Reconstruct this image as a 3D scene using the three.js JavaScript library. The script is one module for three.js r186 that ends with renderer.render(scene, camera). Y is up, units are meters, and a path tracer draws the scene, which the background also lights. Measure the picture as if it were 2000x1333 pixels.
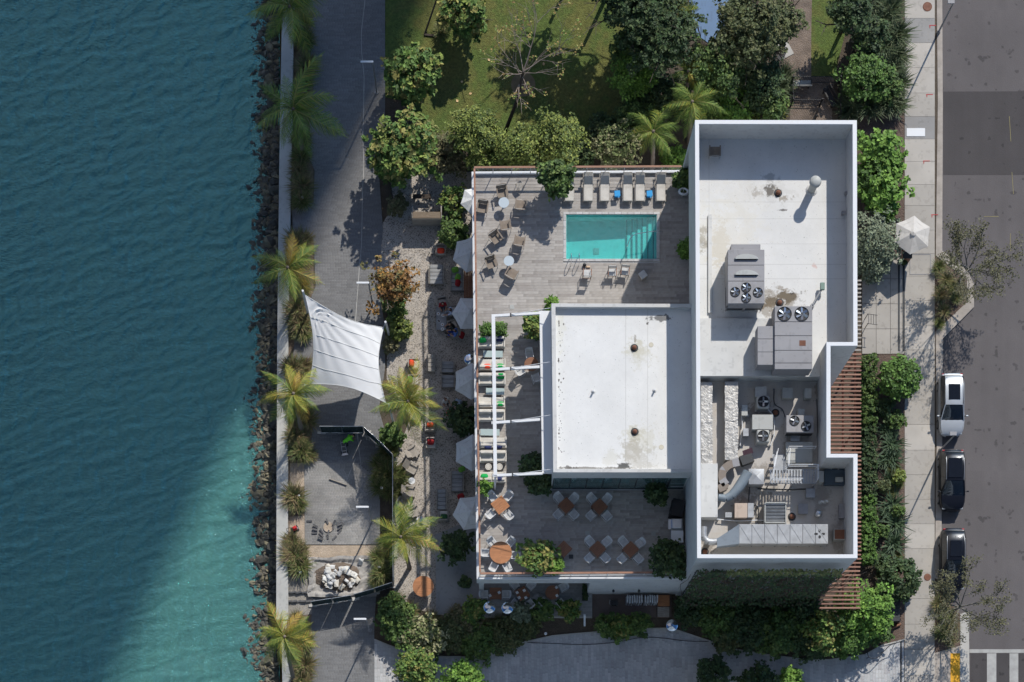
import * as THREE from 'three';
import { Sky } from 'three/addons/objects/Sky.js';
import { RoundedBoxGeometry } from 'three/addons/geometries/RoundedBoxGeometry.js';
import { MarchingCubes } from 'three/addons/objects/MarchingCubes.js';
import { mergeGeometries, toCreasedNormals } from 'three/addons/utils/BufferGeometryUtils.js';
import { ImprovedNoise } from 'three/addons/math/ImprovedNoise.js';

// ---------------------------------------------------------------- camera, sky, sun, exposure
const scene = new THREE.Scene();
// shot from high up with a shift lens: the lens looks straight down, the frame lies north of the point below it
const FOCAL = 3750, CAMH = 141.5, NX = 940, NY = 1820;
const camera = new THREE.PerspectiveCamera(2 * Math.atan(1820 / FOCAL) * 180 / Math.PI, 2120 / 3640, 1, 3000);
camera.position.set(0, CAMH, 0); camera.up.set(0, 0, -1); camera.lookAt(0, 0, 0);
camera.setViewOffset(2120, 3640, 120, 0, 2000, 1333);
camera.updateProjectionMatrix();

const KX = 0.53, KZ = 1.13;                       // metres a shadow runs per metre of height
const sunDir = new THREE.Vector3(KX, 1, -KZ).normalize();
const sky = new Sky(); sky.name = 'sky'; sky.scale.setScalar(2500);
sky.material.uniforms.turbidity.value = 4.5; sky.material.uniforms.rayleigh.value = 1.1;
sky.material.uniforms.mieCoefficient.value = 0.004; sky.material.uniforms.sunPosition.value.copy(sunDir);
sky.userData.kind = 'structure';
scene.add(sky);
scene.environmentIntensity = 0.12;
const sun = new THREE.DirectionalLight(new THREE.Color(1.0, 0.95, 0.87), 3.75);
sun.name = 'sun';
sun.position.copy(sunDir).multiplyScalar(400).add(new THREE.Vector3(0, 0, -43)); sun.target.position.set(0, 0, -43);
sun.castShadow = true; sun.shadow.radius = 1.3; sun.shadow.mapSize.set(4096, 4096);
Object.assign(sun.shadow.camera, { left: -90, right: 90, top: 90, bottom: -90, near: 1, far: 900 });
scene.add(sun, sun.target);
const renderer = new THREE.WebGLRenderer({ antialias: true });
renderer.toneMapping = THREE.LinearToneMapping; renderer.toneMappingExposure = 1.25;
renderer.shadowMap.enabled = true;

// ---------------------------------------------------------------- helpers
const V = (x, y, z) => new THREE.Vector3(x, y, z);
function rng(seed) { let a = seed >>> 0; return () => { a = (a + 0x6D2B79F5) | 0; let t = Math.imul(a ^ (a >>> 15), 1 | a); t = (t + Math.imul(t ^ (t >>> 7), 61 | t)) ^ t; return ((t ^ (t >>> 14)) >>> 0) / 4294967296; }; }
const R = rng(7);
const rr = (a, b, r = R) => a + (b - a) * r();
const noise = new ImprovedNoise();
const px = (h = 0) => FOCAL / (CAMH - h);                       // picture scale at height h, used while surveying
const P = (x, y, h = 0) => { const s = px(h); return V((x - NX) / s, h, (y - NY) / s); };   // survey mark -> metres
const XZ = (pts, h = 0) => pts.map(([x, y]) => { const p = P(x, y, h); return [p.x, p.z]; });
const used = {};
function numbered(n) { const k = used[n] = (used[n] ?? -1) + 1; return k ? `${n}_${String(k).padStart(3, '0')}` : n; }

function fin(g, uv = true) {                                     // flat list of faces with uv in metres
  if (g.index) g = g.toNonIndexed();
  if (!g.attributes.normal) g.computeVertexNormals();
  for (const k of Object.keys(g.attributes)) if (!['position', 'normal', 'uv', 'color'].includes(k)) g.deleteAttribute(k);
  const p = g.attributes.position, n = g.attributes.normal, u = new Float32Array(p.count * 2);
  if (uv) for (let i = 0; i < p.count; i += 3) {
    let ax = 0, ay = 0, az = 0;
    for (let k = 0; k < 3; k++) { ax += Math.abs(n.getX(i + k)); ay += Math.abs(n.getY(i + k)); az += Math.abs(n.getZ(i + k)); }
    for (let k = 0; k < 3; k++) {
      const x = p.getX(i + k), y = p.getY(i + k), z = p.getZ(i + k), j = (i + k) * 2;
      if (ay >= ax && ay >= az) { u[j] = x; u[j + 1] = -z; } else if (ax >= az) { u[j] = z; u[j + 1] = y; } else { u[j] = x; u[j + 1] = y; }
    }
  }
  g.setAttribute('uv', new THREE.BufferAttribute(u, 2));
  return g;
}
function join(list) {
  list = [list].flat(3).map((g) => fin(g));
  const anyColor = list.some((g) => g.attributes.color);
  if (anyColor) for (const g of list) if (!g.attributes.color) g.setAttribute('color', new THREE.BufferAttribute(new Float32Array(g.attributes.position.count * 3).fill(1), 3));
  return list.length === 1 ? list[0] : mergeGeometries(list);
}
function paint(g, c) { const n = g.attributes.position.count, a = new Float32Array(n * 3); for (let i = 0; i < n; i++) { a[3 * i] = c[0]; a[3 * i + 1] = c[1]; a[3 * i + 2] = c[2]; } g.setAttribute('color', new THREE.BufferAttribute(a, 3)); return g; }
function obj(name, geos, mat, parent = scene) {
  const g = geos.isBufferGeometry && geos.userData.done ? geos : join(geos); g.userData.done = true;
  const m = new THREE.Mesh(g, mat); m.castShadow = m.receiveShadow = true;
  m.name = parent === scene ? numbered(name) : name;
  parent.add(m); return m;
}
function tag(o, label, category, group) { o.userData.label = label; o.userData.category = category; if (group) o.userData.group = group; return o; }
function thing(name, label, category, pos = V(0, 0, 0), yaw = 0, group) {
  const o = new THREE.Group(); o.name = numbered(name); scene.add(o); o.position.copy(pos); o.rotation.y = yaw; return tag(o, label, category, group);
}
function dup(root, pos, yaw, label, group, scale) {
  const r = root.clone(); r.name = numbered(root.name.replace(/_\d{3}$/, '')); scene.add(r); r.position.copy(pos); r.rotation.y = yaw; r.userData = { ...root.userData };
  if (label) r.userData.label = label; if (group) r.userData.group = group; if (scale) r.scale.setScalar(scale); return r;
}
function struct(name, geos, mat, parent = scene) { const m = obj(name, geos, mat, parent); if (parent === scene) m.userData.kind = 'structure'; return m; }
const stuff = (o) => { o.userData.kind = 'stuff'; return o; };

// geometry makers, all in metres
const box = (w, h, d, x = 0, y = 0, z = 0) => new THREE.BoxGeometry(w, h, d).translate(x, y, z);      // x,y,z = centre
const boxB = (w, h, d, x = 0, y = 0, z = 0) => new THREE.BoxGeometry(w, h, d).translate(x, y + h / 2, z);  // y = foot
const rbox = (w, h, d, x, y, z, r = 0.03, s = 2) => new RoundedBoxGeometry(w, h, d, s, Math.min(r, w / 2.01, h / 2.01, d / 2.01)).translate(x, y, z);
const cyl = (r0, r1, h, x = 0, y = 0, z = 0, n = 14) => new THREE.CylinderGeometry(r1, r0, h, n).translate(x, y + h / 2, z);
function prism(pts, y0, y1, holes = [], bevel = 0) {
  const sh = new THREE.Shape(pts.map(([x, z]) => new THREE.Vector2(x, z)));
  for (const h of holes) sh.holes.push(new THREE.Path(h.map(([x, z]) => new THREE.Vector2(x, z))));
  const g = new THREE.ExtrudeGeometry(sh, { depth: y1 - y0, bevelEnabled: bevel > 0, bevelSize: bevel, bevelThickness: bevel, bevelOffset: -bevel, bevelSegments: 1, curveSegments: 8 });
  return g.rotateX(Math.PI / 2).translate(0, y1, 0);
}
function sheet(pts, y, holes = []) {
  const sh = new THREE.Shape(pts.map(([x, z]) => new THREE.Vector2(x, -z)));
  for (const h of holes) sh.holes.push(new THREE.Path(h.map(([x, z]) => new THREE.Vector2(x, -z))));
  return new THREE.ShapeGeometry(sh).rotateX(-Math.PI / 2).translate(0, y, 0);
}
function beam(a, b, w, h) {                                      // bar of section w x h from a to b
  const d = b.clone().sub(a), L = d.length(); d.normalize();
  const up = Math.abs(d.y) > 0.95 ? V(1, 0, 0) : V(0, 1, 0), s = V(0, 0, 0).crossVectors(up, d).normalize(), u = V(0, 0, 0).crossVectors(d, s);
  return new THREE.BoxGeometry(w, h, L).applyMatrix4(new THREE.Matrix4().makeBasis(s, u, d)).translate((a.x + b.x) / 2, (a.y + b.y) / 2, (a.z + b.z) / 2);
}
function rod(a, b, r0, r1 = r0, n = 7) {
  const d = b.clone().sub(a), L = d.length(), g = new THREE.CylinderGeometry(r1, r0, L, n);
  return g.applyQuaternion(new THREE.Quaternion().setFromUnitVectors(V(0, 1, 0), d.normalize())).translate((a.x + b.x) / 2, (a.y + b.y) / 2, (a.z + b.z) / 2);
}
const tube = (pts, r, seg = 16, n = 7, closed = false) => new THREE.TubeGeometry(new THREE.CatmullRomCurve3(pts, closed), seg, r, n, closed);
function tris(pos, col) { const g = new THREE.BufferGeometry(); g.setAttribute('position', new THREE.BufferAttribute(new Float32Array(pos), 3)); if (col) g.setAttribute('color', new THREE.BufferAttribute(new Float32Array(col), 3)); g.computeVertexNormals(); return g; }

// ---------------------------------------------------------------- textures: grain and patches of the stuff itself
const toS = (c) => c <= 0.0031308 ? 12.92 * c : 1.055 * Math.pow(c, 1 / 2.4) - 0.055;
function hash(x, y, s) { let h = Math.imul(x, 374761393) + Math.imul(y, 668265263) + Math.imul(s, 974634777) | 0; h = Math.imul(h ^ (h >>> 13), 1274126177); return ((h ^ (h >>> 16)) >>> 0) / 4294967296; }
function vnoise(x, y, per, s) {                                  // tiling value noise
  const xi = Math.floor(x), yi = Math.floor(y), fx = x - xi, fy = y - yi, u = fx * fx * (3 - 2 * fx), v = fy * fy * (3 - 2 * fy);
  const m = (a) => ((a % per) + per) % per, h = (a, b) => hash(m(a), m(b), s);
  return (h(xi, yi) * (1 - u) + h(xi + 1, yi) * u) * (1 - v) + (h(xi, yi + 1) * (1 - u) + h(xi + 1, yi + 1) * u) * v;
}
function fbm(x, y, per, s, oct = 4, g = 0.5) { let t = 0, a = 1, w = 0; for (let o = 0; o < oct; o++) { t += a * vnoise(x, y, per, s + o * 17); w += a; a *= g; x *= 2; y *= 2; per *= 2; } return t / w; }
function tex(size, metres, fn, srgb = true) {                    // fn(u, v) -> linear rgb; repeats every `metres`
  const d = new Uint8Array(size * size * 4);
  for (let j = 0; j < size; j++) for (let i = 0; i < size; i++) {
    const c = fn(i / size, j / size), k = (j * size + i) * 4;
    for (let q = 0; q < 3; q++) { const v = Math.min(1, Math.max(0, Array.isArray(c) ? c[q] : c)); d[k + q] = Math.round(255 * (srgb ? toS(v) : v)); } d[k + 3] = 255;
  }
  const t = new THREE.DataTexture(d, size, size); t.wrapS = t.wrapT = THREE.RepeatWrapping; t.magFilter = THREE.LinearFilter; t.minFilter = THREE.LinearMipmapLinearFilter; t.generateMipmaps = true;
  if (srgb) t.colorSpace = THREE.SRGBColorSpace; t.repeat.set(1 / metres, 1 / metres); t.needsUpdate = true; return t;
}
const mix3 = (a, b, t) => [a[0] + (b[0] - a[0]) * t, a[1] + (b[1] - a[1]) * t, a[2] + (b[2] - a[2]) * t];
const sstep = (a, b, x) => { const t = Math.min(1, Math.max(0, (x - a) / (b - a))); return t * t * (3 - 2 * t); };
const grainT = tex(512, 3.1, (u, v) => { const n = fbm(u * 8, v * 8, 8, 3, 6, 0.62); return 0.62 + 0.52 * n - 0.08 * (hash(u * 512 | 0, v * 512 | 0, 5)); });
const grimeT = tex(512, 9.7, (u, v) => { const n = fbm(u * 5, v * 5, 5, 13, 6, 0.55), m = fbm(u * 40, v * 40, 40, 23, 3); const t = 0.86 + 0.16 * (n - 0.5) * 2 - 0.10 * sstep(0.62, 0.75, m); return [t, t * 0.99, t * 0.96]; });
const bumpT = tex(512, 1.3, (u, v) => fbm(u * 24, v * 24, 24, 31, 4, 0.6), false);
const woodT = tex(512, 1.6, (u, v) => { const n = fbm(u * 3, v * 48, 48, 41, 4, 0.6) , k = fbm(u * 6, v * 6, 6, 47, 3); const t = 0.55 + 0.55 * n + 0.2 * (k - 0.5); return [t, t * 0.97, t * 0.93]; });
const mat = (c, o = {}) => { const m = new THREE.MeshStandardMaterial({ roughness: 0.8, ...o }); m.color.setRGB(...c); return m; };
const phys = (c, o = {}) => { const m = new THREE.MeshPhysicalMaterial({ roughness: 0.5, ...o }); m.color.setRGB(...c); return m; };

// ================================================================ materials
const M = {};
M.white = mat([0.62, 0.62, 0.615], { roughness: 0.7, map: grimeT });
M.render = mat([0.60, 0.605, 0.61], { roughness: 0.85, map: grimeT });
M.concrete = mat([0.50, 0.48, 0.45], { roughness: 0.9, map: grimeT, bumpMap: bumpT, bumpScale: 0.004 });
M.kerb = mat([0.42, 0.37, 0.32], { roughness: 0.9, map: grainT });
M.seawall = mat([0.50, 0.50, 0.48], { roughness: 0.9, map: grimeT });
M.soil = mat([0.115, 0.09, 0.066], { roughness: 1, map: grainT, bumpMap: bumpT, bumpScale: 0.05 });
M.mulch = mat([0.165, 0.115, 0.09], { roughness: 1, map: grainT, bumpMap: bumpT, bumpScale: 0.06 });
M.sand = mat([0.50, 0.40, 0.30], { roughness: 1, map: grainT, bumpMap: bumpT, bumpScale: 0.03 });
M.steel = mat([0.55, 0.56, 0.57], { roughness: 0.35, metalness: 0.9 });
M.chrome = mat([0.75, 0.76, 0.78], { roughness: 0.12, metalness: 1 });
M.dark = mat([0.03, 0.032, 0.035], { roughness: 0.6 });
M.black = mat([0.012, 0.012, 0.014], { roughness: 0.55 });
M.galv = mat([0.40, 0.41, 0.42], { roughness: 0.5, metalness: 0.45, map: grainT });
M.unit = mat([0.30, 0.295, 0.31], { roughness: 0.6, map: grimeT });
M.unitLight = mat([0.42, 0.43, 0.42], { roughness: 0.6, map: grimeT });
M.whitePaint = mat([0.68, 0.685, 0.69], { roughness: 0.45 });
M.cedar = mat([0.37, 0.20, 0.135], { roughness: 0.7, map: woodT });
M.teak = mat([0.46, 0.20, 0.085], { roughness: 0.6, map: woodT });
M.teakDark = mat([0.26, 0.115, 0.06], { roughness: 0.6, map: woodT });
M.greyWood = mat([0.40, 0.37, 0.335], { roughness: 0.85, map: woodT });
M.bark = mat([0.20, 0.165, 0.13], { roughness: 0.95, map: grainT });
M.barkDark = mat([0.075, 0.058, 0.046], { roughness: 0.95, map: grainT });
M.barkPale = mat([0.36, 0.29, 0.24], { roughness: 0.95, map: grainT });
M.gravel = mat([0.66, 0.60, 0.53], { roughness: 1, bumpMap: tex(512, 1.9, (u, v) => fbm(u * 70, v * 70, 70, 51, 2, 0.5), false), bumpScale: 0.05,
  map: tex(512, 2.3, (u, v) => { const a = hash(u * 170 | 0, v * 170 | 0, 61), b = fbm(u * 60, v * 60, 60, 62, 3), c = fbm(u * 4, v * 4, 4, 63, 3); const t = 0.52 + 0.42 * b + 0.14 * (a - 0.5) + 0.25 * (c - 0.5) - 0.45 * sstep(0.60, 0.68, fbm(u * 44, v * 44, 44, 64, 2)); return [t, t * 0.985, t * 0.97]; }) });
M.lawn = mat([0.155, 0.182, 0.046], { roughness: 1, bumpMap: bumpT, bumpScale: 0.06,
  map: tex(512, 11, (u, v) => { const a = fbm(u * 6, v * 6, 6, 71, 4, 0.6), b = fbm(u * 90, v * 90, 90, 72, 2), t = 0.45 + 0.5 * b; return mix3([t * 0.80, t * 0.98, t * 0.8], [t * 1.14, t * 1.0, t * 1.0], sstep(0.42, 0.68, a)); }) });
M.bareEarth = mat([0.24, 0.185, 0.145], { roughness: 1, map: tex(512, 5, (u, v) => { const a = fbm(u * 9, v * 9, 9, 81, 5, 0.65); const t = 0.45 + 0.75 * a; return t; }), bumpMap: bumpT, bumpScale: 0.055 });
const asphaltMap = (seed, base) => tex(1024, 17, (u, v) => { const a = fbm(u * 5, v * 5, 5, seed, 5, 0.6), b = hash(u * 1024 | 0, v * 1024 | 0, seed), s = fbm(u * 34, v * 34, 34, seed + 5, 3), l = fbm(u * 26, v * 2, 26, seed + 8, 3); let t = base + 0.30 * (a - 0.5) + 0.16 * (b - 0.5) + 0.14 * (l - 0.5) - 0.30 * sstep(0.74, 0.8, s); return [t, t * 0.97, t * 0.965]; });
M.asphalt = mat([0.135, 0.125, 0.124], { roughness: 0.95, map: asphaltMap(91, 0.82), bumpMap: bumpT, bumpScale: 0.006 });
M.asphaltDark = mat([0.078, 0.072, 0.072], { roughness: 0.95, map: asphaltMap(97, 0.82), bumpMap: bumpT, bumpScale: 0.006 });
M.roadPaint = mat([0.43, 0.42, 0.395], { roughness: 0.8, map: grainT });
M.yellowPaint = mat([0.34, 0.29, 0.12], { roughness: 0.8, map: grainT });
M.tactile = mat([0.80, 0.40, 0.015], { roughness: 0.7, map: grimeT });
M.rust = mat([0.20, 0.085, 0.05], { roughness: 0.9, map: grainT });
M.redMark = mat([0.45, 0.05, 0.05], { roughness: 0.9 });

// ================================================================ ground
const seaL = [[552, -60], [551, 0], [548, 150], [545, 333], [543, 500], [541, 666], [539.5, 1000], [539, 1211]], seaR = [[575, -60], [574.5, 0], [571, 200], [569, 333], [565, 500], [562.5, 666], [562, 1000], [562.5, 1200], [567, 1333], [570, 1420]];
const eastX = (1839 - NX) / px(0);
{
  const pts = XZ([[566, -1500], ...seaR.map(([x, y]) => [x - 6, y]), [570, 3200]]);
  struct('ground', [sheet([...pts, [eastX, 40], [eastX, -140]], -0.02)], M.soil);
}
// the bay: a bed of sand and weed, boulders against the wall, and the water itself
const waterY = -1.25;
{
  const bed = tex(1024, 60, (u, v) => {
    const a = fbm(u * 9, v * 9, 9, 101, 5, 0.6), b = fbm(u * 40, v * 40, 40, 103, 4, 0.6), c = fbm(u * 160, v * 160, 160, 105, 2);
    const w = sstep(0.42, 0.6, a * 0.6 + b * 0.4); const k = 0.7 + 0.5 * c; return mix3([0.26 * k, 0.15 * k, 0.05 * k], [0.08 * k, 0.055 * k, 0.02 * k], w);
  });
  const g = new THREE.PlaneGeometry(130, 130, 90, 90).rotateX(-Math.PI / 2).translate(-75, 0, -45), p = g.attributes.position;
  for (let i = 0; i < p.count; i++) { const d = Math.max(0, -14.6 - p.getX(i)); p.setY(i, waterY - 0.35 - 2.6 * (1 - Math.exp(-d / 7)) + 0.25 * noise.noise(p.getX(i) * 0.4, 3, p.getZ(i) * 0.4)); }
  g.computeVertexNormals();
  struct('seabed', [g], mat([0.9, 0.9, 0.9], { roughness: 1, map: bed }));
}
{
  const X0 = -38.5, X1 = (543 - NX) / px(0) , Z0 = -72, Z1 = -16, step = 0.125, nx = Math.round((X1 - X0) / step), nz = Math.round((Z1 - Z0) / step);
  const waves = []; const wr = rng(55);
  for (let i = 0; i < 26; i++) { const L = 0.36 * Math.pow(1.19, i % 13) * rr(0.85, 1.15, wr), a = Math.PI * (0.28 + rr(-0.28, 0.28, wr)), k = 2 * Math.PI / L; waves.push([Math.cos(a) * k, Math.sin(a) * k, wr() * 6.28, L * 0.0105]); }
  const hAt = (x, z) => { let h = 0; const e = 0.35 + 1.0 * (noise.noise(x * 0.13, 9, z * 0.13) * 0.5 + 0.5) + 0.5 * (noise.noise(x * 0.5 + z * 0.3, 2, z * 0.45) * 0.5 + 0.5), wx = x + 0.5 * noise.noise(x * 0.6, 1, z * 0.6), wz = z + 0.5 * noise.noise(x * 0.6, 5, z * 0.6); for (const [kx, kz, ph, A] of waves) { const s = Math.sin(kx * wx + kz * wz + ph); h += A * (1 - 1.6 * Math.abs(s)); } return h * e * 0.6; };
  const g = new THREE.PlaneGeometry(X1 - X0, Z1 - Z0, nx, nz).rotateX(-Math.PI / 2).translate((X0 + X1) / 2, waterY, (Z0 + Z1) / 2), p = g.attributes.position;
  for (let i = 0; i < p.count; i++) p.setY(i, waterY + hAt(p.getX(i), p.getZ(i)));
  g.computeVertexNormals();
  const uv = new Float32Array(p.count * 2); for (let i = 0; i < p.count; i++) { uv[2 * i] = p.getX(i); uv[2 * i + 1] = -p.getZ(i); }
  g.setAttribute('uv', new THREE.BufferAttribute(uv, 2)); g.userData.done = true;
  M.water = phys([0.19, 0.53, 0.48], { roughness: 0.045, metalness: 0.46, transmission: 0.97, thickness: 0, ior: 1.4, bumpMap: tex(512, 2.7, (u, v) => fbm(u * 20, v * 26, 26 * 20, 111, 4, 0.6), false), bumpScale: 0.055 });
  const far = [box(60, 0.02, 56, X0 - 30, waterY - 0.01, (Z0 + Z1) / 2), box(90, 0.02, 60, X0 + 10.6 - 20, waterY - 0.01, Z0 - 30), box(90, 0.02, 60, X0 + 10.6 - 20, waterY - 0.01, Z1 + 30)];
  const w = struct('water', g, M.water); struct('open_water', far, M.water, w);
}
{                                                                // seawall cap and its face
  const cap = (l, r) => prism(XZ([...l, ...r.slice().reverse()], 0.35), -0.1, 0.35, [], 0.02);
  struct('seawall', [cap([[552, -60], ...seaL.slice(1)], [[575, -60], [574.5, 0], [571, 200], [569, 333], [565, 500], [562.5, 666], [562, 1000], [562.5, 1211]]), prism(XZ([[558, -900], [549, -62], [552, -62], [545, 333], [541.5, 700], [540, 1211], [556, 1211], [556, 2200], [566, 2200], [566, -900]], 0), -4.2, -0.12)], M.seawall);
  struct('seawall_step', [cap([[549, 1214], [551, 1333], [552, 1420]], [[563, 1214], [567, 1333], [570, 1420]])], M.seawall);
}
// promenade of narrow dark pavers laid in rows
const inPoly = (x, z, poly) => { let c = false; for (let i = 0, j = poly.length - 1; i < poly.length; j = i++) { const [xi, zi] = poly[i], [xj, zj] = poly[j]; if ((zi > z) !== (zj > z) && x < (xj - xi) * (z - zi) / (zj - zi) + xi) c = !c; } return c; };
function cuts(poly, z, axis) {                                   // where a row crosses an outline
  const o = []; for (let i = 0, j = poly.length - 1; i < poly.length; j = i++) { const [xi, zi] = axis ? poly[i] : [poly[i][1], poly[i][0]], [xj, zj] = axis ? poly[j] : [poly[j][1], poly[j][0]]; if ((zi > z) !== (zj > z)) o.push((xj - xi) * (z - zi) / (zj - zi) + xi); } return o.sort((p, q) => p - q);
}
function pavers(name, parent, polys, y, len, wid, th, colours, seed, vertical = false, skip = [], vary = [0.16, 0.12, 0.10]) {
  const r = rng(seed), list = [], ax = !vertical, k = ax ? 1 : 0, cs = polys.flat().map((p) => p[k]), lo = Math.min(...cs), hi = Math.max(...cs);
  for (let c = lo + wid / 2; c < hi; c += wid) {
    let iv = polys.flatMap((q) => { const t = cuts(q, c, ax), o = []; for (let i = 0; i + 1 < t.length; i += 2) o.push([t[i], t[i + 1]]); return o; });
    for (const q of skip) { const t = cuts(q, c, ax); for (let i = 0; i + 1 < t.length; i += 2) iv = iv.flatMap(([a, b]) => t[i + 1] <= a || t[i] >= b ? [[a, b]] : [[a, t[i]], [t[i + 1], b]].filter(([m, n]) => n - m > 0.02)); }
    for (const [a, b] of iv) { let u = a, v = Math.min(b, a + len * (0.25 + 0.75 * r())); while (u < b - 0.01) { list.push([(u + v) / 2, c, v - u]); u = v; v = Math.min(b, u + len); if (b - v < 0.06) v = b; } }
  }
  const g = fin(new THREE.BoxGeometry(1, th, wid - 0.009)); if (!ax) g.rotateY(Math.PI / 2);
  const im = new THREE.InstancedMesh(g, mat([1, 1, 1], { roughness: 0.85, map: grainT }), list.length), m4 = new THREE.Matrix4(), c = new THREE.Color(), q = new THREE.Quaternion(), e = new THREE.Euler();
  list.forEach(([u, w, L], i) => {
    const x = ax ? u : w, z = ax ? w : u; e.set((r() - 0.5) * 0.01, 0, (r() - 0.5) * 0.004); q.setFromEuler(e); const s = Math.max(0.01, L - 0.008); m4.compose(V(x, y + (r() - 0.5) * 0.004, z), q, ax ? V(s, 1, 1) : V(1, 1, s)); im.setMatrixAt(i, m4);
    const base = colours[Math.floor(r() * colours.length)], n = 1 + vary[0] * noise.noise(x * 0.35, seed, z * 0.35) + vary[1] * noise.noise(x * 1.3, seed, z * 1.3) + vary[2] * (r() - 0.5); c.setRGB(base[0] * n, base[1] * n, base[2] * n); im.setColorAt(i, c);
  });
  im.name = name; im.castShadow = im.receiveShadow = true; im.userData.kind = 'stuff'; parent.add(im); return im;
}
const trench = XZ([[598, 1064], [642, 1064], [742, 1064], [742, 1100], [598, 1100]]);
{
  const prom = XZ([[600, -60], [603, 130], [612, 170], [600, 300], [614, 333], [612, 395], [570, 410], [572, 460], [612, 470], [616, 560], [575, 660], [568, 745], [612, 800], [607, 880], [598, 903], [595, 1064], [742, 1064], [742, 930], [762, 880], [740, 800], [752, 720], [752, 640], [738, 560], [748, 450], [740, 340], [752, 260], [752, -60]]);
  const prom2 = XZ([[612, 1160], [735, 1150], [731, 1230], [730, 1440], [600, 1440], [606, 1230]]), base = struct('promenade', [sheet(prom, 0.002), sheet(prom2, 0.002)], mat([0.10, 0.095, 0.09], { map: grainT, roughness: 1 }));
  const cols = [[0.235, 0.233, 0.232], [0.222, 0.22, 0.219], [0.247, 0.245, 0.243], [0.21, 0.208, 0.207]];
  const dusty = XZ([[594, 905], [700, 905], [724, 925], [742, 945], [742, 1064], [595, 1064]]);
  pavers('paving_stones', base, [prom, prom2], 0.012, 0.40, 0.118, 0.05, cols, 11, false, [dusty], [0.14, 0.10, 0.05]); pavers('dusty_paving_stones', base, [dusty], 0.012, 0.40, 0.118, 0.05, [[0.33, 0.32, 0.30], [0.31, 0.30, 0.285], [0.345, 0.33, 0.31]], 14, false, [], [0.34, 0.26, 0.05]);
  // chalk line and seams that run along the walk
  const line = (pts, w, name, m, y = 0.0445) => { const g = []; for (let i = 0; i + 1 < pts.length; i++) { const a = P(...pts[i]), b = P(...pts[i + 1]); a.y = b.y = y; g.push(beam(a, b, w, 0.004)); } return struct(name, g, m); };
  line([[714, -10], [706, 60], [706, 100], [711, 150], [710, 230], [708, 270], [710, 300], [710, 340], [708, 370], [706, 480], [702, 520], [694, 630]], 0.05, 'chalk_line', M.roadPaint);
  line([[696, 835], [706, 920]], 0.04, 'chalk_line', M.roadPaint);
  line([[676, 942], [694, 896]], 0.05, 'chalk_line', M.roadPaint);
}
// gravel terrace beside the building, lawn, bare earth of the dog run
const gravelPoly = XZ([[760, 336], [1000, 336], [1000, 1180], [880, 1205], [848, 1200], [770, 1180], [770, 900], [800, 820], [755, 740], [756, 660], [770, 600], [740, 520], [745, 440], [770, 400]]);
struct('gravel_terrace', [sheet(gravelPoly, 0.01)], M.gravel);
struct('stone_walk', [sheet(XZ([[850, 1045], [935, 1010], [935, 1190], [852, 1202]]), 0.02)], mat([0.33, 0.34, 0.35], { roughness: 0.9, map: grimeT }));
struct('lawn', [sheet(XZ([[752, -160], [1260, -160], [1260, 250], [1150, 290], [870, 290], [820, 250], [800, 200], [752, 190]]), 0.004), sheet(XZ([[1590, -160], [1680, -160], [1650, 70], [1630, 150], [1585, 150], [1585, 60]]), 0.008)], M.lawn);
struct('bare_earth', [sheet(XZ([[1535, -160], [1600, -160], [1605, 60], [1590, 150], [1630, 150], [1625, 235], [1543, 235], [1543, 150], [1520, 120], [1530, 60]]), 0.004)], M.bareEarth);
struct('planting_bed', [sheet(XZ([[1716, 690], [1768, 690], [1768, 1270], [1740, 1270], [1716, 1110]]), 0.004), sheet(XZ([[1678, 225], [1768, 225], [1768, 500], [1690, 500]]), 0.004)], M.mulch);
struct('planting_strip', [sheet(XZ([[574, -60], [612, -60], [612, 420], [568, 420]]), 0.001), sheet(XZ([[563, 440], [612, 440], [612, 1064], [562, 1064]]), 0.001), sheet(XZ([[563, 1064], [612, 1100], [612, 1440], [566, 1440]]), 0.001)], mat([0.22, 0.165, 0.12], { roughness: 1, map: grainT, bumpMap: bumpT, bumpScale: 0.05 }));
struct('pond', [sheet(XZ([[1340, -120], [1440, -120], [1430, 75], [1385, 85], [1350, 60]]), 0.02)], mat([0.09, 0.19, 0.36], { roughness: 0.5, map: grimeT }));
// south plaza of pale stone setts, curved edge along the planting
const plazaEdge = [[731, 1250], [760, 1262], [800, 1276], [850, 1284], [930, 1284], [975, 1272], [1020, 1256], [1080, 1243], [1160, 1236], [1240, 1230], [1310, 1228], [1370, 1248], [1440, 1270], [1500, 1280], [1560, 1288], [1620, 1290], [1690, 1280], [1722, 1262], [1768, 1250]];
{
  const poly = XZ([...plazaEdge, [1768, 1440], [731, 1440]]);
  const base = struct('plaza', [sheet(poly, 0.002)], mat([0.2, 0.2, 0.2], { map: grainT, roughness: 1 }));
  pavers('paving_stones', base, [poly], 0.012, 0.62, 0.21, 0.05, [[0.54, 0.535, 0.525], [0.50, 0.50, 0.495], [0.57, 0.56, 0.55], [0.49, 0.475, 0.47]], 12, true);
  const g = []; const e = plazaEdge.map(([x, y]) => { const p = P(x, y); p.y = 0.05; return p; });
  for (let i = 0; i + 1 < e.length; i++) g.push(beam(e[i], e[i + 1], 0.1, 0.1)); struct('plaza_edging', g, M.concrete);
  g.length = 0; tag(obj('garden_hose', [tube([[1030, 1256], [1080, 1258], [1140, 1260], [1200, 1256], [1250, 1247], [1290, 1247], [1340, 1253], [1400, 1253], [1440, 1246]].map(([x, y]) => { const p = P(x, y); p.y = 0.07; return p; }), 0.022, 60, 6)], M.black), 'thin black hose lying across the pale plaza beside the shrubs', 'hose');
}
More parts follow.
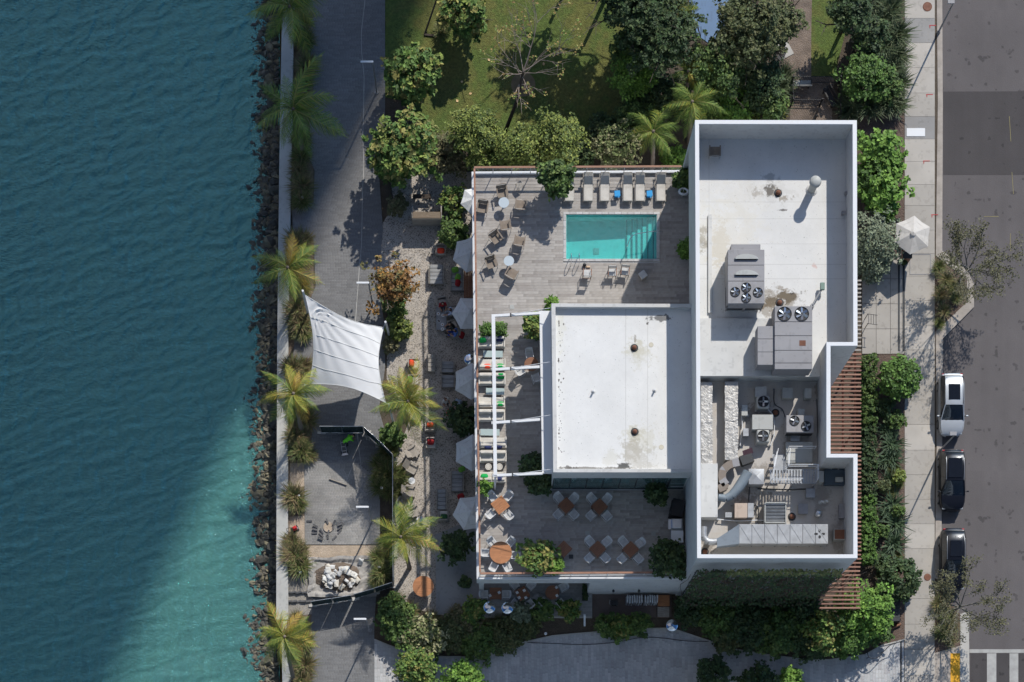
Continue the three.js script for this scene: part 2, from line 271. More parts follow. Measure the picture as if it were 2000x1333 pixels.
// ---------------------------------------------------------------- road, kerb, pavement
{
  const roadPoly = [[eastX - 0.1, -140], [90, -140], [90, 40], [eastX - 0.1, 40]];
  const road = struct('road', [sheet(roadPoly, -0.13)], M.asphalt);
  struct('asphalt_patch', [sheet(XZ([[1843, 179], [2120, 178], [2120, 342], [1843, 342]], -0.13), -0.126)], M.asphaltDark, road);
  struct('asphalt_patch', [sheet(XZ([[1896, 1277], [1928, 1277], [1928, 1450], [1893, 1450]], -0.13), -0.126), sheet(XZ([[1947, 1277], [1972, 1277], [1972, 1450], [1947, 1450]], -0.13), -0.126), sheet(XZ([[1990, 1277], [2120, 1277], [2120, 1450], [1990, 1450]], -0.13), -0.126)], M.asphaltDark, road);
  const quad = (a, b, c, d) => sheet(XZ([[a, b], [c, b], [c, d], [a, d]], -0.13), -0.122);
  struct('road_marking', [quad(1894, 1269, 2120, 1276)], M.roadPaint, road); struct('road_marking', [quad(1928.4, 1277, 1946.6, 1450)], M.roadPaint, road); struct('road_marking', [quad(1972.4, 1277, 1989.6, 1450)], M.roadPaint, road);
  for (const [a, b] of [[[1973, 226], [1976, 275]], [[1978, 335], [1981, 378]], [[1923, 422], [1952, 422]], [[1975, 455], [1975, 490]]]) { const p = P(...a), q = P(...b); p.y = q.y = -0.118; struct('survey_line', [beam(p, q, 0.03, 0.004)], M.yellowPaint, road); }
  // kerb line with two bump-outs round tree pits
  const k1 = [[1828, -200], [1832, 200], [1828, 500], [1876, 536], [1889, 545], [1889, 591], [1828, 648], [1830, 860], [1826, 1130]], k2 = [[1840, -200], [1842, 200], [1841, 490], [1890, 528], [1903, 556], [1903, 600], [1842, 662], [1841, 860], [1839, 1135]];
  const kp = [...k1, ...k2.slice().reverse()]; struct('kerb', [prism(XZ(kp), -0.2, 0.005, [], 0.015)], M.kerb);
  struct('kerb', [prism(XZ([[1876, 1200], [1893, 1195], [1895, 1460], [1876, 1460]]), -0.2, 0.006, [], 0.015)], M.concrete);
  struct('tree_pit', [sheet(XZ([[1826, 500], [1878, 538], [1890, 548], [1890, 590], [1826, 650]]), -0.012)], M.mulch);
  struct('tree_pit', [prism(XZ([[1824, 1140], [1876, 1200], [1876, 1262], [1824, 1276]]), -0.15, 0.012)], M.mulch);
  struct('kerb_ramp', [prism(XZ([[1824, 1277], [1876, 1262], [1876, 1460], [1824, 1460]]), -0.15, 0.004)], M.kerb);
  struct('tactile_pad', [sheet(XZ([[1857, 1277], [1875.4, 1277], [1875.4, 1460], [1857, 1460]]), 0.012)], M.tactile);
  // pavement slabs, one by one
  const walk = struct('sidewalk', [sheet(XZ([[1767, -200], [1827, -200], [1826, 700], [1823, 1460], [1768, 1460]]), 0)], mat([0.30, 0.275, 0.245], { map: grainT, roughness: 1 }));
  const tones = [0, 1, 2, 3, 4].map((i) => { const k = [0.46, 0.50, 0.43, 0.53, 0.33][i]; return mat([k, k * (i === 4 ? 0.97 : 0.93), k * (i === 4 ? 0.95 : 0.85)], { roughness: 0.92, map: grimeT, bumpMap: bumpT, bumpScale: 0.004 }); });
  const joints = [-110, -60, -12, 36, 84, 132, 182, 228, 272, 316, 361, 402, 450, 496, 540, 588, 636, 684, 733, 782, 830, 880, 928, 976, 1024, 1072, 1120, 1170, 1220, 1270, 1320, 1370, 1420];
  const pick = [1, 3, 1, 4, 3, 1, 0, 4, 1, 1, 0, 2, 0, 2, 2, 2, 1, 2, 2, 2, 1, 2, 2, 2, 1, 2, 2, 2, 2, 1, 2, 2];
  for (let i = 0; i + 1 < joints.length; i++) struct('slab', [prism(XZ([[1767.5, joints[i] + 0.25], [1826, joints[i] + 0.25], [1826, joints[i + 1] - 0.25], [1767.5, joints[i + 1] - 0.25]]), 0.004, 0.03 + R() * 0.006)], tones[pick[i]], walk);
  // forecourt that joins the pavement beside the tower
  const fc = struct('forecourt', [sheet(XZ([[1684, 496], [1767, 496], [1767, 692], [1684, 692]]), 0.001)], mat([0.2, 0.18, 0.17], { map: grainT, roughness: 1 }));
  for (let i = 0; i < 3; i++) for (let j = 0; j < 4; j++) { const a = 1684 + i * 27.7, b = 496 + j * 49; struct('slab', [prism(XZ([[a + 0.4, b + 0.4], [a + 27.3, b + 0.4], [a + 27.3, b + 48.6], [a + 0.4, b + 48.6]]), 0.004, 0.03 + R() * 0.005)], tones[(i * 3 + j * 2) % 4 === 1 ? 0 : 2], fc); }
  tag(obj('utility_cover', [prism(XZ([[1771, 251], [1807, 251], [1807, 267], [1771, 267]]), 0.03, 0.05, [], 0.008)], M.whitePaint), 'white rectangular utility box lid set in the pavement', 'utility cover');
  const mh = (x, y, h, r, label) => { const t = thing('manhole_cover', label, 'manhole', P(x, y, h)); obj('frame', [new THREE.CylinderGeometry(r, r, 0.02, 28).translate(0, 0.01, 0)], M.rust, t); const lid = obj('lid', [new THREE.CylinderGeometry(r * 0.84, r * 0.84, 0.014, 28).translate(0, 0.022, 0)], mat([0.26, 0.12, 0.075], { roughness: 0.8, map: grainT }), t); obj('rib', [0, 1, 2, 3, 4].map((k) => box(r * 1.3, 0.006, 0.025, 0, 0.031, (k - 2) * r * 0.28)), M.rust, lid); };
  mh(1812, 13, 0.036, 0.34, 'rusty round manhole cover in pale pavement slabs near the reed bed'); mh(1812, 1128, 0.036, 0.26, 'small rusty round cover in pavement beside the round clipped shrub');
  for (const [x, y] of [[1822, 50], [1816, 185], [1810, 315], [1826, 420]]) { const p = P(x, y); p.y = 0.045; struct('spray_mark', [box(0.5, 0.004, 0.05, p.x, p.y, p.z), box(0.05, 0.004, 0.2, p.x - 0.2, p.y + 0.0045, p.z + 0.1)], M.redMark); }
}
// the tall building the picture is taken from: its sunlit front throws light back over the plaza (outside the picture)
{
  const t = thing('apartment_tower', 'broad blue-grey glazed apartment tower with balconies behind the viewpoint', 'building', V(8, 0, 13));
  const wall = obj('wall', [boxB(74, 172, 18)], mat([0.40, 0.47, 0.56], { roughness: 0.7 }), t), gl = mat([0.28, 0.38, 0.50], { roughness: 0.35 });
  for (let f = 0; f < 49; f++) { obj('window_band', [box(70, 1.5, 0.1, 0, 2.6 + f * 3.45, -9.06)], gl, wall); obj('balcony', [box(70, 0.2, 1.3, 0, 1.3 + f * 3.45, -9.7)], M.whitePaint, wall); }
}
// the neighbouring tower whose shadow lies over the bay and the promenade (outside the picture)
{
  const t = thing('apartment_tower', 'tall pale apartment tower beyond the garden casting the long shadow', 'building', V(37.2, 0, -233));
  const wall = obj('wall', [boxB(60, 232, 26)], M.render, t); const gl = mat([0.05, 0.06, 0.07], { roughness: 0.15 });
  for (let f = 0; f < 66; f++) obj('window_band', [box(58, 1.6, 0.1, 0, 3 + f * 3.45, 13.08)], gl, wall);
}

// ================================================================ the building: podium with pool deck, pavilion on it, taller block beside it
const DECK = 6.1, TOP = 14.2, ROOFN = 11.75, ROOFS = 10.7, COP = 11.5;
const rect = (a, b, c, d) => [[a, b], [c, b], [c, d], [a, d]];
function roofMap(x0, x1, z0, z1, n, base, marks, seams) {        // membrane with dirt and stains where they are
  const L = [x1 - x0, z1 - z0];
  const t = tex(n, 1, (u, v) => {
    const x = x0 + u * L[0], z = z1 - v * L[1];
    const a = fbm(x * 0.6 + 50, z * 0.6 + 90, 4096, 201, 5, 0.6), b = fbm(x * 5 + 50, z * 5 + 900, 4096, 205, 3), c = fbm(x * 16 + 50, z * 16 + 2000, 65536, 207, 2);
    let k = 1 + 0.10 * (a - 0.5) * 2 + 0.05 * (b - 0.5), col = [base[0] * k, base[1] * k, base[2] * k];
    if (seams) for (const s of seams) { const d = s[0] === 'z' ? Math.abs(z - s[1]) : Math.abs(x - s[1]); if (d < 0.03) col = mix3(col, [0.45, 0.44, 0.42], 0.45); }
    if (c > 0.85) col = mix3(col, [0.16, 0.15, 0.13], sstep(0.85, 0.91, c) * 0.8);
    for (const [mx, mz, r, s, mc, st] of marks) {
      const dx = (x - mx) / (st?.[0] ?? 1), dz = (z - mz) / (st?.[1] ?? 1), d = Math.hypot(dx, dz) / r; if (d > 1.6) continue;
      const n2 = fbm(x * 3.1 + mx + 100, z * 3.1 + 700, 8192, 211, 4, 0.6), n3 = fbm(x * 11 + 90, z * 11 + 700, 8192, 215, 2); const w = sstep(0.1, 0.55, (1.15 - d) + (n2 - 0.5) * 1.5 + (n3 - 0.5) * 0.5 - 0.25) * s; col = mix3(col, mc, Math.min(1, w));
    }
    return col;
  });
  t.repeat.set(1 / L[0], 1 / L[1]); t.offset.set(-x0 / L[0], z1 / L[1]); t.wrapS = t.wrapT = THREE.ClampToEdgeWrapping;
  return mat([1, 1, 1], { roughness: 0.75, map: t, bumpMap: bumpT, bumpScale: 0.004 });
}
const house = thing('clubhouse_building', 'white flat-roofed building with pool terrace, pavilion and taller rooftop block', 'building');
const podium = [[921, 335.5], [1352, 332], [1356, 1131], [931, 1132]];
const poolIn = rect(1105.7, 419, 1283, 505.8), poolOut = rect(1100, 414.5, 1289, 511.5);
{
  const pod = XZ(podium, 6.25), hole = XZ(poolIn, DECK).reverse(), [sw, se] = [pod[3], pod[2]];
  obj('podium_slab', [prism(pod, 4.62, 6.06, [hole])], M.render, house);
  const rec = [[pod[0][0] + 3.6, pod[0][1]], pod[1], [se[0], se[1]], [P(1155, 1, 6.25).x, se[1] + 0.0], [P(1155, 1, 6.25).x, se[1] - 3.1], [sw[0] + 3.6, sw[1] - 3.1]];
  obj('ground_floor_wall', [prism(rec, 0, 4.615)], M.render, house);
  // kerb round the terrace
  const inn = XZ([[925.5, 340.5], [1350, 337], [1354, 1126.5], [935.5, 1127.5]], 6.25);
  obj('terrace_kerb', [prism(pod, 6.06, 6.25, [inn.slice().reverse()], 0.01)], M.whitePaint, house);
  const pav = XZ([[1078, 594], [1352, 595], [1354, 923], [1081, 923]], COP);
  const skip = [XZ(poolOut, DECK), pav];
  pavers('deck_planks', house, [inn], 6.08, 1.2, 0.198, 0.04, [[0.45, 0.415, 0.38], [0.425, 0.39, 0.355], [0.475, 0.44, 0.405], [0.385, 0.35, 0.32], [0.46, 0.425, 0.39]], 21, false, skip);
  for (const [x, y, m] of [[1115.5, 1088, 0], [1147.5, 1042, 1], [1276.5, 1043, 1], [1000, 600, 1]]) { const p = P(x, y, DECK); obj('floor_hatch', [boxB(0.30, 0.012, 0.30, p.x, 6.1, p.z)], m ? M.unitLight : M.dark, house); }
  for (let i = 0; i < 6; i++) obj('column', [boxB(0.35, 4.615, 0.35, pod[0][0] + 0.4 + i * 0.06, 0, pod[0][1] + 0.6 + i * 5.55)], M.render, house);
  // ground-floor doors in the recess
  for (let i = 0; i < 3; i++) obj('glass_door', [box(1.15, 2.6, 0.05, sw[0] + 4.3 + i * 1.3, 1.4, sw[1] - 3.06)], mat([0.04, 0.05, 0.055], { roughness: 0.1 }), house);
}
// ---------------------------------------------------------------- pavilion
{
  const out = XZ([[1077, 593], [1353, 594], [1355, 923.5], [1080.5, 923.5]], COP), inn = XZ([[1085, 600], [1351, 601], [1353, 916.5], [1088.5, 916.5]], COP), so = out[3][1], we = out[3][0], ea = out[2][0];
  obj('pavilion_parapet', [prism(out, 9.9, COP, [inn.slice().reverse()], 0.012)], M.white, house);
  obj('pavilion_wall', [prism([out[0], out[1], [ea, so - 5.3], [we, so - 5.3]].map(([x, z]) => [x + (x < 6 ? 0.02 : 0), z + (z < -40 ? 0.02 : 0)]), DECK, 9.9)], M.white, house);
  const xs = inn.map((p) => p[0]), zs = inn.map((p) => p[1]), b = [Math.min(...xs), Math.max(...xs), Math.min(...zs), Math.max(...zs)];
  const g = (x, y) => { const p = P(x, y, 11.1); return [p.x, p.z]; }, st = [0.16, 0.13, 0.08], dk = [0.09, 0.08, 0.07], ol = [0.50, 0.47, 0.36];
  const marks = [[...g(1239, 681), 0.34, 1, dk], [...g(1239, 681), 1.0, 0.55, ol], [...g(1249, 690), 1.3, 0.35, ol], [...g(1240, 664), 0.35, 0.6, st, [0.5, 1.2]], [...g(1240, 845), 0.36, 1, dk], [...g(1240, 848), 1.0, 0.55, ol], [...g(1262, 856), 1.3, 0.35, ol], [...g(1232, 880), 1.1, 0.45, [0.34, 0.30, 0.23]], [...g(1245, 895), 1.4, 0.45, [0.40, 0.37, 0.30]], [...g(1192, 896), 0.7, 0.3, ol], [...g(1094, 640), 1.0, 0.35, [0.6, 0.58, 0.47], [0.5, 2.6]],  [...g(1290, 622), 0.9, 0.8, [0.05, 0.05, 0.055], [1.2, 0.35]], [...g(1216, 911), 0.42, 1, [0.10, 0.10, 0.095], [1.5, 0.9]], [...g(1150, 915), 0.7, 0.8, [0.15, 0.14, 0.12], [6, 0.16]], [...g(1264, 633), 0.16, 1, dk], [...g(1110, 915), 0.5, 0.8, dk, [2, 0.3]]];
  { const q = rng(19); for (let k = 0; k < 70; k++) marks.push([...g(1091 + q() * q() * 16, 625 + 260 * q()), 0.03 + 0.08 * q() * q(), 1, dk, [0.8, 1.3]]); }
  obj('pavilion_roof', [prism(inn, 10.0, 11.1)], M.white, house);
  obj('roof_membrane', [sheet(inn, 11.106)], roofMap(...b, 1024, [0.665, 0.66, 0.64], marks, [['x', P(1265, 0, 11.1).x], ['x', P(1222, 0, 11.1).x]]), house);
  // glazed south front: frame, panes, curtains behind
  const bz = so - 0.55, glass = phys([0.55, 0.75, 0.75], { roughness: 0.03, transmission: 0.9, thickness: 0 }), cur = mat([0.10, 0.30, 0.29], { roughness: 0.9 });
  obj('side_wall', [box(0.2, 3.78, 5.0, we + 0.14, 8.0, so - 2.72), box(0.2, 3.78, 5.0, ea - 0.16, 8.0, so - 2.72)], M.white, house); obj('room_floor', [box(ea - we - 0.5, 0.03, 5.1, (ea + we) / 2, 6.08, so - 2.8)], M.greyWood, house);
  const n = 8, w = (ea - we - 0.3) / n;
  for (let i = 0; i < n; i++) { const x = we + 0.15 + (i + 0.5) * w, f = obj('window_frame', [box(0.06, 3.7, 0.08, x - w / 2, 7.99, so - 0.16), box(w, 0.08, 0.08, x, 6.16, so - 0.16), box(w, 0.08, 0.078, x, 9.8, so - 0.16)], M.dark, house); obj('pane', [box(w - 0.08, 3.55, 0.012, x, 7.98, so - 0.16)], glass, f); }
  for (const [a, c] of [[1109, 1118], [1120, 1129], [1178, 1200], [1212, 1233]]) { const x0 = (a - NX) / 28.3, x1 = (c - NX) / 28.3, cg = []; for (let x = x0; x < x1; x += 0.12) cg.push(box(0.10, 3.4, 0.05, x, 7.9, bz + (Math.round((x - x0) / 0.12) % 2) * 0.04)); obj('curtain', cg, cur, house); }
  const door = P(1323, 950, 7.2); obj('door_pull', [box(0.95, 0.05, 0.05, door.x, 7.2, so - 0.05)], M.steel, house);
  // slab canopy on the west side
  const c = XZ([[1053.5, 607.5], [1079, 607.5], [1082, 925], [1059, 925]], 10.4); obj('canopy_slab', [prism(c, 10.22, 10.4, [], 0.01)], M.whitePaint, house);
  // vents and pipes on the roof
  for (const [x, y] of [[1239, 680], [1240, 844]]) { const p = P(x, y, 11.1), d = thing('roof_drain', 'rusty domed roof drain in a dirty stain on the white pavilion roof', 'roof drain', V(p.x, 11.108, p.z), 0, 'drains on the pavilion roof'); obj('collar', [new THREE.CylinderGeometry(0.24, 0.27, 0.05, 22).translate(0, 0.025, 0)], M.dark, d); obj('dome', [new THREE.LatheGeometry([[0.16, 0.05], [0.16, 0.12], [0.1, 0.2], [0.001, 0.22]].map((q) => new THREE.Vector2(...q)), 18)], M.rust, d); }
  for (const [x, y] of [[1159, 764], [1279, 762]]) { const p = P(x, y, 11.3), d = thing('vent_pipe', 'short white vent pipe standing on the pavilion roof', 'vent pipe', V(p.x, 11.108, p.z), 0, 'vent pipes on the pavilion roof'); obj('pipe', [cyl(0.06, 0.06, 0.32)], M.whitePaint, d); obj('flashing', [cyl(0.16, 0.07, 0.07)], M.white, d); }
  for (const [x, y] of [[1272, 674], [1292, 874]]) { const p = P(x, y, 11.1), d = thing('membrane_patch', 'small round repair patch on the white pavilion roof', 'roof patch', V(p.x, 11.11, p.z), 0, 'round patches on the pavilion roof'); obj('disc', [new THREE.CylinderGeometry(0.15, 0.15, 0.01, 20)], mat([0.66, 0.62, 0.52], { map: grimeT }), d); obj('rim', [new THREE.TorusGeometry(0.15, 0.012, 6, 22).rotateX(Math.PI / 2)], mat([0.45, 0.40, 0.30]), d); }
}
// ---------------------------------------------------------------- taller block
const towerOut = [[1357.5, 234.5], [1674, 235], [1675.4, 676], [1622.6, 676], [1622.6, 887], [1675.4, 887], [1675.2, 1091.2], [1361.7, 1091.2]], towerIn = [[1365.6, 242.5], [1665.6, 243], [1667, 668.6], [1614.4, 668.6], [1614.4, 894.6], [1667, 894.6], [1667, 1083.6], [1369.6, 1083.6]];
{
  const o = XZ(towerOut, TOP), i = XZ(towerIn, TOP), zs = P(0, 736, ROOFN).z, inset = (pts, d) => pts.map(([x, z]) => [x, z]);
  obj('tower_parapet', [prism(o, 10.3, TOP - 0.05, [i.slice().reverse()])], M.white, house);
  const oc = o.map(([x, z], k) => [x + (k === 0 || k === 7 ? -0.02 : 0.02), z + (k < 2 ? -0.02 : 0.02)]);
  obj('parapet_coping', [prism(o, TOP - 0.05, TOP, [i.slice().reverse()], 0.012)], M.whitePaint, house);
  // body below, drawn back behind the pool so that the upper storey overhangs
  const x0 = o[0][0], zp0 = o[0][1] + 0.32, zp1 = P(0, 594, COP).z;
  obj('tower_wall', [prism([o[0], o[1], o[2], o[3], o[4], o[5], o[6], o[7], [x0 + 0.1, zp1], [x0 + 2.2, zp1], [x0 + 2.2, zp0], [x0, zp0]], 0, 10.3)], M.render, house);
  const nPts = [i[0], i[1], i[2], i[3], [i[3][0], zs], [i[0][0] + 0.02, zs]], sPts = [[i[0][0] + 0.02, zs], [i[3][0], zs], i[4], i[5], i[6], i[7]];
  obj('upper_roof_slab', [prism(nPts, 10.0, ROOFN)], M.white, house); obj('lower_roof_slab', [prism(sPts, 10.0, ROOFS)], M.white, house);
  const bx = [i[0][0], i[1][0]], g = (x, y, h = ROOFN) => { const p = P(x, y, h); return [p.x, p.z]; }, dk = [0.055, 0.045, 0.035], br = [0.20, 0.155, 0.10], gr = [0.42, 0.40, 0.36];
  const nm = [[...g(1503, 372), 0.55, 1, dk, [1.1, 0.9]], [...g(1518, 378), 0.4, 1, br], [...g(1480, 377), 0.6, 0.5, br, [1.5, 0.7]], [...g(1532, 388), 0.6, 0.7, br, [1.3, 0.6]], [...g(1510, 374), 1.4, 0.25, gr, [1.6, 0.8]], [...g(1527, 411), 0.35, 0.8, dk, [1.3, 0.3]], [...g(1503, 345), 0.5, 0.5, [0.2, 0.2, 0.2], [1.5, 0.8]], [...g(1540, 580), 0.75, 1, dk, [1.3, 0.8]], [...g(1505, 590), 0.7, 1, dk, [1.2, 0.9]], [...g(1520, 585), 1.6, 0.6, br, [1.2, 0.7]], [...g(1500, 605), 0.9, 0.6, br], [...g(1372, 465), 0.7, 0.8, [0.25, 0.22, 0.17], [0.7, 1.6]], [...g(1405, 480), 1.5, 0.55, [0.5, 0.44, 0.34], [0.6, 1.6]], [...g(1410, 640), 1.3, 0.5, [0.28, 0.26, 0.22], [1.1, 0.9]], [...g(1402, 675), 1.2, 0.4, [0.4, 0.37, 0.32], [0.8, 2]], [...g(1420, 460), 3.4, 0.30, [0.60, 0.56, 0.46]], [...g(1450, 400), 2.6, 0.2, [0.6, 0.56, 0.47]], [...g(1590, 520), 0.3, 0.5, [0.5, 0.25, 0.2]]];
  const seams = [395, 428, 477, 517, 545].map((y) => ['z', P(0, y, ROOFN).z]);
  obj('roof_membrane', [sheet(nPts, ROOFN + 0.006)], roofMap(bx[0], bx[1], i[0][1], zs, 1024, [0.62, 0.612, 0.59], nm, [...seams, ['x', P(1385, 0, ROOFN).x]]), house);
  const sm = []; const sr = rng(33); for (let k = 0; k < 30; k++) sm.push([rr(bx[0], bx[1], sr), rr(zs, i[7][1], sr), rr(0.4, 1.5, sr), rr(0.3, 0.8, sr), sr() < 0.5 ? [0.15, 0.125, 0.10] : [0.42, 0.38, 0.33], [rr(0.5, 1.6, sr), rr(0.5, 1.6, sr)]]);
  obj('roof_membrane', [sheet(sPts, ROOFS + 0.006)], roofMap(bx[0], bx[1], zs, i[7][1], 1024, [0.44, 0.41, 0.375], sm, [['z', P(0, 820, ROOFS).z], ['z', P(0, 867, ROOFS).z], ['x', P(1480, 0, ROOFS).x]]), house);
  obj('roof_kerb', [prism(XZ([[1366, 622], [1516, 622], [1516, 735], [1366, 735]], 12), ROOFN + 0.01, 12.0, [], 0.01)], M.white, house);
  obj('roof_kerb', [prism(XZ([[1384, 418], [1391, 418], [1391, 610], [1384, 610]], 12), ROOFN + 0.01, 11.9)], M.white, house);
}
// ---------------------------------------------------------------- pool
{
  const t = thing('swimming_pool', 'rectangular turquoise swimming pool with stone coping and underwater steps', 'pool');
  const o = XZ(poolOut, DECK), i = XZ(poolIn, DECK), x0 = i[0][0], x1 = i[1][0], z0 = i[0][1], z1 = i[2][1];
  const tile = mat([0.36, 0.74, 0.72], { roughness: 0.5, map: grimeT });
  const ct = [[0.55, 0.54, 0.52], [0.50, 0.49, 0.48], [0.60, 0.59, 0.58]].map((c) => mat(c, { roughness: 0.8, map: grainT }));
  const copN = 15, step = (o[1][0] - o[0][0]) / copN, cw = i[0][1] - o[0][1], sw = i[0][0] - o[0][0];
  for (let k = 0; k < copN; k++) for (const z of [o[0][1] + cw / 2, o[2][1] - (o[2][1] - z1) / 2]) obj('coping_stone', [rbox(step - 0.01, 0.1, cw, o[0][0] + (k + 0.5) * step, 6.08, z, 0.015, 1)], ct[k % 3], t);
  for (let k = 0; k < 7; k++) { const zz = (z1 - z0) / 7; for (const x of [o[0][0] + sw / 2, o[1][0] - sw / 2]) obj('coping_stone', [rbox(sw - 0.01, 0.1, zz - 0.01, x, 6.08, z0 + (k + 0.5) * zz, 0.015, 1)], ct[(k + 1) % 3], t); }
  const e = 0.004, fl = (y0, y1) => tris([x0 + e, y0, z0 + e, x0 + e, y0, z1 - e, x1 - e, y1, z1 - e, x0 + e, y0, z0 + e, x1 - e, y1, z1 - e, x1 - e, y1, z0 + e]);
  obj('basin_floor', [fl(4.80, 5.05)], tile, t); obj('floor_drain', [boxB(0.4, 0.012, 0.4, x0 + 2.2, 4.93, (z0 + z1) / 2 + 0.6)], M.unitLight, t);
  obj('basin_wall', [box(x1 - x0 - 0.05, 1.3, 0.02, (x0 + x1) / 2, 5.42, z0 + 0.015), box(x1 - x0 - 0.05, 1.3, 0.02, (x0 + x1) / 2, 5.42, z1 - 0.015), box(0.02, 1.3, z1 - z0 - 0.05, x0 + 0.015, 5.42, (z0 + z1) / 2), box(0.02, 1.3, z1 - z0 - 0.05, x1 - 0.015, 5.42, (z0 + z1) / 2)], tile, t);
  const sx = [1225.5, 1235.6, 1245, 1255, 1265.6, 1276].map((q) => P(q, 0, DECK).x), nose = mat([0.02, 0.10, 0.13], { roughness: 0.5 });
  for (let k = 0; k < 6; k++) { const a = sx[k], b = k < 5 ? sx[k + 1] : x1 - 0.02, top = 5.13 + k * 0.135; const s = obj('step', [boxB(b - a, top - 4.9, z1 - z0 - 0.06, (a + b) / 2, 4.9, (z0 + z1) / 2)], tile, t); obj('step_edge', [box(0.07, 0.012, z1 - z0 - 0.07, a + 0.035, top + 0.007, (z0 + z1) / 2)], nose, s); }
  const wg = new THREE.PlaneGeometry(x1 - x0 - 0.004, z1 - z0 - 0.004, 220, 110).rotateX(-Math.PI / 2).translate((x0 + x1) / 2, 0, (z0 + z1) / 2), p = wg.attributes.position;
  for (let k = 0; k < p.count; k++) { const x = p.getX(k), z = p.getZ(k); p.setY(k, 5.985 + 0.02 * noise.noise(x * 2.6, 4, z * 2.6) + 0.012 * noise.noise(x * 6, 8, z * 6)); } wg.computeVertexNormals();
  obj('water_surface', [wg], phys([0.36, 0.80, 0.80], { roughness: 0.03, transmission: 0.86, thickness: 0, ior: 1.33 }), t);
  // rails
  const H = (x, y, h) => P(x, y, h);
  obj('handrail', [tube([H(1226, 487, 5.4), H(1226, 480, 6.95), H(1234, 462, 7.0), H(1262, 454, 7.0), H(1292, 452, 6.9), H(1294, 456, 6.1)], 0.025, 40), tube([H(1226, 484, 6.5), H(1226, 484, 5.2)], 0.02, 4)], M.chrome, t);
  const b = P(1115, 512, 6.1), lad = (x) => tube([V(x, 5.1, b.z - 0.42), V(x, 6.5, b.z - 0.42), V(x, 6.95, b.z - 0.3), V(x, 6.97, b.z - 0.02), V(x, 6.7, b.z + 0.22), V(x, 6.1, b.z + 0.26)], 0.024, 30);
  obj('ladder_rail', [lad(b.x)], M.chrome, t); obj('ladder_rail', [lad(b.x + 0.56)], M.chrome, t); obj('ladder_rung', [box(0.56, 0.03, 0.09, b.x + 0.28, 5.75, b.z - 0.42), box(0.56, 0.03, 0.09, b.x + 0.28, 5.45, b.z - 0.42)], M.steel, t);
}
// ---------------------------------------------------------------- terrace railings
{
  const RH = 7.25, rail = (name, label, pts, n, dark) => {
    const t = thing('railing', label, 'railing'), [a, b] = pts.map(([x, y]) => P(x, y, RH));
    obj('top_rail', [beam(a, b, 0.13, 0.05)], M.cedar, t);
    const c = a.clone(), d = b.clone(); c.y = d.y = 6.33; obj('bottom_rail', [beam(c, d, 0.04, 0.04)], M.whitePaint, t);
    for (const h of [6.55, 6.78, 7.0]) { const e = a.clone(), f = b.clone(); e.y = f.y = h; obj('cable', [rod(e, f, 0.006, 0.006, 5)], M.steel, t); }
    for (let i = 0; i <= n; i++) { const q = a.clone().lerp(b, i / n); obj('post', [boxB(0.045, 1.0, 0.045, q.x, 6.24, q.z)], M.whitePaint, t); }
  };
  rail('n', 'copper-brown topped railing on the pool terrace beside the garden trees', [[926.4, 327], [1331, 325]], 11);
  rail('w', 'long copper-brown topped railing beside the gravel terrace and parasols', [[926.6, 329.5], [937.5, 1118]], 21);
  rail('s', 'copper-brown topped railing on the dining terrace above the lower patio', [[937.7, 1120.6], [1331, 1118.5]], 11);
}

// ================================================================ machinery on the taller block's roof
const roofP = (x, y, h) => P(x, y, h);
function span(a, b, c, d, h) { const p = P(a, b, h), q = P(c, d, h); return { w: q.x - p.x, d: q.z - p.z, x: (p.x + q.x) / 2, z: (p.z + q.z) / 2 }; }   // survey rectangle at height h
function fanPart(t, x, y, z, r, blades = 5, big = false) {
  const f = obj('fan', [new THREE.TorusGeometry(r, 0.025, 6, 26).rotateX(Math.PI / 2).translate(x, y + 0.02, z), new THREE.CylinderGeometry(r, r, 0.012, 26).translate(x, y - 0.012, z)], M.black, t);
  const bl = []; for (let i = 0; i < blades; i++) { const g = new THREE.BoxGeometry(r * 0.80, 0.012, r * 0.36).rotateX(0.5).translate(r * 0.5, 0, 0).rotateY(i / blades * 6.283 + x); bl.push(g.translate(x, y + 0.035, z)); } obj('blade', bl, M.steel, f);
  const gd = [cyl(0.16 * r, 0.16 * r, 0.05, x, y + 0.02, z, 12)]; if (big) for (const k of [0.45, 0.75]) gd.push(new THREE.TorusGeometry(r * k, 0.008, 5, 22).rotateX(Math.PI / 2).translate(x, y + 0.07, z)); obj('guard', gd, M.dark, f);
}
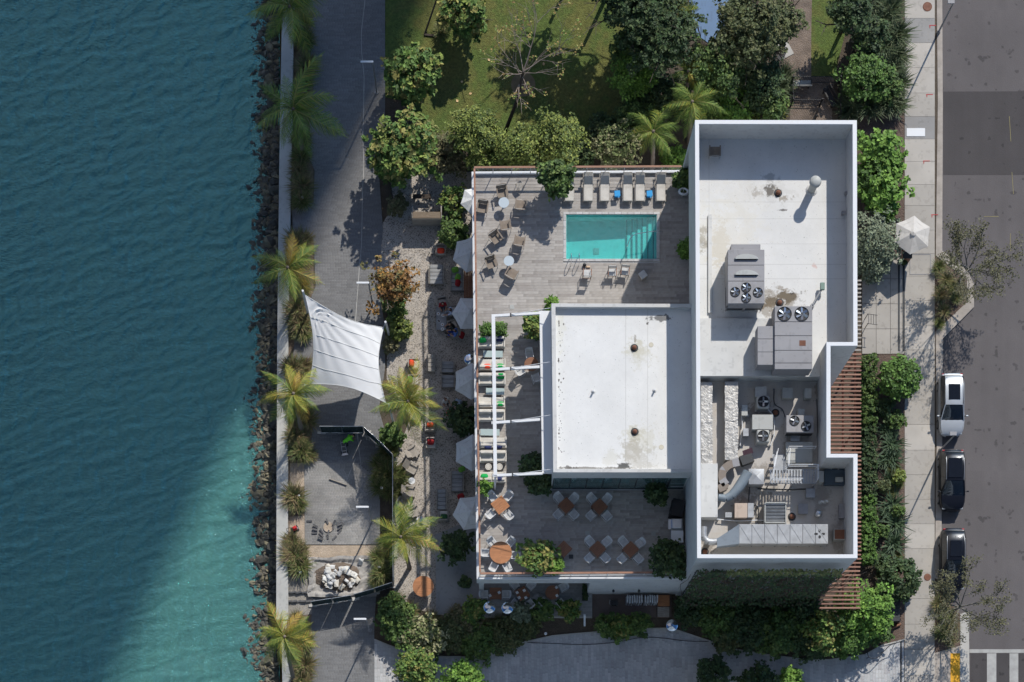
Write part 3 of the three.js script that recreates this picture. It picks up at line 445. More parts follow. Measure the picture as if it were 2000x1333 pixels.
{ // packaged unit with four fans
  const top = ROOFN + 2.0, s = span(1422, 487.5, 1493.5, 593.5, top), t = thing('rooftop_air_unit', 'large grey rooftop air conditioner with four fans and curved hoods', 'air conditioner', V(s.x, ROOFN, s.z));
  obj('plinth', [boxB(s.w - 0.3, 0.35, s.d - 0.3, 0, 0.01, 0)], M.galv, t);
  const zz = [0, 0.29, 0.585, 1].map((k) => -s.d / 2 + k * s.d);
  for (let i = 0; i < 3; i++) obj('panel', [rbox(s.w, 1.64 - (i === 2 ? 0.62 : 0), zz[i + 1] - zz[i] - 0.02, 0, 2 - (1.64 - (i === 2 ? 0.62 : 0)) / 2, (zz[i] + zz[i + 1]) / 2, 0.02, 1)], M.unit, t);
  obj('coil', [boxB(s.w - 0.08, 1.0, zz[3] - zz[2] - 0.12, 0, 0.36, (zz[2] + zz[3]) / 2 - 0.05)], M.dark, t); obj('corner_post', [box(0.16, 1.1, 0.05, 0, 0.9, s.d / 2 - 0.03), box(0.08, 1.1, 0.08, -s.w / 2 + 0.04, 0.9, s.d / 2 - 0.05), box(0.08, 1.1, 0.08, s.w / 2 - 0.04, 0.9, s.d / 2 - 0.05)], M.unit, t);
  obj('intake_box', [boxB(s.w * 0.8, 1.3, 0.42, 0, 0.5, -s.d / 2 - 0.2)], M.unit, t);
  for (const k of [0, 1]) { const h = new THREE.CylinderGeometry(s.w * 0.30, s.w * 0.34, 0.16, 22, 1, false, Math.PI / 2, Math.PI).scale(1, 1, 0.45); obj('hood', [h.translate(0, 2.06, (zz[k] + zz[k + 1]) / 2 + 0.15)], M.unitLight, t); obj('hood_mouth', [box(s.w * 0.55, 0.07, 0.03, 0, 2.045, (zz[k] + zz[k + 1]) / 2 + 0.16)], M.black, t); }
  for (const [x, z] of [[-0.30, 0.40], [0.0, 0.20], [0.32, 0.42], [0.0, 0.66]]) fanPart(t, x * s.w, 2.01, zz[2] + z * (zz[3] - zz[2]) + 0.12, 0.31);
}
{ // long unit with two fans and sloping sections
  const top = ROOFN + 1.9, s = span(1513.5, 598, 1587, 722, top), t = thing('rooftop_air_unit', 'long grey rooftop air handler with two large fans at its end', 'air conditioner', V(s.x, ROOFN, s.z));
  obj('plinth', [boxB(s.w - 0.2, 0.4, s.d - 0.3, 0, 0.01, 0)], M.dark, t);
  const zz = [0, 0.25, 0.47, 0.70, 0.90, 1].map((k) => -s.d / 2 + k * s.d);
  for (let i = 0; i < 5; i++) obj('panel', [rbox(s.w, 1.5, zz[i + 1] - zz[i] - 0.025, 0, 1.15, (zz[i] + zz[i + 1]) / 2, 0.02, 1)], M.unit, t);
  for (const x of [-0.24, 0.22]) fanPart(t, x * s.w, 1.91, (zz[0] + zz[1]) / 2, 0.46, 6);
  obj('service_plate', [box(0.42, 0.01, 0.36, s.w * 0.24, 1.906, (zz[2] + zz[3]) / 2)], M.rust, t);
}
{
  const s = span(1480, 637, 1513, 713.5, ROOFN + 1.7), t = thing('air_duct', 'grey sheet metal return duct beside the long two-fan unit', 'duct', V(s.x, ROOFN, s.z));
  for (let i = 0; i < 3; i++) obj('section', [rbox(s.w, 1.2, s.d / 3 - 0.02, 0, 1.1, -s.d / 2 + (i + 0.5) * s.d / 3, 0.02, 1)], M.unit, t); obj('leg', [boxB(0.08, 0.5, s.d * 0.8, -s.w * 0.3), boxB(0.08, 0.5, s.d * 0.8, s.w * 0.3)], M.galv, t);
}
{ // leaning exhaust and big mushroom cowl on the upper roof
  const p = roofP(1594, 353, ROOFN + 1.7), t = thing('exhaust_cowl', 'tall grey exhaust pipe with domed cap on the upper roof', 'vent', V(p.x, ROOFN, p.z));
  obj('pipe', [cyl(0.26, 0.26, 1.5)], M.unitLight, t); obj('cap', [new THREE.LatheGeometry([[0.39, 1.4], [0.39, 1.58], [0.33, 1.68], [0.16, 1.74], [0.001, 1.75]].map((q) => new THREE.Vector2(...q)), 26)], M.unitLight, t); obj('collar', [cyl(0.42, 0.30, 0.12)], M.white, t);
}
for (const [x, y, h, l] of [[1520, 377.5, ROOFN, 'rusty domed roof drain in a mossy stain beside the tall exhaust pipe'], [1523, 592, ROOFN, 'rusty domed roof drain in a black stain between the two big air units'], [1547, 1010, ROOFS, 'rusty domed roof drain beside the louvred duct box'], [1515, 807, ROOFS, 'rusty domed roof drain beside the upper condenser fan'], [1377, 1079, ROOFS, 'rusty domed roof drain in the corner of the lower roof'], [1602, 1040, ROOFS, 'rusty domed roof drain behind the long segmented duct']]) {
  const p = P(x, y, h), d = thing('roof_drain', l, 'roof drain', V(p.x, h + 0.01, p.z)); obj('collar', [new THREE.CylinderGeometry(0.24, 0.28, 0.05, 20).translate(0, 0.025, 0)], M.dark, d); obj('dome', [new THREE.LatheGeometry([[0.17, 0.05], [0.17, 0.12], [0.1, 0.2], [0.001, 0.22]].map((q) => new THREE.Vector2(...q)), 18)], M.rust, d);
}
{ const t = thing('gas_pipe', 'green capped pipe elbow beside the long two-fan unit', 'pipe'), a = P(1588, 596, ROOFN + 0.3), b = P(1608, 560, ROOFN + 0.4); obj('pipe', [rod(a, b, 0.07)], M.galv, t); obj('valve', [rbox(0.3, 0.22, 0.5, b.x - 0.05, ROOFN + 0.42, b.z, 0.04, 1)], mat([0.16, 0.24, 0.20], { roughness: 0.6 }), t); obj('foot', [boxB(0.2, 0.3, 0.2, a.x, ROOFN + 0.008, a.z)], M.galv, t); }
for (const [x, y, l] of [[1653, 380, 'small grey junction box on the upper roof beside the drain stain'], [1647, 418, 'small dark junction box mounted low on the upper parapet']]) { const p = P(x, y, ROOFN + 0.2), t = thing('junction_box', l, 'junction box', V(p.x, ROOFN, p.z)); obj('body', [rbox(0.28, 0.36, 0.2, 0, 0.35, 0, 0.02, 1)], M.unit, t); obj('stand', [boxB(0.06, 0.2, 0.06, 0, 0.008)], M.galv, t); }
// ---- lower roof: wrapped ducts, condensers, platform, long duct
const foil = mat([0.46, 0.45, 0.44], { roughness: 0.5, metalness: 0.4, map: grimeT, bumpMap: tex(512, 1.7, (u, v) => fbm(u * 7, v * 7, 7, 301, 5, 0.62), false), bumpScale: 0.07 });
function crinkled(w, h, d, amp, seed) { const g = new THREE.BoxGeometry(w, h, d, Math.ceil(w / 0.1), Math.ceil(h / 0.2), Math.ceil(d / 0.12)), p = g.attributes.position; for (let i = 0; i < p.count; i++) { const x = p.getX(i), y = p.getY(i), z = p.getZ(i), n = amp * noise.noise(x * 3 + seed, y * 3, z * 2.6) + amp * 0.5 * noise.noise(x * 8 + seed, y * 8, z * 7); p.setXYZ(i, x + n, y + n, z + n * 0.5); } g.computeVertexNormals(); return g; }
for (const [a, b, c, d, l] of [[1369.5, 747, 1392, 906, 'foil-wrapped rectangular duct running along the parapet of the lower roof'], [1416, 746, 1442, 899, 'foil-wrapped rectangular duct standing apart on the lower roof']]) {
  const s = span(a, b, c, d, ROOFS + 0.85), t = thing('wrapped_duct', l, 'duct', V(s.x, ROOFS, s.z)), n = 6; for (let i = 0; i < n; i++) { const L = s.d / n; obj('section', [crinkled(s.w - (i % 2) * 0.03, 0.62, L + 0.01, 0.03, i * 7 + a).translate(0, 0.53 + (i % 3) * 0.012, -s.d / 2 + (i + 0.5) * L)], foil, t); }
  obj('support', [boxB(s.w, 0.22, 0.08, 0, 0.008, -s.d * 0.3), boxB(s.w, 0.22, 0.08, 0, 0.008, s.d * 0.3)], M.galv, t);
}
function condenser(x, y, l) { const p = P(x, y, ROOFS + 0.85), t = thing('condenser', l, 'condenser', V(p.x, ROOFS, p.z)); obj('cabinet', [rbox(0.88, 0.74, 0.88, 0, 0.46, 0, 0.12, 3)], M.unitLight, t); obj('base', [boxB(0.95, 0.1, 0.95, 0, 0.008)], M.concrete, t); fanPart(t, 0, 0.845, 0, 0.36, 4, true); }
condenser(1491.5, 785, 'square fan condenser in front of the tall pale cabinet'); condenser(1491, 852, 'square fan condenser in front of the flat grey cabinet');
for (const [a, b, c, d, h, m, l] of [[1476, 756, 1497, 775, 0.75, M.unitLight, 'narrow pale cabinet behind a fan condenser'], [1470, 811, 1509.5, 839, 0.8, M.unitLight, 'wide flat grey cabinet between the two fan condensers'], [1529, 758.5, 1548.5, 777.5, 0.6, M.unitLight, 'square pale hatch box between condenser and parapet wall'], [1572, 759.5, 1585, 778, 0.7, M.unitLight, 'narrow pale box beside the notched parapet wall'], [1369.7, 906.5, 1401.5, 1010.5, 1.15, M.white, 'long white rendered housing against the parapet of the lower roof'], [1435.6, 984, 1459.5, 1011.5, 0.7, mat([0.50, 0.40, 0.33], { map: grimeT }), 'square beige cabinet near the white housing'], [1461, 984, 1472, 1011, 0.55, M.galv, 'narrow metal box fixed to the beige cabinet'], [1417, 1002, 1430.5, 1011, 0.4, M.galv, 'small metal box on the lower roof beside the white housing'], [1536, 864, 1587, 904, 0.5, M.unitLight, 'low grey equipment kerb behind the stair platform'], [1600, 921.5, 1609, 942, 0.9, M.unitLight, 'pale end box beside the stair platform'], [1611, 918, 1655, 947, 0.55, mat([0.05, 0.075, 0.10], { roughness: 0.5 }), 'dark blue low tank in the parapet corner'], [1632.5, 933, 1646.5, 941.5, 0.75, M.unitLight, 'small pale box on the dark blue tank']]) {
  const s = span(a, b, c, d, ROOFS + h), t = thing('equipment_box', l, 'equipment box', V(s.x, ROOFS, s.z)); obj('housing', [rbox(s.w, h - 0.06, s.d, 0, 0.06 + (h - 0.06) / 2, 0, 0.025, 1)], m, t); obj('lid', [rbox(s.w + 0.03, 0.04, s.d + 0.03, 0, h + 0.012, 0, 0.01, 1)], m, t); obj('skid', [boxB(s.w - 0.1, 0.055, s.d - 0.1, 0, 0.008)], M.dark, t);
}
for (const [a, b, c, d, h, m, l] of [[1449, 792, 1460, 812, 0.5, M.unitLight, 'small pale valve box beside the free-standing wrapped duct'], [1452, 838, 1462, 852, 0.6, M.galv, 'small metal cabinet between wrapped duct and condensers'], [1545, 850, 1562, 862, 0.5, M.galv, 'metal tray box below the mauve-grey condenser'], [1575, 955, 1592, 972, 0.4, M.galv, 'low metal crate below the service platform'], [1560, 985, 1578, 1004, 0.35, M.unit, 'low grey kerb box behind the long segmented duct'], [1640, 985, 1656, 1012, 0.5, M.unit, 'grey cabinet against the street side parapet']]) {
  const s = span(a, b, c, d, ROOFS + h), t = thing('equipment_box', l, 'equipment box', V(s.x, ROOFS, s.z)); obj('housing', [rbox(s.w, h - 0.06, s.d, 0, 0.06 + (h - 0.06) / 2, 0, 0.025, 1)], m, t); obj('lid', [rbox(s.w + 0.03, 0.04, s.d + 0.03, 0, h + 0.012, 0, 0.01, 1)], m, t); obj('skid', [boxB(s.w - 0.1, 0.055, s.d - 0.1, 0, 0.008)], M.dark, t);
}
{ // two-fan condenser rack
  const s = span(1536, 811.5, 1590, 845, ROOFS + 1.35), t = thing('condenser', 'low mauve-grey condenser with two fans beside the notched wall', 'condenser', V(s.x, ROOFS, s.z)); obj('cabinet', [rbox(s.w, 0.95, s.d, 0, 0.87, 0, 0.04, 2)], M.unit, t); obj('coil', [boxB(s.w - 0.1, 0.6, 0.03, 0, 0.5, s.d / 2 + 0.012)], M.black, t); obj('leg', [-1, 1].map((k) => boxB(0.08, 0.45, s.d, k * s.w * 0.42, 0.008)), M.galv, t); fanPart(t, -s.w * 0.2, 1.36, -s.d * 0.18, 0.32, 4); fanPart(t, s.w * 0.22, 1.36, s.d * 0.14, 0.32, 4);
  const q = span(1560, 798, 1573, 811, ROOFS + 0.9), u = thing('equipment_box', 'small pale control box behind the mauve-grey condenser', 'equipment box', V(q.x, ROOFS, q.z)); obj('housing', [rbox(q.w, 0.7, q.d, 0, 0.45, 0, 0.02, 1)], M.unitLight, u); obj('skid', [boxB(q.w, 0.1, q.d, 0, 0.008)], M.dark, u);
}
{ // dark sheet metal transition and boxes near the wrapped duct
  const stained = mat([0.24, 0.20, 0.17], { roughness: 0.8, map: grimeT }); const t = thing('duct_elbow', 'stained curved duct elbow between the wrapped duct and the white housing', 'duct'), pts = [[1441, 905], [1428, 908], [1416, 916], [1410, 926], [1411, 940], [1417, 950], [1405, 956]].map(([x, y]) => P(x, y, ROOFS + 0.7));
  const cv = new THREE.CatmullRomCurve3(pts), sec = []; for (let i = 0; i < 9; i++) { const a = cv.getPoint(i / 9), b = cv.getPoint((i + 1) / 9); obj('segment', [beam(a.clone().lerp(b, -0.25), b.clone().lerp(a, -0.25), 0.52, 0.5 - (i % 2) * 0.01)], i % 3 ? stained : M.unit, t); } obj('support', [boxB(0.1, 0.5, 0.5, pts[3].x, ROOFS + 0.008, pts[3].z)], M.galv, t);
  const u = thing('duct_elbow', 'blue-grey round duct running from white housing to the square hood', 'duct'), q = [[1403, 972], [1420, 974], [1432, 966], [1445, 950], [1455, 936], [1463, 925]].map(([x, y]) => P(x, y, ROOFS + 0.85)), c2 = new THREE.CatmullRomCurve3(q); for (let i = 0; i < 6; i++) obj('segment', [rod(c2.getPoint(i / 6), c2.getPoint((i + 1.05) / 6), 0.23 + i * 0.035, 0.265 + i * 0.035, 16)], mat([0.20, 0.245, 0.29], { roughness: 0.6, map: grimeT }), u); obj('support', [boxB(0.08, 0.7, 0.3, q[2].x, ROOFS + 0.008, q[2].z)], M.galv, u);
  const s = span(1463, 916, 1493, 946, ROOFS + 1.2), v = thing('exhaust_hood', 'square sheet metal hood with crossed creases beside the stair platform', 'hood', V(s.x, ROOFS, s.z)); obj('housing', [boxB(s.w, 0.75, s.d, 0, 0.4)], M.galv, v); obj('top', [new THREE.ConeGeometry(s.w * 0.707, 0.14, 4, 1).rotateY(Math.PI / 4).scale(1, 1, s.d / s.w).translate(0, 1.222, 0)], M.galv, v); obj('leg', [-1, 1].map((k) => boxB(0.06, 0.4, s.d * 0.9, k * s.w * 0.45, 0.008)), M.galv, v);
  const s2 = span(1447, 884, 1472, 908, ROOFS + 0.6), w = thing('equipment_box', 'dark open crate of parts beside the stained duct elbow', 'equipment box', V(s2.x, ROOFS, s2.z), 0.35); obj('housing', [rbox(s2.w, 0.5, s2.d * 0.8, 0, 0.27, 0, 0.02, 1)], M.dark, w); obj('flap', [new THREE.BoxGeometry(s2.w * 0.8, 0.02, 0.4).rotateX(0.5).translate(0.2, 0.58, -0.4)], mat([0.10, 0.05, 0.06], { roughness: 0.5 }), w); obj('skid', [boxB(s2.w * 0.9, 0.03, 0.5)], M.black, w);
}
{ // service stair and platform with white guard rails
  const ph = ROOFS + 1.2, t = thing('service_platform', 'grated service platform with white guard rails and steps on the lower roof', 'platform'), C = (x, y, h = ph) => P(x, y, h);
  const s = span(1503, 918, 1596, 944, ph); for (let i = 0; i < 16; i++) obj('grating_bar', [box(0.12, 0.035, s.d, s.x - s.w / 2 + (i + 0.5) * s.w / 16, ph, s.z)], M.galv, t);
  obj('platform_frame', [box(s.w, 0.1, 0.06, s.x, ph - 0.07, s.z - s.d / 2), box(s.w, 0.1, 0.06, s.x, ph - 0.07, s.z + s.d / 2)], M.galv, t);
  for (const [x, y] of [[1504, 919], [1504, 943], [1595, 919], [1595, 943], [1550, 943], [1550, 919]]) { const p = C(x, y); obj('leg', [boxB(0.07, 1.15, 0.07, p.x, ROOFS + 0.008, p.z)], M.galv, t); }
  const st = span(1513, 880, 1538, 918, ph); for (let i = 0; i < 6; i++) obj('tread', [box(st.w, 0.04, st.d / 6 * 0.8, st.x, ROOFS + 0.2 + i * 0.18, st.z - st.d / 2 + (i + 0.5) * st.d / 6)], M.galv, t);
  const rl = (pts) => { for (const k of [0.55, 1.05]) obj('guard_rail', [tube(pts.map(([x, y, h]) => { const p = C(x, y, h ?? ph); p.y += k; return p; }).flatMap((p, i, a) => i && i < a.length - 1 ? [p.clone().lerp(a[i - 1], 0.03), p, p.clone().lerp(a[i + 1], 0.03)] : [p]), 0.022, 50, 6)], M.whitePaint, t); for (const [x, y, h] of pts) { const p = C(x, y, h ?? ph); obj('rail_post', [cyl(0.022, 0.022, 1.06, p.x, p.y, p.z, 6)], M.whitePaint, t); } };
  rl([[1516, 884, ROOFS + 0.2], [1509, 918], [1505, 942], [1563, 942]]); rl([[1539, 884, ROOFS + 0.2], [1537, 915], [1594, 915], [1594, 942]]); rl([[1537, 880, ROOFS + 0.2], [1590, 880, ROOFS + 0.2]]);
}
{ // long segmented duct and its ends
  const h = 1.45, s = span(1444, 1024.5, 1618, 1062.5, ROOFS + h), t = thing('segmented_duct', 'long flat sheet metal duct in creased segments with petal-shaped holes', 'duct', V(s.x, ROOFS, s.z)), n = 7;
  for (let i = 0; i < n; i++) { const L = s.w / n, x = -s.w / 2 + (i + 0.5) * L, g = obj('segment', [rbox(L - 0.015, 0.95, s.d, x, 0.97, 0, 0.015, 1)], M.galv, t); obj('crease', [beam(V(x - L * 0.45, 1.449, -s.d * 0.46), V(x + L * 0.45, 1.449, s.d * 0.46), 0.035, 0.03)], M.galv, g); }
  for (const [dx, dz] of [[0, 0.2], [0, -0.2], [0.24, 0], [-0.24, 0]]) obj('vent_hole', [new THREE.CylinderGeometry(0.11, 0.11, 0.008, 12).scale(dx ? 1.2 : 0.8, 1, dx ? 0.7 : 1).translate(s.w * 0.405 + dx, 1.452, dz)], M.black, t);
  for (let i = 0; i < 8; i++) obj('leg', [boxB(0.07, 0.5, s.d * 0.9, -s.w * 0.46 + i * s.w * 0.131, 0.008)], M.dark, t);
  const a = span(1402, 1028, 1444, 1062, ROOFS + 1.3); const taper = tris([]); const v = (x, y, z) => [x, y, z], L = a.w, b = s.d / 2, c = 0.3;
  const pos = []; const q = (A, B, C, D) => pos.push(...A, ...B, ...C, ...A, ...C, ...D); const o = -s.w / 2; q([o - L, 1.15, -c + 0.55], [o - L, 1.15, c + 0.5], [o, 1.44, b], [o, 1.44, -b]); q([o - L, 0.6, c + 0.5], [o - L, 1.15, c + 0.5], [o, 1.44, b], [o, 0.5, b]); q([o - L, 0.6, -c + 0.55], [o - L, 1.15, -c + 0.55], [o, 1.44, -b], [o, 0.5, -b]);
  obj('taper', [tris(pos)], mat([0.21, 0.25, 0.30], { roughness: 0.6, map: grimeT }), t);
  const e = [[1402, 1058], [1384, 1059], [1375, 1050], [1375, 1030]].map(([x, y]) => P(x, y, ROOFS + 0.9)), cv = new THREE.CatmullRomCurve3(e), u = thing('duct_elbow', 'round metal elbow duct in the parapet corner of the lower roof', 'duct'); for (let i = 0; i < 6; i++) obj('segment', [rod(cv.getPoint(i / 6), cv.getPoint((i + 1.06) / 6), 0.23, 0.23, 16)], M.galv, u); obj('support', [boxB(0.4, 0.7, 0.1, e[1].x, ROOFS + 0.008, e[1].z)], M.galv, u);
  const k = span(1631, 1035, 1650, 1053, ROOFS + 0.9), w = thing('equipment_box', 'open rust-brown filter box at the end of the segmented duct', 'equipment box', V(k.x, ROOFS, k.z)); obj('housing', [boxB(k.w + 0.1, 0.8, k.d + 0.1, 0, 0.05)], M.unitLight, w); obj('filter', [box(k.w, 0.04, k.d, 0, 0.87, 0)], M.rust, w);
  const m = span(1495, 982, 1535.5, 1021, ROOFS + 1.0), x = thing('louvre_box', 'open-topped metal louvre box behind the segmented duct', 'duct', V(m.x, ROOFS, m.z)); obj('side', [box(0.06, 0.9, m.d, -m.w / 2, 0.5, 0), box(0.06, 0.9, m.d, m.w / 2, 0.5, 0), box(m.w, 0.9, 0.06, 0, 0.5, -m.d / 2), box(m.w, 0.9, 0.06, 0, 0.5, m.d / 2)], M.unitLight, x); for (let i = 0; i < 6; i++) obj('louvre', [new THREE.BoxGeometry(m.w - 0.08, 0.02, m.d / 6).rotateX(0.6).translate(0, 0.85, -m.d / 2 + (i + 0.5) * m.d / 6)], M.galv, x);
}
{ const t = thing('skylight_frame', 'white-framed dark square skylight in the parapet corner', 'skylight'), s = span(1624.5, 912, 1637.5, 927, ROOFS + 0.5); obj('frame', [box(s.w, 0.06, 0.05, s.x, ROOFS + 0.5, s.z - s.d / 2), box(s.w, 0.06, 0.05, s.x, ROOFS + 0.5, s.z + s.d / 2), box(0.05, 0.062, s.d, s.x - s.w / 2, ROOFS + 0.5, s.z), box(0.05, 0.062, s.d, s.x + s.w / 2, ROOFS + 0.5, s.z)], M.whitePaint, t); obj('kerb', [boxB(s.w - 0.02, 0.47, s.d - 0.02, s.x, ROOFS + 0.008, s.z)], M.black, t); }
for (const [x, y] of [[1605, 979], [1613, 978]]) { const p = P(x, y, ROOFS + 0.5), t = thing('goose_neck', 'white gooseneck vent pipe on the lower roof', 'vent pipe', V(p.x, ROOFS, p.z), 0, 'gooseneck vents on the lower roof'); obj('pipe', [tube([V(0, 0.01, 0), V(0, 0.4, 0), V(0.03, 0.5, 0.02), V(0.12, 0.5, 0.06), V(0.14, 0.4, 0.08)], 0.055, 20, 9)], M.whitePaint, t); obj('flashing', [cyl(0.14, 0.07, 0.06, 0, 0.008)], M.white, t); }
{ const p = P(1600, 1003, ROOFS + 0.6), t = thing('roof_fan', 'small shiny green-grey roof fan beside the segmented duct', 'vent', V(p.x, ROOFS, p.z)); obj('stub', [cyl(0.2, 0.2, 0.4, 0, 0.008)], M.galv, t); obj('dome', [new THREE.SphereGeometry(0.28, 18, 9, 0, 6.283, 0, 1.57).translate(0, 0.4, 0)], M.steel, t); }
for (const [pts, l, r] of [[[[1608, 700], [1606, 780], [1610, 840], [1608, 880]], 'thin dark conduit along the notched parapet wall', 0.03], [[[1655, 915], [1654, 990], [1653, 1030]], 'thin dark conduit along the parapet above the dark tank', 0.035], [[[1465, 945], [1465, 985], [1480, 990], [1480, 1022]], 'dark pipe run between the square hood and the segmented duct', 0.04], [[[1500, 800], [1510, 812], [1512, 850], [1505, 870]], 'pale refrigerant pipe beside the two fan condensers', 0.03], [[[1447, 800], [1450, 830], [1446, 870]], 'thin pale pipe beside the free-standing wrapped duct', 0.03], [[[1512, 760], [1514, 790], [1528, 800], [1534, 815]], 'dark pipe run between hatch box and mauve-grey condenser', 0.035], [[[1596, 780], [1598, 850], [1604, 905]], 'thin dark pipe beside the notched wall and platform', 0.03], [[[1402, 1015], [1440, 1018], [1490, 1017], [1535, 1022]], 'pale pipe run behind the long segmented duct', 0.035], [[[1480, 955], [1540, 957], [1590, 955]], 'dark cable tray below the service platform', 0.05]]) { const t = thing('conduit', l, 'conduit'); obj('pipe', [tube(pts.map(([x, y]) => P(x, y, ROOFS + 0.25)), r, 30, 6)], /pale/.test(l) ? M.whitePaint : M.dark, t); obj('bracket', pts.map(([x, y]) => { const p = P(x, y, ROOFS + 0.25); return boxB(0.12, 0.2, 0.12, p.x, ROOFS + 0.008, p.z); }), M.galv, t); }

// ================================================================ furniture
const F = {
  taupe: mat([0.27, 0.22, 0.175], { roughness: 0.9, map: grainT }), sling: mat([0.60, 0.60, 0.59], { roughness: 0.85, map: grainT }), slingWarm: mat([0.58, 0.545, 0.49], { roughness: 0.9, map: grainT }), cream: mat([0.66, 0.62, 0.55], { roughness: 0.95, map: grainT }), grey: mat([0.33, 0.335, 0.34], { roughness: 0.95, map: grainT }),
  wicker: mat([0.40, 0.38, 0.35], { roughness: 0.9, map: woodT }), glass: mat([0.38, 0.46, 0.45], { roughness: 0.15 }), green: mat([0.0, 0.30, 0.06], { roughness: 0.9 }), red: mat([0.68, 0.06, 0.02], { roughness: 0.9 }), navy: mat([0.022, 0.03, 0.10], { roughness: 0.95 }), lime: mat([0.16, 0.36, 0.05], { roughness: 0.9 }), crimson: mat([0.30, 0.015, 0.018], { roughness: 0.9 }), blue: mat([0.0, 0.27, 0.60], { roughness: 0.5 }), tableTop: mat([0.46, 0.52, 0.56], { roughness: 0.25 }), canvas: mat([0.74, 0.75, 0.76], { roughness: 0.9, map: grimeT }),
};
const put = (proto, list, h, fn) => list.forEach(([x, y, yaw, label, group], i) => { const p = P(x, y, h + (fn ?? 0.4)); p.y = h; if (!proto.placed) { proto.placed = true; proto.position.copy(p); proto.rotation.y = yaw; proto.userData.label = label; if (group) proto.userData.group = group; } else { const d = dup(proto, p, yaw, label); if (group) d.userData.group = group; else delete d.userData.group; } });
const deg = (a) => a * Math.PI / 180;
const legs4 = (t, w, d, h, r, m) => { for (const [sx, sz] of [[-1, -1], [1, -1], [-1, 1], [1, 1]]) obj('leg', [boxB(r, h, r, sx * w, 0, sz * d)], m, t); };
function sled(name, cat, m, fm, w, d, hs, hb, arms) {            // open-framed chair, faces +z
  const t = thing(name, '', cat); 
  const sg = new THREE.BoxGeometry(w, 0.035, d, 4, 1, 4), p = sg.attributes.position; for (let i = 0; i < p.count; i++) { const x = p.getX(i) / w, z = p.getZ(i) / d; p.setY(i, p.getY(i) - 0.03 * (1 - 4 * x * x) * 0.6 + 0.02 * z); } sg.computeVertexNormals(); obj('seat', [sg.translate(0, hs, 0)], m, t);
  const bg = new THREE.BoxGeometry(w, hb - hs, 0.035, 6, 3, 1), q = bg.attributes.position; for (let i = 0; i < q.count; i++) { const x = q.getX(i) / w, y = q.getY(i) / (hb - hs) + 0.5; q.setZ(i, q.getZ(i) - 0.17 * y + 0.10 * 4 * x * x * 0.6); } bg.computeVertexNormals(); obj('backrest', [bg.translate(0, (hs + hb) / 2 + 0.03, -d / 2 - 0.02)], m, t);
  for (const s of [-1, 1]) { obj('leg', [beam(V(s * w / 2, 0.01, d / 2), V(s * w / 2, arms ? 0.64 : hs, d / 2 - 0.03), 0.025, 0.025)], fm, t); obj('leg', [beam(V(s * w / 2, 0.01, -d / 2 - 0.05), V(s * w / 2, hb - 0.05, -d / 2 - 0.12), 0.025, 0.025)], fm, t); obj('runner', [beam(V(s * w / 2, 0.0125, -d / 2 - 0.05), V(s * w / 2, 0.0125, d / 2), 0.025, 0.025)], fm, t); if (arms) obj('armrest', [beam(V(s * w / 2, 0.65, -d / 2 - 0.1), V(s * w / 2, 0.65, d / 2), arms, 0.03)], arms > 0.04 ? m : fm, t); }
  obj('rear_rail', [box(w, 0.03, 0.03, 0, hb, -d / 2 - 0.12)], fm, t); return t;
}
// ---- pool deck
const taupeFrame = mat([0.42, 0.40, 0.37], { roughness: 0.5 });
const arm = sled('terrace_armchair', 'armchair', F.taupe, taupeFrame, 0.70, 0.62, 0.40, 0.78, 0.09);
put(arm, [[981, 377, deg(10), 'taupe sling armchair tucked behind a round glass table under the railing shadow'], [942.5, 407, deg(-8), 'taupe sling armchair standing alone beside the long side railing'], [1017, 400, deg(175), 'taupe sling armchair with its back to the potted tree shadow'], [987, 440, deg(188), 'taupe sling armchair upper one of an overlapping pair'], [969, 466, deg(35), 'taupe sling armchair lower one of an overlapping pair'], [1015, 471, deg(170), 'taupe sling armchair standing alone between the two round tables'], [960, 515, deg(20), 'taupe sling armchair beside the lower round table facing the railing'], [1000, 534, deg(150), 'taupe sling armchair beneath the lower round table facing away'], [1396, 293, deg(180), 'taupe sling armchair left on the shaded upper roof']].map((a) => a), DECK);
{ const last = scene.getObjectByName('terrace_armchair_008'); const p = P(1396, 296, ROOFN + 0.4); last.position.set(p.x, ROOFN + 0.01, p.z); }
function roundTable(name, label, x, y, h, r, topMat, ht, footMat = M.steel, yaw = 0) { const p = P(x, y, h + ht); p.y = h; const t = thing(name, label, 'table', p, yaw); obj('tabletop', [new THREE.CylinderGeometry(r, r * 0.98, 0.03, 36).translate(0, ht, 0)], topMat, t); obj('column', [cyl(0.04, 0.04, ht - 0.02)], footMat, t); obj('foot', [cyl(r * 0.5, r * 0.3, 0.03, 0, 0.002, 0, 20)], footMat, t); return t; }
roundTable('round_table', 'pale round table top between three taupe armchairs near the railing corner', 984, 396, DECK, 0.37, F.tableTop, 0.62); roundTable('round_table', 'pale round table top between two taupe armchairs farther from the railing corner', 994, 510, DECK, 0.36, F.tableTop, 0.62);
{ const p = P(1015, 360, DECK + 0.5); p.y = DECK; const t = thing('side_table', 'small woven grey square side table under the pool terrace railing', 'side table', p, deg(35)); for (let i = 0; i < 7; i++) obj('slat', [box(0.045, 0.02, 0.4, -0.17 + i * 0.057, 0.48, 0)], F.wicker, t); legs4(t, 0.18, 0.18, 0.47, 0.03, M.dark); }
const lounger = thing('sun_lounger', '', 'sun lounger');
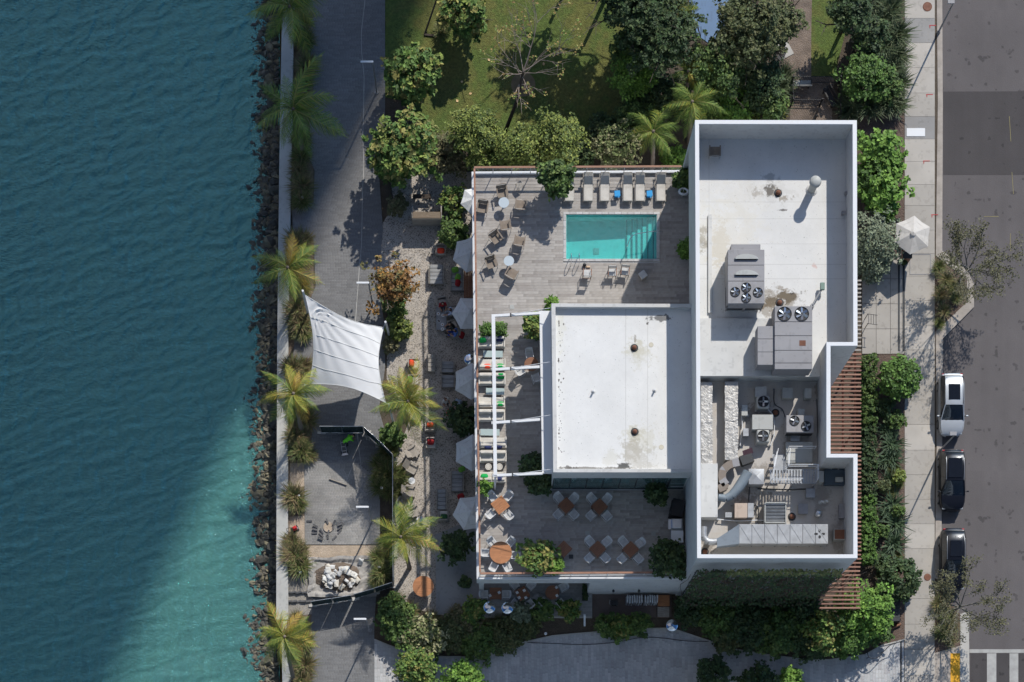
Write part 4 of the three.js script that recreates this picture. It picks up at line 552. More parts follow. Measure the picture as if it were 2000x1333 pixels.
{ const w = 0.68, L = 1.98; obj('frame', [box(0.04, 0.05, L, -w / 2, 0.30, 0), box(0.04, 0.05, L, w / 2, 0.30, 0), box(w, 0.05, 0.04, 0, 0.30, L / 2 - 0.02), box(w, 0.05, 0.04, 0, 0.30, -L / 2 + 0.02)], F.wicker, lounger); obj('seat', [rbox(w - 0.06, 0.07, L * 0.60, 0, 0.355, L * 0.19, 0.03, 2)], F.slingWarm, lounger); obj('backrest', [new RoundedBoxGeometry(w - 0.06, 0.07, 0.82, 2, 0.03).translate(0, 0, -0.40).rotateX(0.52).translate(0, 0.37, -L * 0.115)], F.slingWarm, lounger); for (const [sx, sz] of [[-1, -1], [1, -1], [-1, 1], [1, 1]]) obj('leg', [boxB(0.05, 0.3, 0.05, sx * (w / 2 - 0.03), 0, sz * (L / 2 - 0.18))], F.wicker, lounger); obj('strut', [beam(V(0, 0.3, -0.8), V(0, 0.6, -0.72), 0.4, 0.03)], F.wicker, lounger); }
put(lounger, [[1112, 366, 0, 'pale sun lounger half under the potted tree'], [1149, 366, 0, 'pale sun lounger standing singly beside the one under the potted tree'], [1181, 366, 0, 'pale sun lounger between the single one and a blue cube table'], [1226, 366, 0, 'pale sun lounger of the close pair, side next to the blue cube'], [1250, 366, 0, 'pale sun lounger of the close pair with a palm shadow on it'], [1291, 366, 0, 'pale sun lounger at the end of the row by the tall wall']], DECK, 0.35);
for (const [x, y, l] of [[1206, 378, 'bright blue cube side table between single lounger and close pair'], [1269, 378, 'bright blue cube side table between close pair and last lounger'], [1116, 336, 'bright blue cube side table behind the potted tree']]) { const p = P(x, y, DECK + 0.45); p.y = DECK; const t = thing('cube_table', l, 'side table', p, deg(4)); obj('top', [rbox(0.40, 0.04, 0.40, 0, 0.45, 0, 0.012, 2)], F.blue, t); obj('shelf', [rbox(0.36, 0.03, 0.36, 0, 0.14, 0, 0.01, 1)], F.blue, t); legs4(t, 0.17, 0.17, 0.44, 0.03, F.blue); }
const dirChair = thing('deck_chair', '', 'chair');
{ const w = 0.56; obj('seat', [box(w, 0.03, 0.48, 0, 0.46, 0)], F.sling, dirChair); obj('backrest', [new THREE.BoxGeometry(w, 0.26, 0.03).rotateX(-0.2).translate(0, 0.80, -0.28)], F.sling, dirChair); for (const s of [-1, 1]) { obj('armrest', [box(0.05, 0.03, 0.56, s * w / 2, 0.66, 0)], M.teakDark, dirChair); obj('leg', [beam(V(s * w / 2, 0, 0.25), V(s * w / 2, 0.66, 0.25), 0.03, 0.03)], M.dark, dirChair); obj('leg', [beam(V(s * w / 2, 0, -0.25), V(s * w / 2, 0.95, -0.3), 0.03, 0.03)], M.dark, dirChair); obj('runner', [box(0.03, 0.03, 0.5, s * w / 2, 0.015, 0)], M.dark, dirChair); } obj('front_rail', [box(w, 0.03, 0.03, 0, 0.43, 0.25), box(w, 0.03, 0.03, 0, 0.15, -0.25)], M.teakDark, dirChair); }
put(dirChair, [[1147, 534, deg(178), 'white canvas deck chair beside the black ball on the pool edge'], [1196, 532, deg(180), 'white canvas deck chair of a pair, farther from the shadow'], [1221, 530, deg(186), 'white canvas deck chair of a pair, next to the wall shadow']], DECK, 0.5);
{ const p = P(1142, 517, DECK + 0.2), t = thing('exercise_ball', 'small black ball lying on the terrace near the pool ladder', 'ball', V(p.x, DECK, p.z)); obj('shell', [new THREE.SphereGeometry(0.13, 20, 14).translate(0, 0.13, 0)], M.black, t); obj('valve', [cyl(0.02, 0.02, 0.01, 0, 0.258, 0, 8)], M.dark, t); const q = P(1149, 521, DECK + 0.1), b = thing('towel', 'small folded tan towel beside the black ball', 'towel', V(q.x, DECK, q.z)); obj('fold', [rbox(0.3, 0.05, 0.14, 0, 0.03, 0, 0.02, 1)], mat([0.6, 0.42, 0.28], { roughness: 1 }), b); obj('top_fold', [rbox(0.26, 0.04, 0.12, 0.01, 0.075, 0, 0.02, 1)], mat([0.62, 0.46, 0.32], { roughness: 1 }), b); }
{ const p = P(1256, 537, DECK + 0.4), t = thing('pouf', 'pale square pouf stool in the wall shadow by the pool', 'stool', V(p.x, DECK, p.z), deg(35)); obj('cushion', [rbox(0.5, 0.14, 0.5, 0, 0.40, 0, 0.04, 2)], F.sling, t); obj('body', [rbox(0.46, 0.3, 0.46, 0, 0.165, 0, 0.02, 1)], F.wicker, t); legs4(t, 0.2, 0.2, 0.05, 0.04, M.dark); }
{ const p = P(1335.5, 374.5, DECK + 1.2), t = thing('life_ring', 'white life ring hung on a post by the tall wall', 'life ring', V(p.x, DECK, p.z)); obj('ring', [new THREE.TorusGeometry(0.29, 0.075, 10, 28).rotateX(1.1).translate(0, 1.2, 0)], M.whitePaint, t); obj('grab_rope', [new THREE.TorusGeometry(0.39, 0.012, 5, 28).rotateX(1.1).translate(0, 1.2, 0)], M.steel, t); obj('post', [boxB(0.06, 1.2, 0.06, 0, 0, -0.08)], M.steel, t); }
// ---- pergola over the west terrace
{
  const h = 10.4, t = thing('steel_pergola', 'white steel pergola frame hung by rods over the terrace sofas', 'pergola'), b = (x, y, hh = h) => P(x, y, hh);
  obj('edge_beam', [beam(b(963.5, 617), b(967.5, 929), 0.24, 0.22)], M.whitePaint, t);
  for (const [a, c, d] of [[[960, 617.5], [1054, 612], 0], [[960, 722.5], [1054, 717], 0], [[960, 826.5], [1055, 820], 0], [[962, 929.5], [1060, 925], 0]]) { const p = b(...a), q = b(...c); p.y = q.y = h - 0.02; obj('cross_beam', [beam(p, q, 0.17, 0.18)], M.whitePaint, t); const m = p.clone().lerp(q, 0.40), e = q.clone(); e.x += 0.72; e.y = 11.2; e.z -= 0.1; m.y += 0.1; obj('tie_rod', [rod(m, e, 0.022, 0.022, 6)], M.whitePaint, t); obj('clamp', [box(0.08, 0.26, 0.2, m.x, m.y - 0.1, m.z)], M.dark, t); }
  obj('column', [boxB(0.14, h - 6.2, 0.14, b(965, 618).x, 6.1, b(965, 618).z)], M.whitePaint, t); obj('column', [boxB(0.14, h - 6.2, 0.14, b(967.5, 927).x, 6.1, b(967.5, 927).z)], M.whitePaint, t);
}
// ---- terrace sofas, faces +z
function sofaProto(name, w, d, m, fr) { const t = thing(name, '', 'sofa'); obj('base', [rbox(w, 0.18, d, 0, 0.22, 0, 0.03, 1)], fr, t); for (const s of [-1, 1]) { obj('seat_cushion', [rbox(w / 2 - 0.08, 0.16, d - 0.25, s * (w / 4 - 0.02), 0.40, 0.08, 0.05, 3)], m, t); obj('back_cushion', [rbox(w / 2 - 0.07, 0.36, 0.2, s * (w / 4 - 0.02), 0.60, -d / 2 + 0.17, 0.07, 3)], m, t); obj('armrest', [rbox(0.09, 0.46, d, s * (w / 2 - 0.045), 0.34, 0, 0.02, 1)], fr, t); } obj('back_frame', [rbox(w - 0.18, 0.56, 0.07, 0, 0.42, -d / 2 + 0.035, 0.02, 1)], fr, t); legs4(t, w / 2 - 0.08, d / 2 - 0.08, 0.14, 0.06, M.dark); return t; }
const sofa = sofaProto('terrace_sofa', 1.9, 0.78, F.cream, mat([0.60, 0.56, 0.50], { roughness: 0.8 }));
put(sofa, [[960, 668, 0, 'cream two-seat sofa backed against the two clipped box plants'], [961, 712, Math.PI, 'cream two-seat sofa holding one red and one green pillow'], [961, 741, 0, 'cream two-seat sofa holding a single green pillow, facing a glass table'], [960, 786, Math.PI, 'cream two-seat sofa holding a green pillow, back to an empty sofa'], [960, 812, 0, 'cream two-seat sofa without pillows'], [963, 865, Math.PI, 'cream two-seat sofa holding two navy pillows'], [963, 892, 0, 'cream two-seat sofa facing the two round stools'], [961, 932, Math.PI, 'cream two-seat sofa backed against a single clipped box plant']], DECK, 0.45);
function pillow(x, y, h, m, yaw, label, tilt = 0.9) { const p = P(x, y, h), t = thing('throw_pillow', label, 'pillow', p, yaw); const g = new THREE.SphereGeometry(0.5, 14, 10), q = g.attributes.position; for (let i = 0; i < q.count; i++) { const a = q.getX(i) * 2, b = q.getY(i) * 2, c = q.getZ(i); const e = (v) => Math.sign(v) * Math.pow(Math.abs(v), 0.55); q.setXYZ(i, e(a) * 0.26, e(b) * 0.21, c * 0.26); } g.computeVertexNormals(); obj('cover', [g.rotateX(-tilt)], m, t); obj('piping', [new THREE.TorusGeometry(0.2, 0.012, 5, 24).scale(1.28, 1.04, 1).rotateX(-tilt)], m, t); }
for (const [x, y, m, yaw, l] of [[943, 664, F.green, 0.1, 'green pillow on the sofa backed by two box plants'], [976, 662, F.navy, 0, 'navy pillow on the sofa backed by two box plants'], [952, 716, F.red, Math.PI, 'red pillow on the sofa that also holds a green one'], [977, 715.5, F.green, Math.PI, 'green pillow beside the red one'], [978, 735, F.green, 0, 'green pillow alone on the sofa facing a glass table'], [977, 789.5, F.green, Math.PI, 'green pillow on the sofa back to the empty sofa'], [953, 873, F.navy, Math.PI, 'navy pillow on the two-navy sofa, side next to the railing'], [974, 872, F.navy, Math.PI, 'navy pillow on the two-navy sofa, side under the pergola beam'], [946, 931, F.green, Math.PI, 'green pillow on the sofa backed by a single box plant'], [976, 935, F.navy, Math.PI, 'navy pillow on the sofa backed by a single box plant']]) pillow(x, y, DECK + 0.62, m, yaw, l);
for (const [x, y, w, l] of [[963, 692, 1.36, 'low glass coffee table between the green-navy sofa and red pillow'], [967, 765, 1.3, 'low glass coffee table with a beam shadow across it'], [957, 845, 1.35, 'low glass coffee table between the empty sofa and navy pillows']]) { const p = P(x, y, DECK + 0.35), t = thing('coffee_table', l, 'coffee table', V(p.x, DECK, p.z), deg(-1)); obj('tabletop', [rbox(w, 0.03, 0.46, 0, 0.36, 0, 0.01, 1)], F.glass, t); obj('frame', [box(w - 0.1, 0.04, 0.04, 0, 0.32, 0.18), box(w - 0.1, 0.04, 0.04, 0, 0.32, -0.18)], M.steel, t); legs4(t, w / 2 - 0.08, 0.18, 0.32, 0.04, M.steel); }
function drum(x, y, h, label, r = 0.23, ht = 0.42, m = F.cream) { const p = P(x, y, h + ht), t = thing('drum_stool', label, 'stool', V(p.x, h, p.z)); obj('body', [cyl(r * 0.9, r, ht - 0.05, 0, 0.01, 0, 24)], F.wicker, t); obj('seat', [new THREE.CylinderGeometry(r, r, 0.05, 24).translate(0, ht - 0.02, 0)], m, t); obj('seam', [new THREE.TorusGeometry(r * 0.7, 0.01, 5, 24).rotateX(Math.PI / 2).translate(0, ht + 0.006, 0)], F.wicker, t); }
drum(954, 912, DECK, 'round cream drum stool next to the railing side of the pair'); drum(975.5, 912, DECK, 'round cream drum stool under the pergola beam side of the pair');
// ---- dining terrace
const dining = sled('dining_chair', 'chair', F.sling, M.whitePaint, 0.50, 0.48, 0.45, 0.80, 0.035);
function squareTable(name, label, x, y, h, s, yaw, m, ht = 0.74) { const p = P(x, y, h + ht), t = thing(name, label, 'table', V(p.x, h, p.z), yaw), n = 7; for (let i = 0; i < n; i++) obj('plank', [rbox(s, 0.035, s / n - 0.008, 0, ht, -s / 2 + (i + 0.5) * s / n, 0.006, 1)], m, t); obj('apron', [box(s - 0.1, 0.06, s - 0.1, 0, ht - 0.05, 0)], m, t); legs4(t, s / 2 - 0.07, s / 2 - 0.07, ht - 0.08, 0.05, m); return t; }
function around(x, y, h, list, label, group) { const c = P(x, y, h + 0.7); for (const [a, r, j] of list) { const A = deg(a), q = c.clone().add(V(Math.sin(A) * r, 0, Math.cos(A) * r)), yaw = A + Math.PI + deg(j || 0); q.y = h; if (!dining.placed) { dining.placed = true; dining.position.copy(q); dining.rotation.y = yaw; tag(dining, label, 'chair', group); } else dup(dining, q, yaw, label, group); } }
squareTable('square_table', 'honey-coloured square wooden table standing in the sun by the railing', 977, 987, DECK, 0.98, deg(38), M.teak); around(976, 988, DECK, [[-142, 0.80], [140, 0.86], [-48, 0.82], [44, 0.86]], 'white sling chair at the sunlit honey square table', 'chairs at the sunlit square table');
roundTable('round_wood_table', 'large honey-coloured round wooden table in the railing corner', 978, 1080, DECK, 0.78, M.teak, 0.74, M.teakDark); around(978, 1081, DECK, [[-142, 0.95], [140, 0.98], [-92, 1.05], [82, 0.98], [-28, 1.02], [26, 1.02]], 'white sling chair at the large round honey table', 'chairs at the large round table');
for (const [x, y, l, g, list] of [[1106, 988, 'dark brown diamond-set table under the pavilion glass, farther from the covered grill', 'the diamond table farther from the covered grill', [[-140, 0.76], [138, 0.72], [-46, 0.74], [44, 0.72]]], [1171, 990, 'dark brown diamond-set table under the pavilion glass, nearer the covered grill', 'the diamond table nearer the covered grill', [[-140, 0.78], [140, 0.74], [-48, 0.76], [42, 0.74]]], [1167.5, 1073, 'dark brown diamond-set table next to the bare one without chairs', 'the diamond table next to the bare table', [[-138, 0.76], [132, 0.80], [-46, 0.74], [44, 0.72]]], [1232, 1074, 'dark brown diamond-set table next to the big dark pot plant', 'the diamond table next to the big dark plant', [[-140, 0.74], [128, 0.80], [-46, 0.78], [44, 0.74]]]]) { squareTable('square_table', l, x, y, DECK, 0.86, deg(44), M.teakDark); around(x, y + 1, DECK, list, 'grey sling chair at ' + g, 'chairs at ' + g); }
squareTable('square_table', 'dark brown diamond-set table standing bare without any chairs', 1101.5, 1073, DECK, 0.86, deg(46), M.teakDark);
{ const p = P(1324, 993, DECK + 1), t = thing('covered_grill', 'barbecue grill under a fitted black cover against the tall wall', 'grill', V(p.x, DECK, p.z), deg(-12)); const g = new THREE.BoxGeometry(0.95, 1.15, 1.25, 6, 5, 6), q = g.attributes.position; for (let i = 0; i < q.count; i++) { const y = q.getY(i), k = 1 - 0.16 * Math.max(0, y), n = 0.05 * noise.noise(q.getX(i) * 4, y * 3, q.getZ(i) * 4); q.setXYZ(i, q.getX(i) * k + n, y + n, q.getZ(i) * k + n); } g.computeVertexNormals(); obj('cover', [g.translate(0, 0.62, 0)], M.black, t); obj('cord', [new THREE.TorusGeometry(0.5, 0.015, 5, 24).rotateX(Math.PI / 2).scale(0.98, 1, 1.27).translate(0, 0.16, 0)], M.dark, t); }
{ const p = P(1323, 1037, DECK + 0.9), t = thing('outdoor_kitchen', 'pale outdoor kitchen counter with steel sink unit against the tall wall', 'counter', V(p.x, DECK, p.z)); obj('cabinet', [rbox(0.8, 0.82, 1.75, 0, 0.43, 0, 0.02, 1)], M.unitLight, t); obj('worktop', [rbox(0.86, 0.05, 0.85, 0, 0.875, 0.42, 0.01, 1)], M.whitePaint, t); obj('grill_hood', [rbox(0.72, 0.3, 0.72, -0.02, 1.0, -0.45, 0.08, 3)], M.steel, t); obj('handle', [box(0.04, 0.04, 0.6, -0.42, 1.0, -0.45)], M.chrome, t); obj('shelf', [box(0.2, 0.03, 0.7, -0.52, 0.85, -0.45)], M.steel, t); }
{ // table in the pavilion's shade beside the canopy
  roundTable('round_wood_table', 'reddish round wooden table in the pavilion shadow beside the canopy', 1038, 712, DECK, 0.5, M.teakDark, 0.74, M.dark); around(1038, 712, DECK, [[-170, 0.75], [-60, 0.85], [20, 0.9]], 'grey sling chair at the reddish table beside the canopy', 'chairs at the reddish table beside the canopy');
}
// ---- lower patio south of the podium
const patioH = 0.28;
{
  const poly = XZ([[935, 1105], [1157, 1105], [1157, 1207], [940, 1207]], patioH), base = struct('lower_patio', [prism(poly, 0.0, patioH - 0.03)], M.concrete); pavers('patio_planks', base, [poly], patioH - 0.02, 1.2, 0.198, 0.04, [[0.36, 0.36, 0.35], [0.33, 0.33, 0.325], [0.39, 0.385, 0.375]], 31);
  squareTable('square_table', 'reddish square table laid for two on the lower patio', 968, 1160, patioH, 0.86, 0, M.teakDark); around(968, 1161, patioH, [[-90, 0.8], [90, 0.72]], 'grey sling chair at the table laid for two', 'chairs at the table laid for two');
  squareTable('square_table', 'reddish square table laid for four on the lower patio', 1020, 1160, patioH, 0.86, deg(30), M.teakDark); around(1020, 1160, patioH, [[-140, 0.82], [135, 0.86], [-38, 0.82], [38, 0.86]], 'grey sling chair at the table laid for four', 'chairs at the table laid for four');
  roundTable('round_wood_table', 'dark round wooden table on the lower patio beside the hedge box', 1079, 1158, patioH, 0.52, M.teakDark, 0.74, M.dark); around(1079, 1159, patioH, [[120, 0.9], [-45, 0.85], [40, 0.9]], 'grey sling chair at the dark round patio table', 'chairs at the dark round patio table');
  drum(1048, 1169, patioH, 'round grey drum stool between the two laid patio tables', 0.30, 0.45, F.grey);
  const plates = [[957, 1164, 'folded white napkin on the table laid for two, railing side'], [975, 1158, 'folded white napkin on the table laid for two, inner side'], [1010, 1158, 'folded white napkin on the table laid for four beside the left chairs'], [1024, 1154, 'folded white napkin at the back of the table laid for four'], [1014, 1168, 'folded white napkin at the front of the table laid for four'], [1027, 1168, 'folded white napkin on the table laid for four beside the drum stool'], [1087, 1148, 'folded white napkin on the dark round table beside the single rear chair'], [1088, 1164, 'folded white napkin on the dark round table beside the front chair']];
  for (const [x, y, l] of plates) { const p = P(x, y, patioH + 0.78), t = thing('napkin', l, 'napkin', V(p.x, patioH + 0.762, p.z), deg(30)); obj('fold', [rbox(0.2, 0.02, 0.2, 0, 0.012, 0, 0.008, 1)], F.canvas, t); obj('top_fold', [rbox(0.14, 0.018, 0.16, 0.01, 0.032, 0, 0.008, 1)], F.canvas, t); }
}
function heater(x, y, h, label, ht = 2.2) { const p = P(x, y, h + ht), t = thing('patio_heater', label, 'patio heater', V(p.x, h, p.z)); obj('reflector', [new THREE.LatheGeometry([[0.43, -0.06], [0.42, -0.03], [0.3, 0.05], [0.15, 0.09], [0.001, 0.1]].map((q) => new THREE.Vector2(...q)), 40).translate(0, ht, 0)], M.chrome, t); obj('burner', [cyl(0.12, 0.14, 0.28, 0, ht - 0.36, 0, 18)], M.steel, t); obj('pole', [cyl(0.035, 0.035, ht - 0.9, 0, 0.55, 0, 10)], M.steel, t); obj('tank_housing', [cyl(0.24, 0.22, 0.75, 0, 0.01, 0, 20)], M.steel, t); obj('cap', [cyl(0.13, 0.10, 0.05, 0, ht + 0.08, 0, 16)], M.chrome, t); }
heater(956, 1187, patioH, 'mirror-domed patio heater beside the table laid for two'); heater(991, 1188, patioH, 'mirror-domed patio heater between the laid tables and the planting'); heater(1313, 1222, 0, 'mirror-domed patio heater beside the wooden steps'); heater(918, 702, 0, 'mirror-domed patio heater beside the gravel terrace parasols');
{ const p = P(1142, 1203, 1.2), t = thing('path_bollard', 'leaning white bollard light in the planting beside the lower patio', 'bollard', V(p.x, 0, p.z)); obj('shaft', [beam(V(0.06, 0, 0.55), V(0, 1.15, 0), 0.13, 0.13)], M.whitePaint, t); obj('head', [rbox(0.17, 0.14, 0.17, 0, 1.2, 0, 0.02, 1)], M.whitePaint, t); }
{ // stacked chairs row and wooden steps against the white wall
  const poly = XZ([[1158, 1130], [1312, 1130], [1312, 1207], [1158, 1207]], 0); struct('service_yard', [sheet(poly, 0.012)], mat([0.16, 0.125, 0.115], { roughness: 0.95, map: grimeT }));
  const pr = thing('folded_lounger', '', 'sun lounger'); obj('frame', [box(0.03, 0.9, 0.05, 0, 0.5, -0.3), box(0.03, 0.9, 0.05, 0, 0.5, 0.3)], M.whitePaint, pr); obj('sling', [new THREE.BoxGeometry(0.10, 0.85, 0.52).rotateZ(-0.06).translate(0, 0.5, 0)], F.sling, pr); obj('leg', [box(0.16, 0.03, 0.04, 0, 0.02, 0.28), box(0.16, 0.03, 0.04, 0, 0.02, -0.28)], M.steel, pr);
  const list = []; for (let i = 0; i < 13; i++) list.push([1225 + i * 4.6 + (i > 6 ? 2.5 : 0), 1172 + (i % 3) * 0.6, deg((i % 4 - 1.5) * 2), 'folded pale sun lounger stored upright in the row along the white wall', 'folded loungers stored in a row']); put(pr, list, 0.012, 0.6);
  const s = span(1285, 1163, 1308, 1206, 0.5), t = thing('wooden_steps', 'brown wooden plank platform and steps beside the stored loungers', 'steps', V(s.x, 0, s.z)); for (let i = 0; i < 9; i++) obj('plank', [rbox(s.w / 9 - 0.012, 0.04, s.d * 0.5, -s.w / 2 + (i + 0.5) * s.w / 9, 0.5, -s.d * 0.25, 0.006, 1)], M.teak, t); for (let i = 0; i < 9; i++) obj('plank', [rbox(s.w / 9 - 0.012, 0.04, s.d * 0.48, -s.w / 2 + (i + 0.5) * s.w / 9, 0.28, s.d * 0.25, 0.006, 1)], M.greyWood, t); obj('frame', [boxB(s.w, 0.47, 0.06, 0, 0, -s.d / 2 + 0.04), boxB(s.w, 0.47, 0.06, 0, 0, -0.04), boxB(s.w, 0.25, 0.06, 0, 0, s.d / 2 - 0.06)], M.teakDark, t);
  const c = P(1200, 1178, 0.6), u = thing('service_cart', 'small black wheeled cart in the service yard', 'cart', V(c.x, 0.012, c.z)); obj('tray', [rbox(0.5, 0.05, 0.36, 0, 0.62, 0, 0.02, 1)], M.black, u); obj('shelf', [rbox(0.5, 0.04, 0.36, 0, 0.25, 0, 0.02, 1)], M.black, u); obj('handle', [tube([V(-0.25, 0.62, -0.15), V(-0.36, 0.9, -0.15), V(-0.36, 0.9, 0.15), V(-0.25, 0.62, 0.15)], 0.015, 16)], M.steel, u); for (const [a, b] of [[-1, -1], [1, -1], [-1, 1], [1, 1]]) { obj('wheel', [new THREE.CylinderGeometry(0.07, 0.07, 0.04, 14).rotateZ(1.57).translate(a * 0.2, 0.07, b * 0.14)], M.dark, u); obj('upright', [boxB(0.03, 0.5, 0.03, a * 0.22, 0.13, b * 0.15)], M.steel, u); }
  for (const [x, y, l] of [[1174, 1151, 'small wall lamp on the white wall above the service cart'], [1224, 1152, 'small wall lamp on the white wall above the folded loungers']]) { const q = P(x + 24, y, 2.2), w = thing('wall_lamp', l, 'lamp', V(q.x, 2.2, P(0, 1132, 6.25).z + 0.02)); obj('bracket', [box(0.1, 0.16, 0.06, 0, 0, 0.03)], M.dark, w); obj('shade', [cyl(0.07, 0.1, 0.2, 0, -0.1, 0.12, 12)], M.dark, w); }
}
// ---- gravel terrace furniture
const club = (name) => { const t = thing(name, '', 'armchair'); obj('base', [rbox(0.76, 0.22, 0.74, 0, 0.2, 0, 0.03, 1)], F.wicker, t); obj('seat_cushion', [rbox(0.58, 0.14, 0.58, 0, 0.37, 0.06, 0.05, 3)], F.cream, t); for (const s of [-1, 1]) obj('armrest', [rbox(0.09, 0.42, 0.76, s * 0.34, 0.34, 0, 0.02, 1)], F.wicker, t); obj('back_frame', [rbox(0.6, 0.58, 0.09, 0, 0.42, -0.33, 0.02, 1)], F.wicker, t); legs4(t, 0.32, 0.3, 0.1, 0.06, M.dark); return t; };
const cl = club('club_armchair');
put(cl, [[861, 488, 0, 'woven armchair with an orange-red seat pad below the wooden booth'], [806.5, 711, deg(90), 'woven armchair with a red pillow on sunlit gravel'], [807, 743, deg(92), 'woven armchair with a lime pillow under the palm fronds'], [840, 833, deg(180), 'woven armchair with red pillow, upper of two facing chairs'], [842, 866, deg(0), 'woven armchair with red pillow, lower of two facing chairs'], [866, 1008, deg(180), 'woven armchair with a dark green pad at the end of the shade']], 0.01, 0.4);
pillow(861, 490, 0.62, F.red, 0, 'orange-red pad on the armchair below the wooden booth', 1.5); pillow(804, 710, 0.68, F.red, deg(90), 'red pillow on the sunlit gravel armchair'); pillow(801, 742, 0.65, F.lime, deg(90), 'lime pillow on the armchair under the palm fronds'); pillow(840, 830, 0.65, F.red, deg(180), 'red pillow on the upper of two facing armchairs'); pillow(841, 864, 0.65, F.crimson, 0, 'dark red pillow on the lower of two facing armchairs'); pillow(867, 1010, 0.62, mat([0.02, 0.09, 0.03], { roughness: 0.9 }), deg(180), 'dark green pad on the armchair at the end of the shade', 1.4);
{ // wooden booth, bench, daybeds
  const s = span(806, 411, 862, 427, 0.9), t = thing('wooden_booth', 'tall brown wooden booth bench open towards the garden', 'bench', V(s.x, 0.01, s.z + 0.15)); obj('back_panel', [boxB(s.w, 1.45, 0.08, 0, 0, 0.35)], M.greyWood, t); obj('side_panel', [boxB(0.08, 1.45, 0.9, -s.w / 2, 0, -0.12)], M.greyWood, t); obj('side_panel', [boxB(0.08, 1.45, 0.9, s.w / 2, 0, -0.12)], M.greyWood, t); for (let i = 0; i < 5; i++) obj('seat_plank', [box(s.w - 0.1, 0.04, 0.11, 0, 0.85, -0.2 + i * 0.115)], M.greyWood, t); obj('roof_board', [box(s.w, 0.04, 0.5, 0, 1.43, 0.12)], mat([0.22, 0.17, 0.12], { map: woodT }), t);
  const u = span(806, 380, 842, 388, 0.45), b = thing('wooden_bench', 'low dark wooden bench in front of the wooden booth', 'bench', V(u.x, 0.01, u.z)); for (let i = 0; i < 3; i++) obj('plank', [box(u.w, 0.04, 0.1, 0, 0.45, -0.11 + i * 0.11)], M.barkDark, b); legs4(b, u.w / 2 - 0.1, 0.1, 0.43, 0.06, M.barkDark);
  for (const [a, c, d, e, l, m] of [[838, 517, 866, 555, 'grey slatted daybed half in leaf shadow', F.grey], [853, 956, 872, 996, 'dark grey slatted daybed in the edge of the wall shade', F.grey], [862, 706, 887, 728, 'grey two-seat lounge in the shade beside the patio heater', F.grey], [862, 733, 888, 757, 'grey two-seat lounge facing the seated guests', F.grey], [880, 520, 905, 568, 'grey sofa with green and red pillows under the parasols', F.grey], [834, 692, 849, 726, 'narrow pale wooden bench at the edge of the shade', F.wicker], [881, 920, 905, 960, 'dark grey sofa under the lower parasols', F.grey]]) {
    const q = span(a, c, d, e, 0.4), o = thing('lounge_bed', l, 'daybed', V(q.x, 0.01, q.z)); obj('base', [rbox(q.w, 0.2, q.d, 0, 0.2, 0, 0.02, 1)], F.wicker, o); const n = Math.max(2, Math.round(q.d / 0.3)); for (let i = 0; i < n; i++) obj('cushion', [rbox(q.w - 0.12, 0.12, q.d / n - 0.02, 0, 0.36, -q.d / 2 + (i + 0.5) * q.d / n, 0.03, 2)], m, o); obj('side_rail', [box(0.05, 0.3, q.d, -q.w / 2, 0.35, 0), box(0.05, 0.3, q.d, q.w / 2, 0.35, 0)], F.wicker, o); legs4(o, q.w / 2 - 0.06, q.d / 2 - 0.06, 0.11, 0.06, M.dark);
  }
  pillow(889, 527, 0.6, F.lime, 0.3, 'dark green pillow at the head of the grey sofa under parasols'); pillow(894, 542, 0.6, F.lime, 1.2, 'green pillow in the middle of the grey sofa under parasols'); pillow(894, 553, 0.6, F.crimson, 1.4, 'red pillow on the grey sofa under parasols'); pillow(900, 970, 0.5, F.crimson, 0.4, 'dark red pillow in the shade beside the lowest parasol'); pillow(902, 917, 0.5, F.lime, 0.4, 'dark green pillow in the shade below the fourth parasol'); pillow(877, 807, 0.5, F.red, 1.3, 'orange-red pillow lying beside the dark pot shrub'); pillow(902, 655, 0.5, F.crimson, 1.2, 'crimson pillow behind the guest in blue');
  const w = span(906, 527, 924, 582, 0.5), o = thing('wooden_bench', 'brown plank bench along the wall under the parasols', 'bench', V(w.x, 0.01, w.z)); for (let i = 0; i < 6; i++) obj('plank', [box(w.w / 6 - 0.012, 0.04, w.d, -w.w / 2 + (i + 0.5) * w.w / 6, 0.5, 0)], M.teakDark, o); legs4(o, w.w / 2 - 0.06, w.d / 2 - 0.08, 0.48, 0.08, M.teakDark);
  const L = P(843, 490, 0.4), k = thing('side_table', 'small slatted grey side table beside the orange-red seat pad', 'side table', V(L.x, 0.01, L.z), deg(-25)); for (let i = 0; i < 5; i++) obj('slat', [box(0.06, 0.02, 0.36, -0.15 + i * 0.075, 0.42, 0)], F.wicker, k); legs4(k, 0.15, 0.15, 0.41, 0.03, M.dark);
}
const adk = thing('slatted_chair', '', 'armchair');
{ for (let i = 0; i < 6; i++) obj('seat_slat', [box(0.095, 0.025, 0.62, -0.27 + i * 0.108, 0.36 , 0.1)], M.greyWood, adk); for (let i = 0; i < 6; i++) obj('back_slat', [new THREE.BoxGeometry(0.095, 0.75, 0.025).rotateX(-0.55).translate(-0.27 + i * 0.108, 0.66, -0.40)], M.greyWood, adk); for (const s of [-1, 1]) { obj('armrest', [box(0.11, 0.03, 0.66, s * 0.36, 0.56, 0.06)], M.greyWood, adk); obj('leg', [boxB(0.06, 0.55, 0.1, s * 0.34, 0, 0.34)], M.greyWood, adk); obj('leg', [boxB(0.06, 0.36, 0.1, s * 0.3, 0, -0.26)], M.greyWood, adk); } }
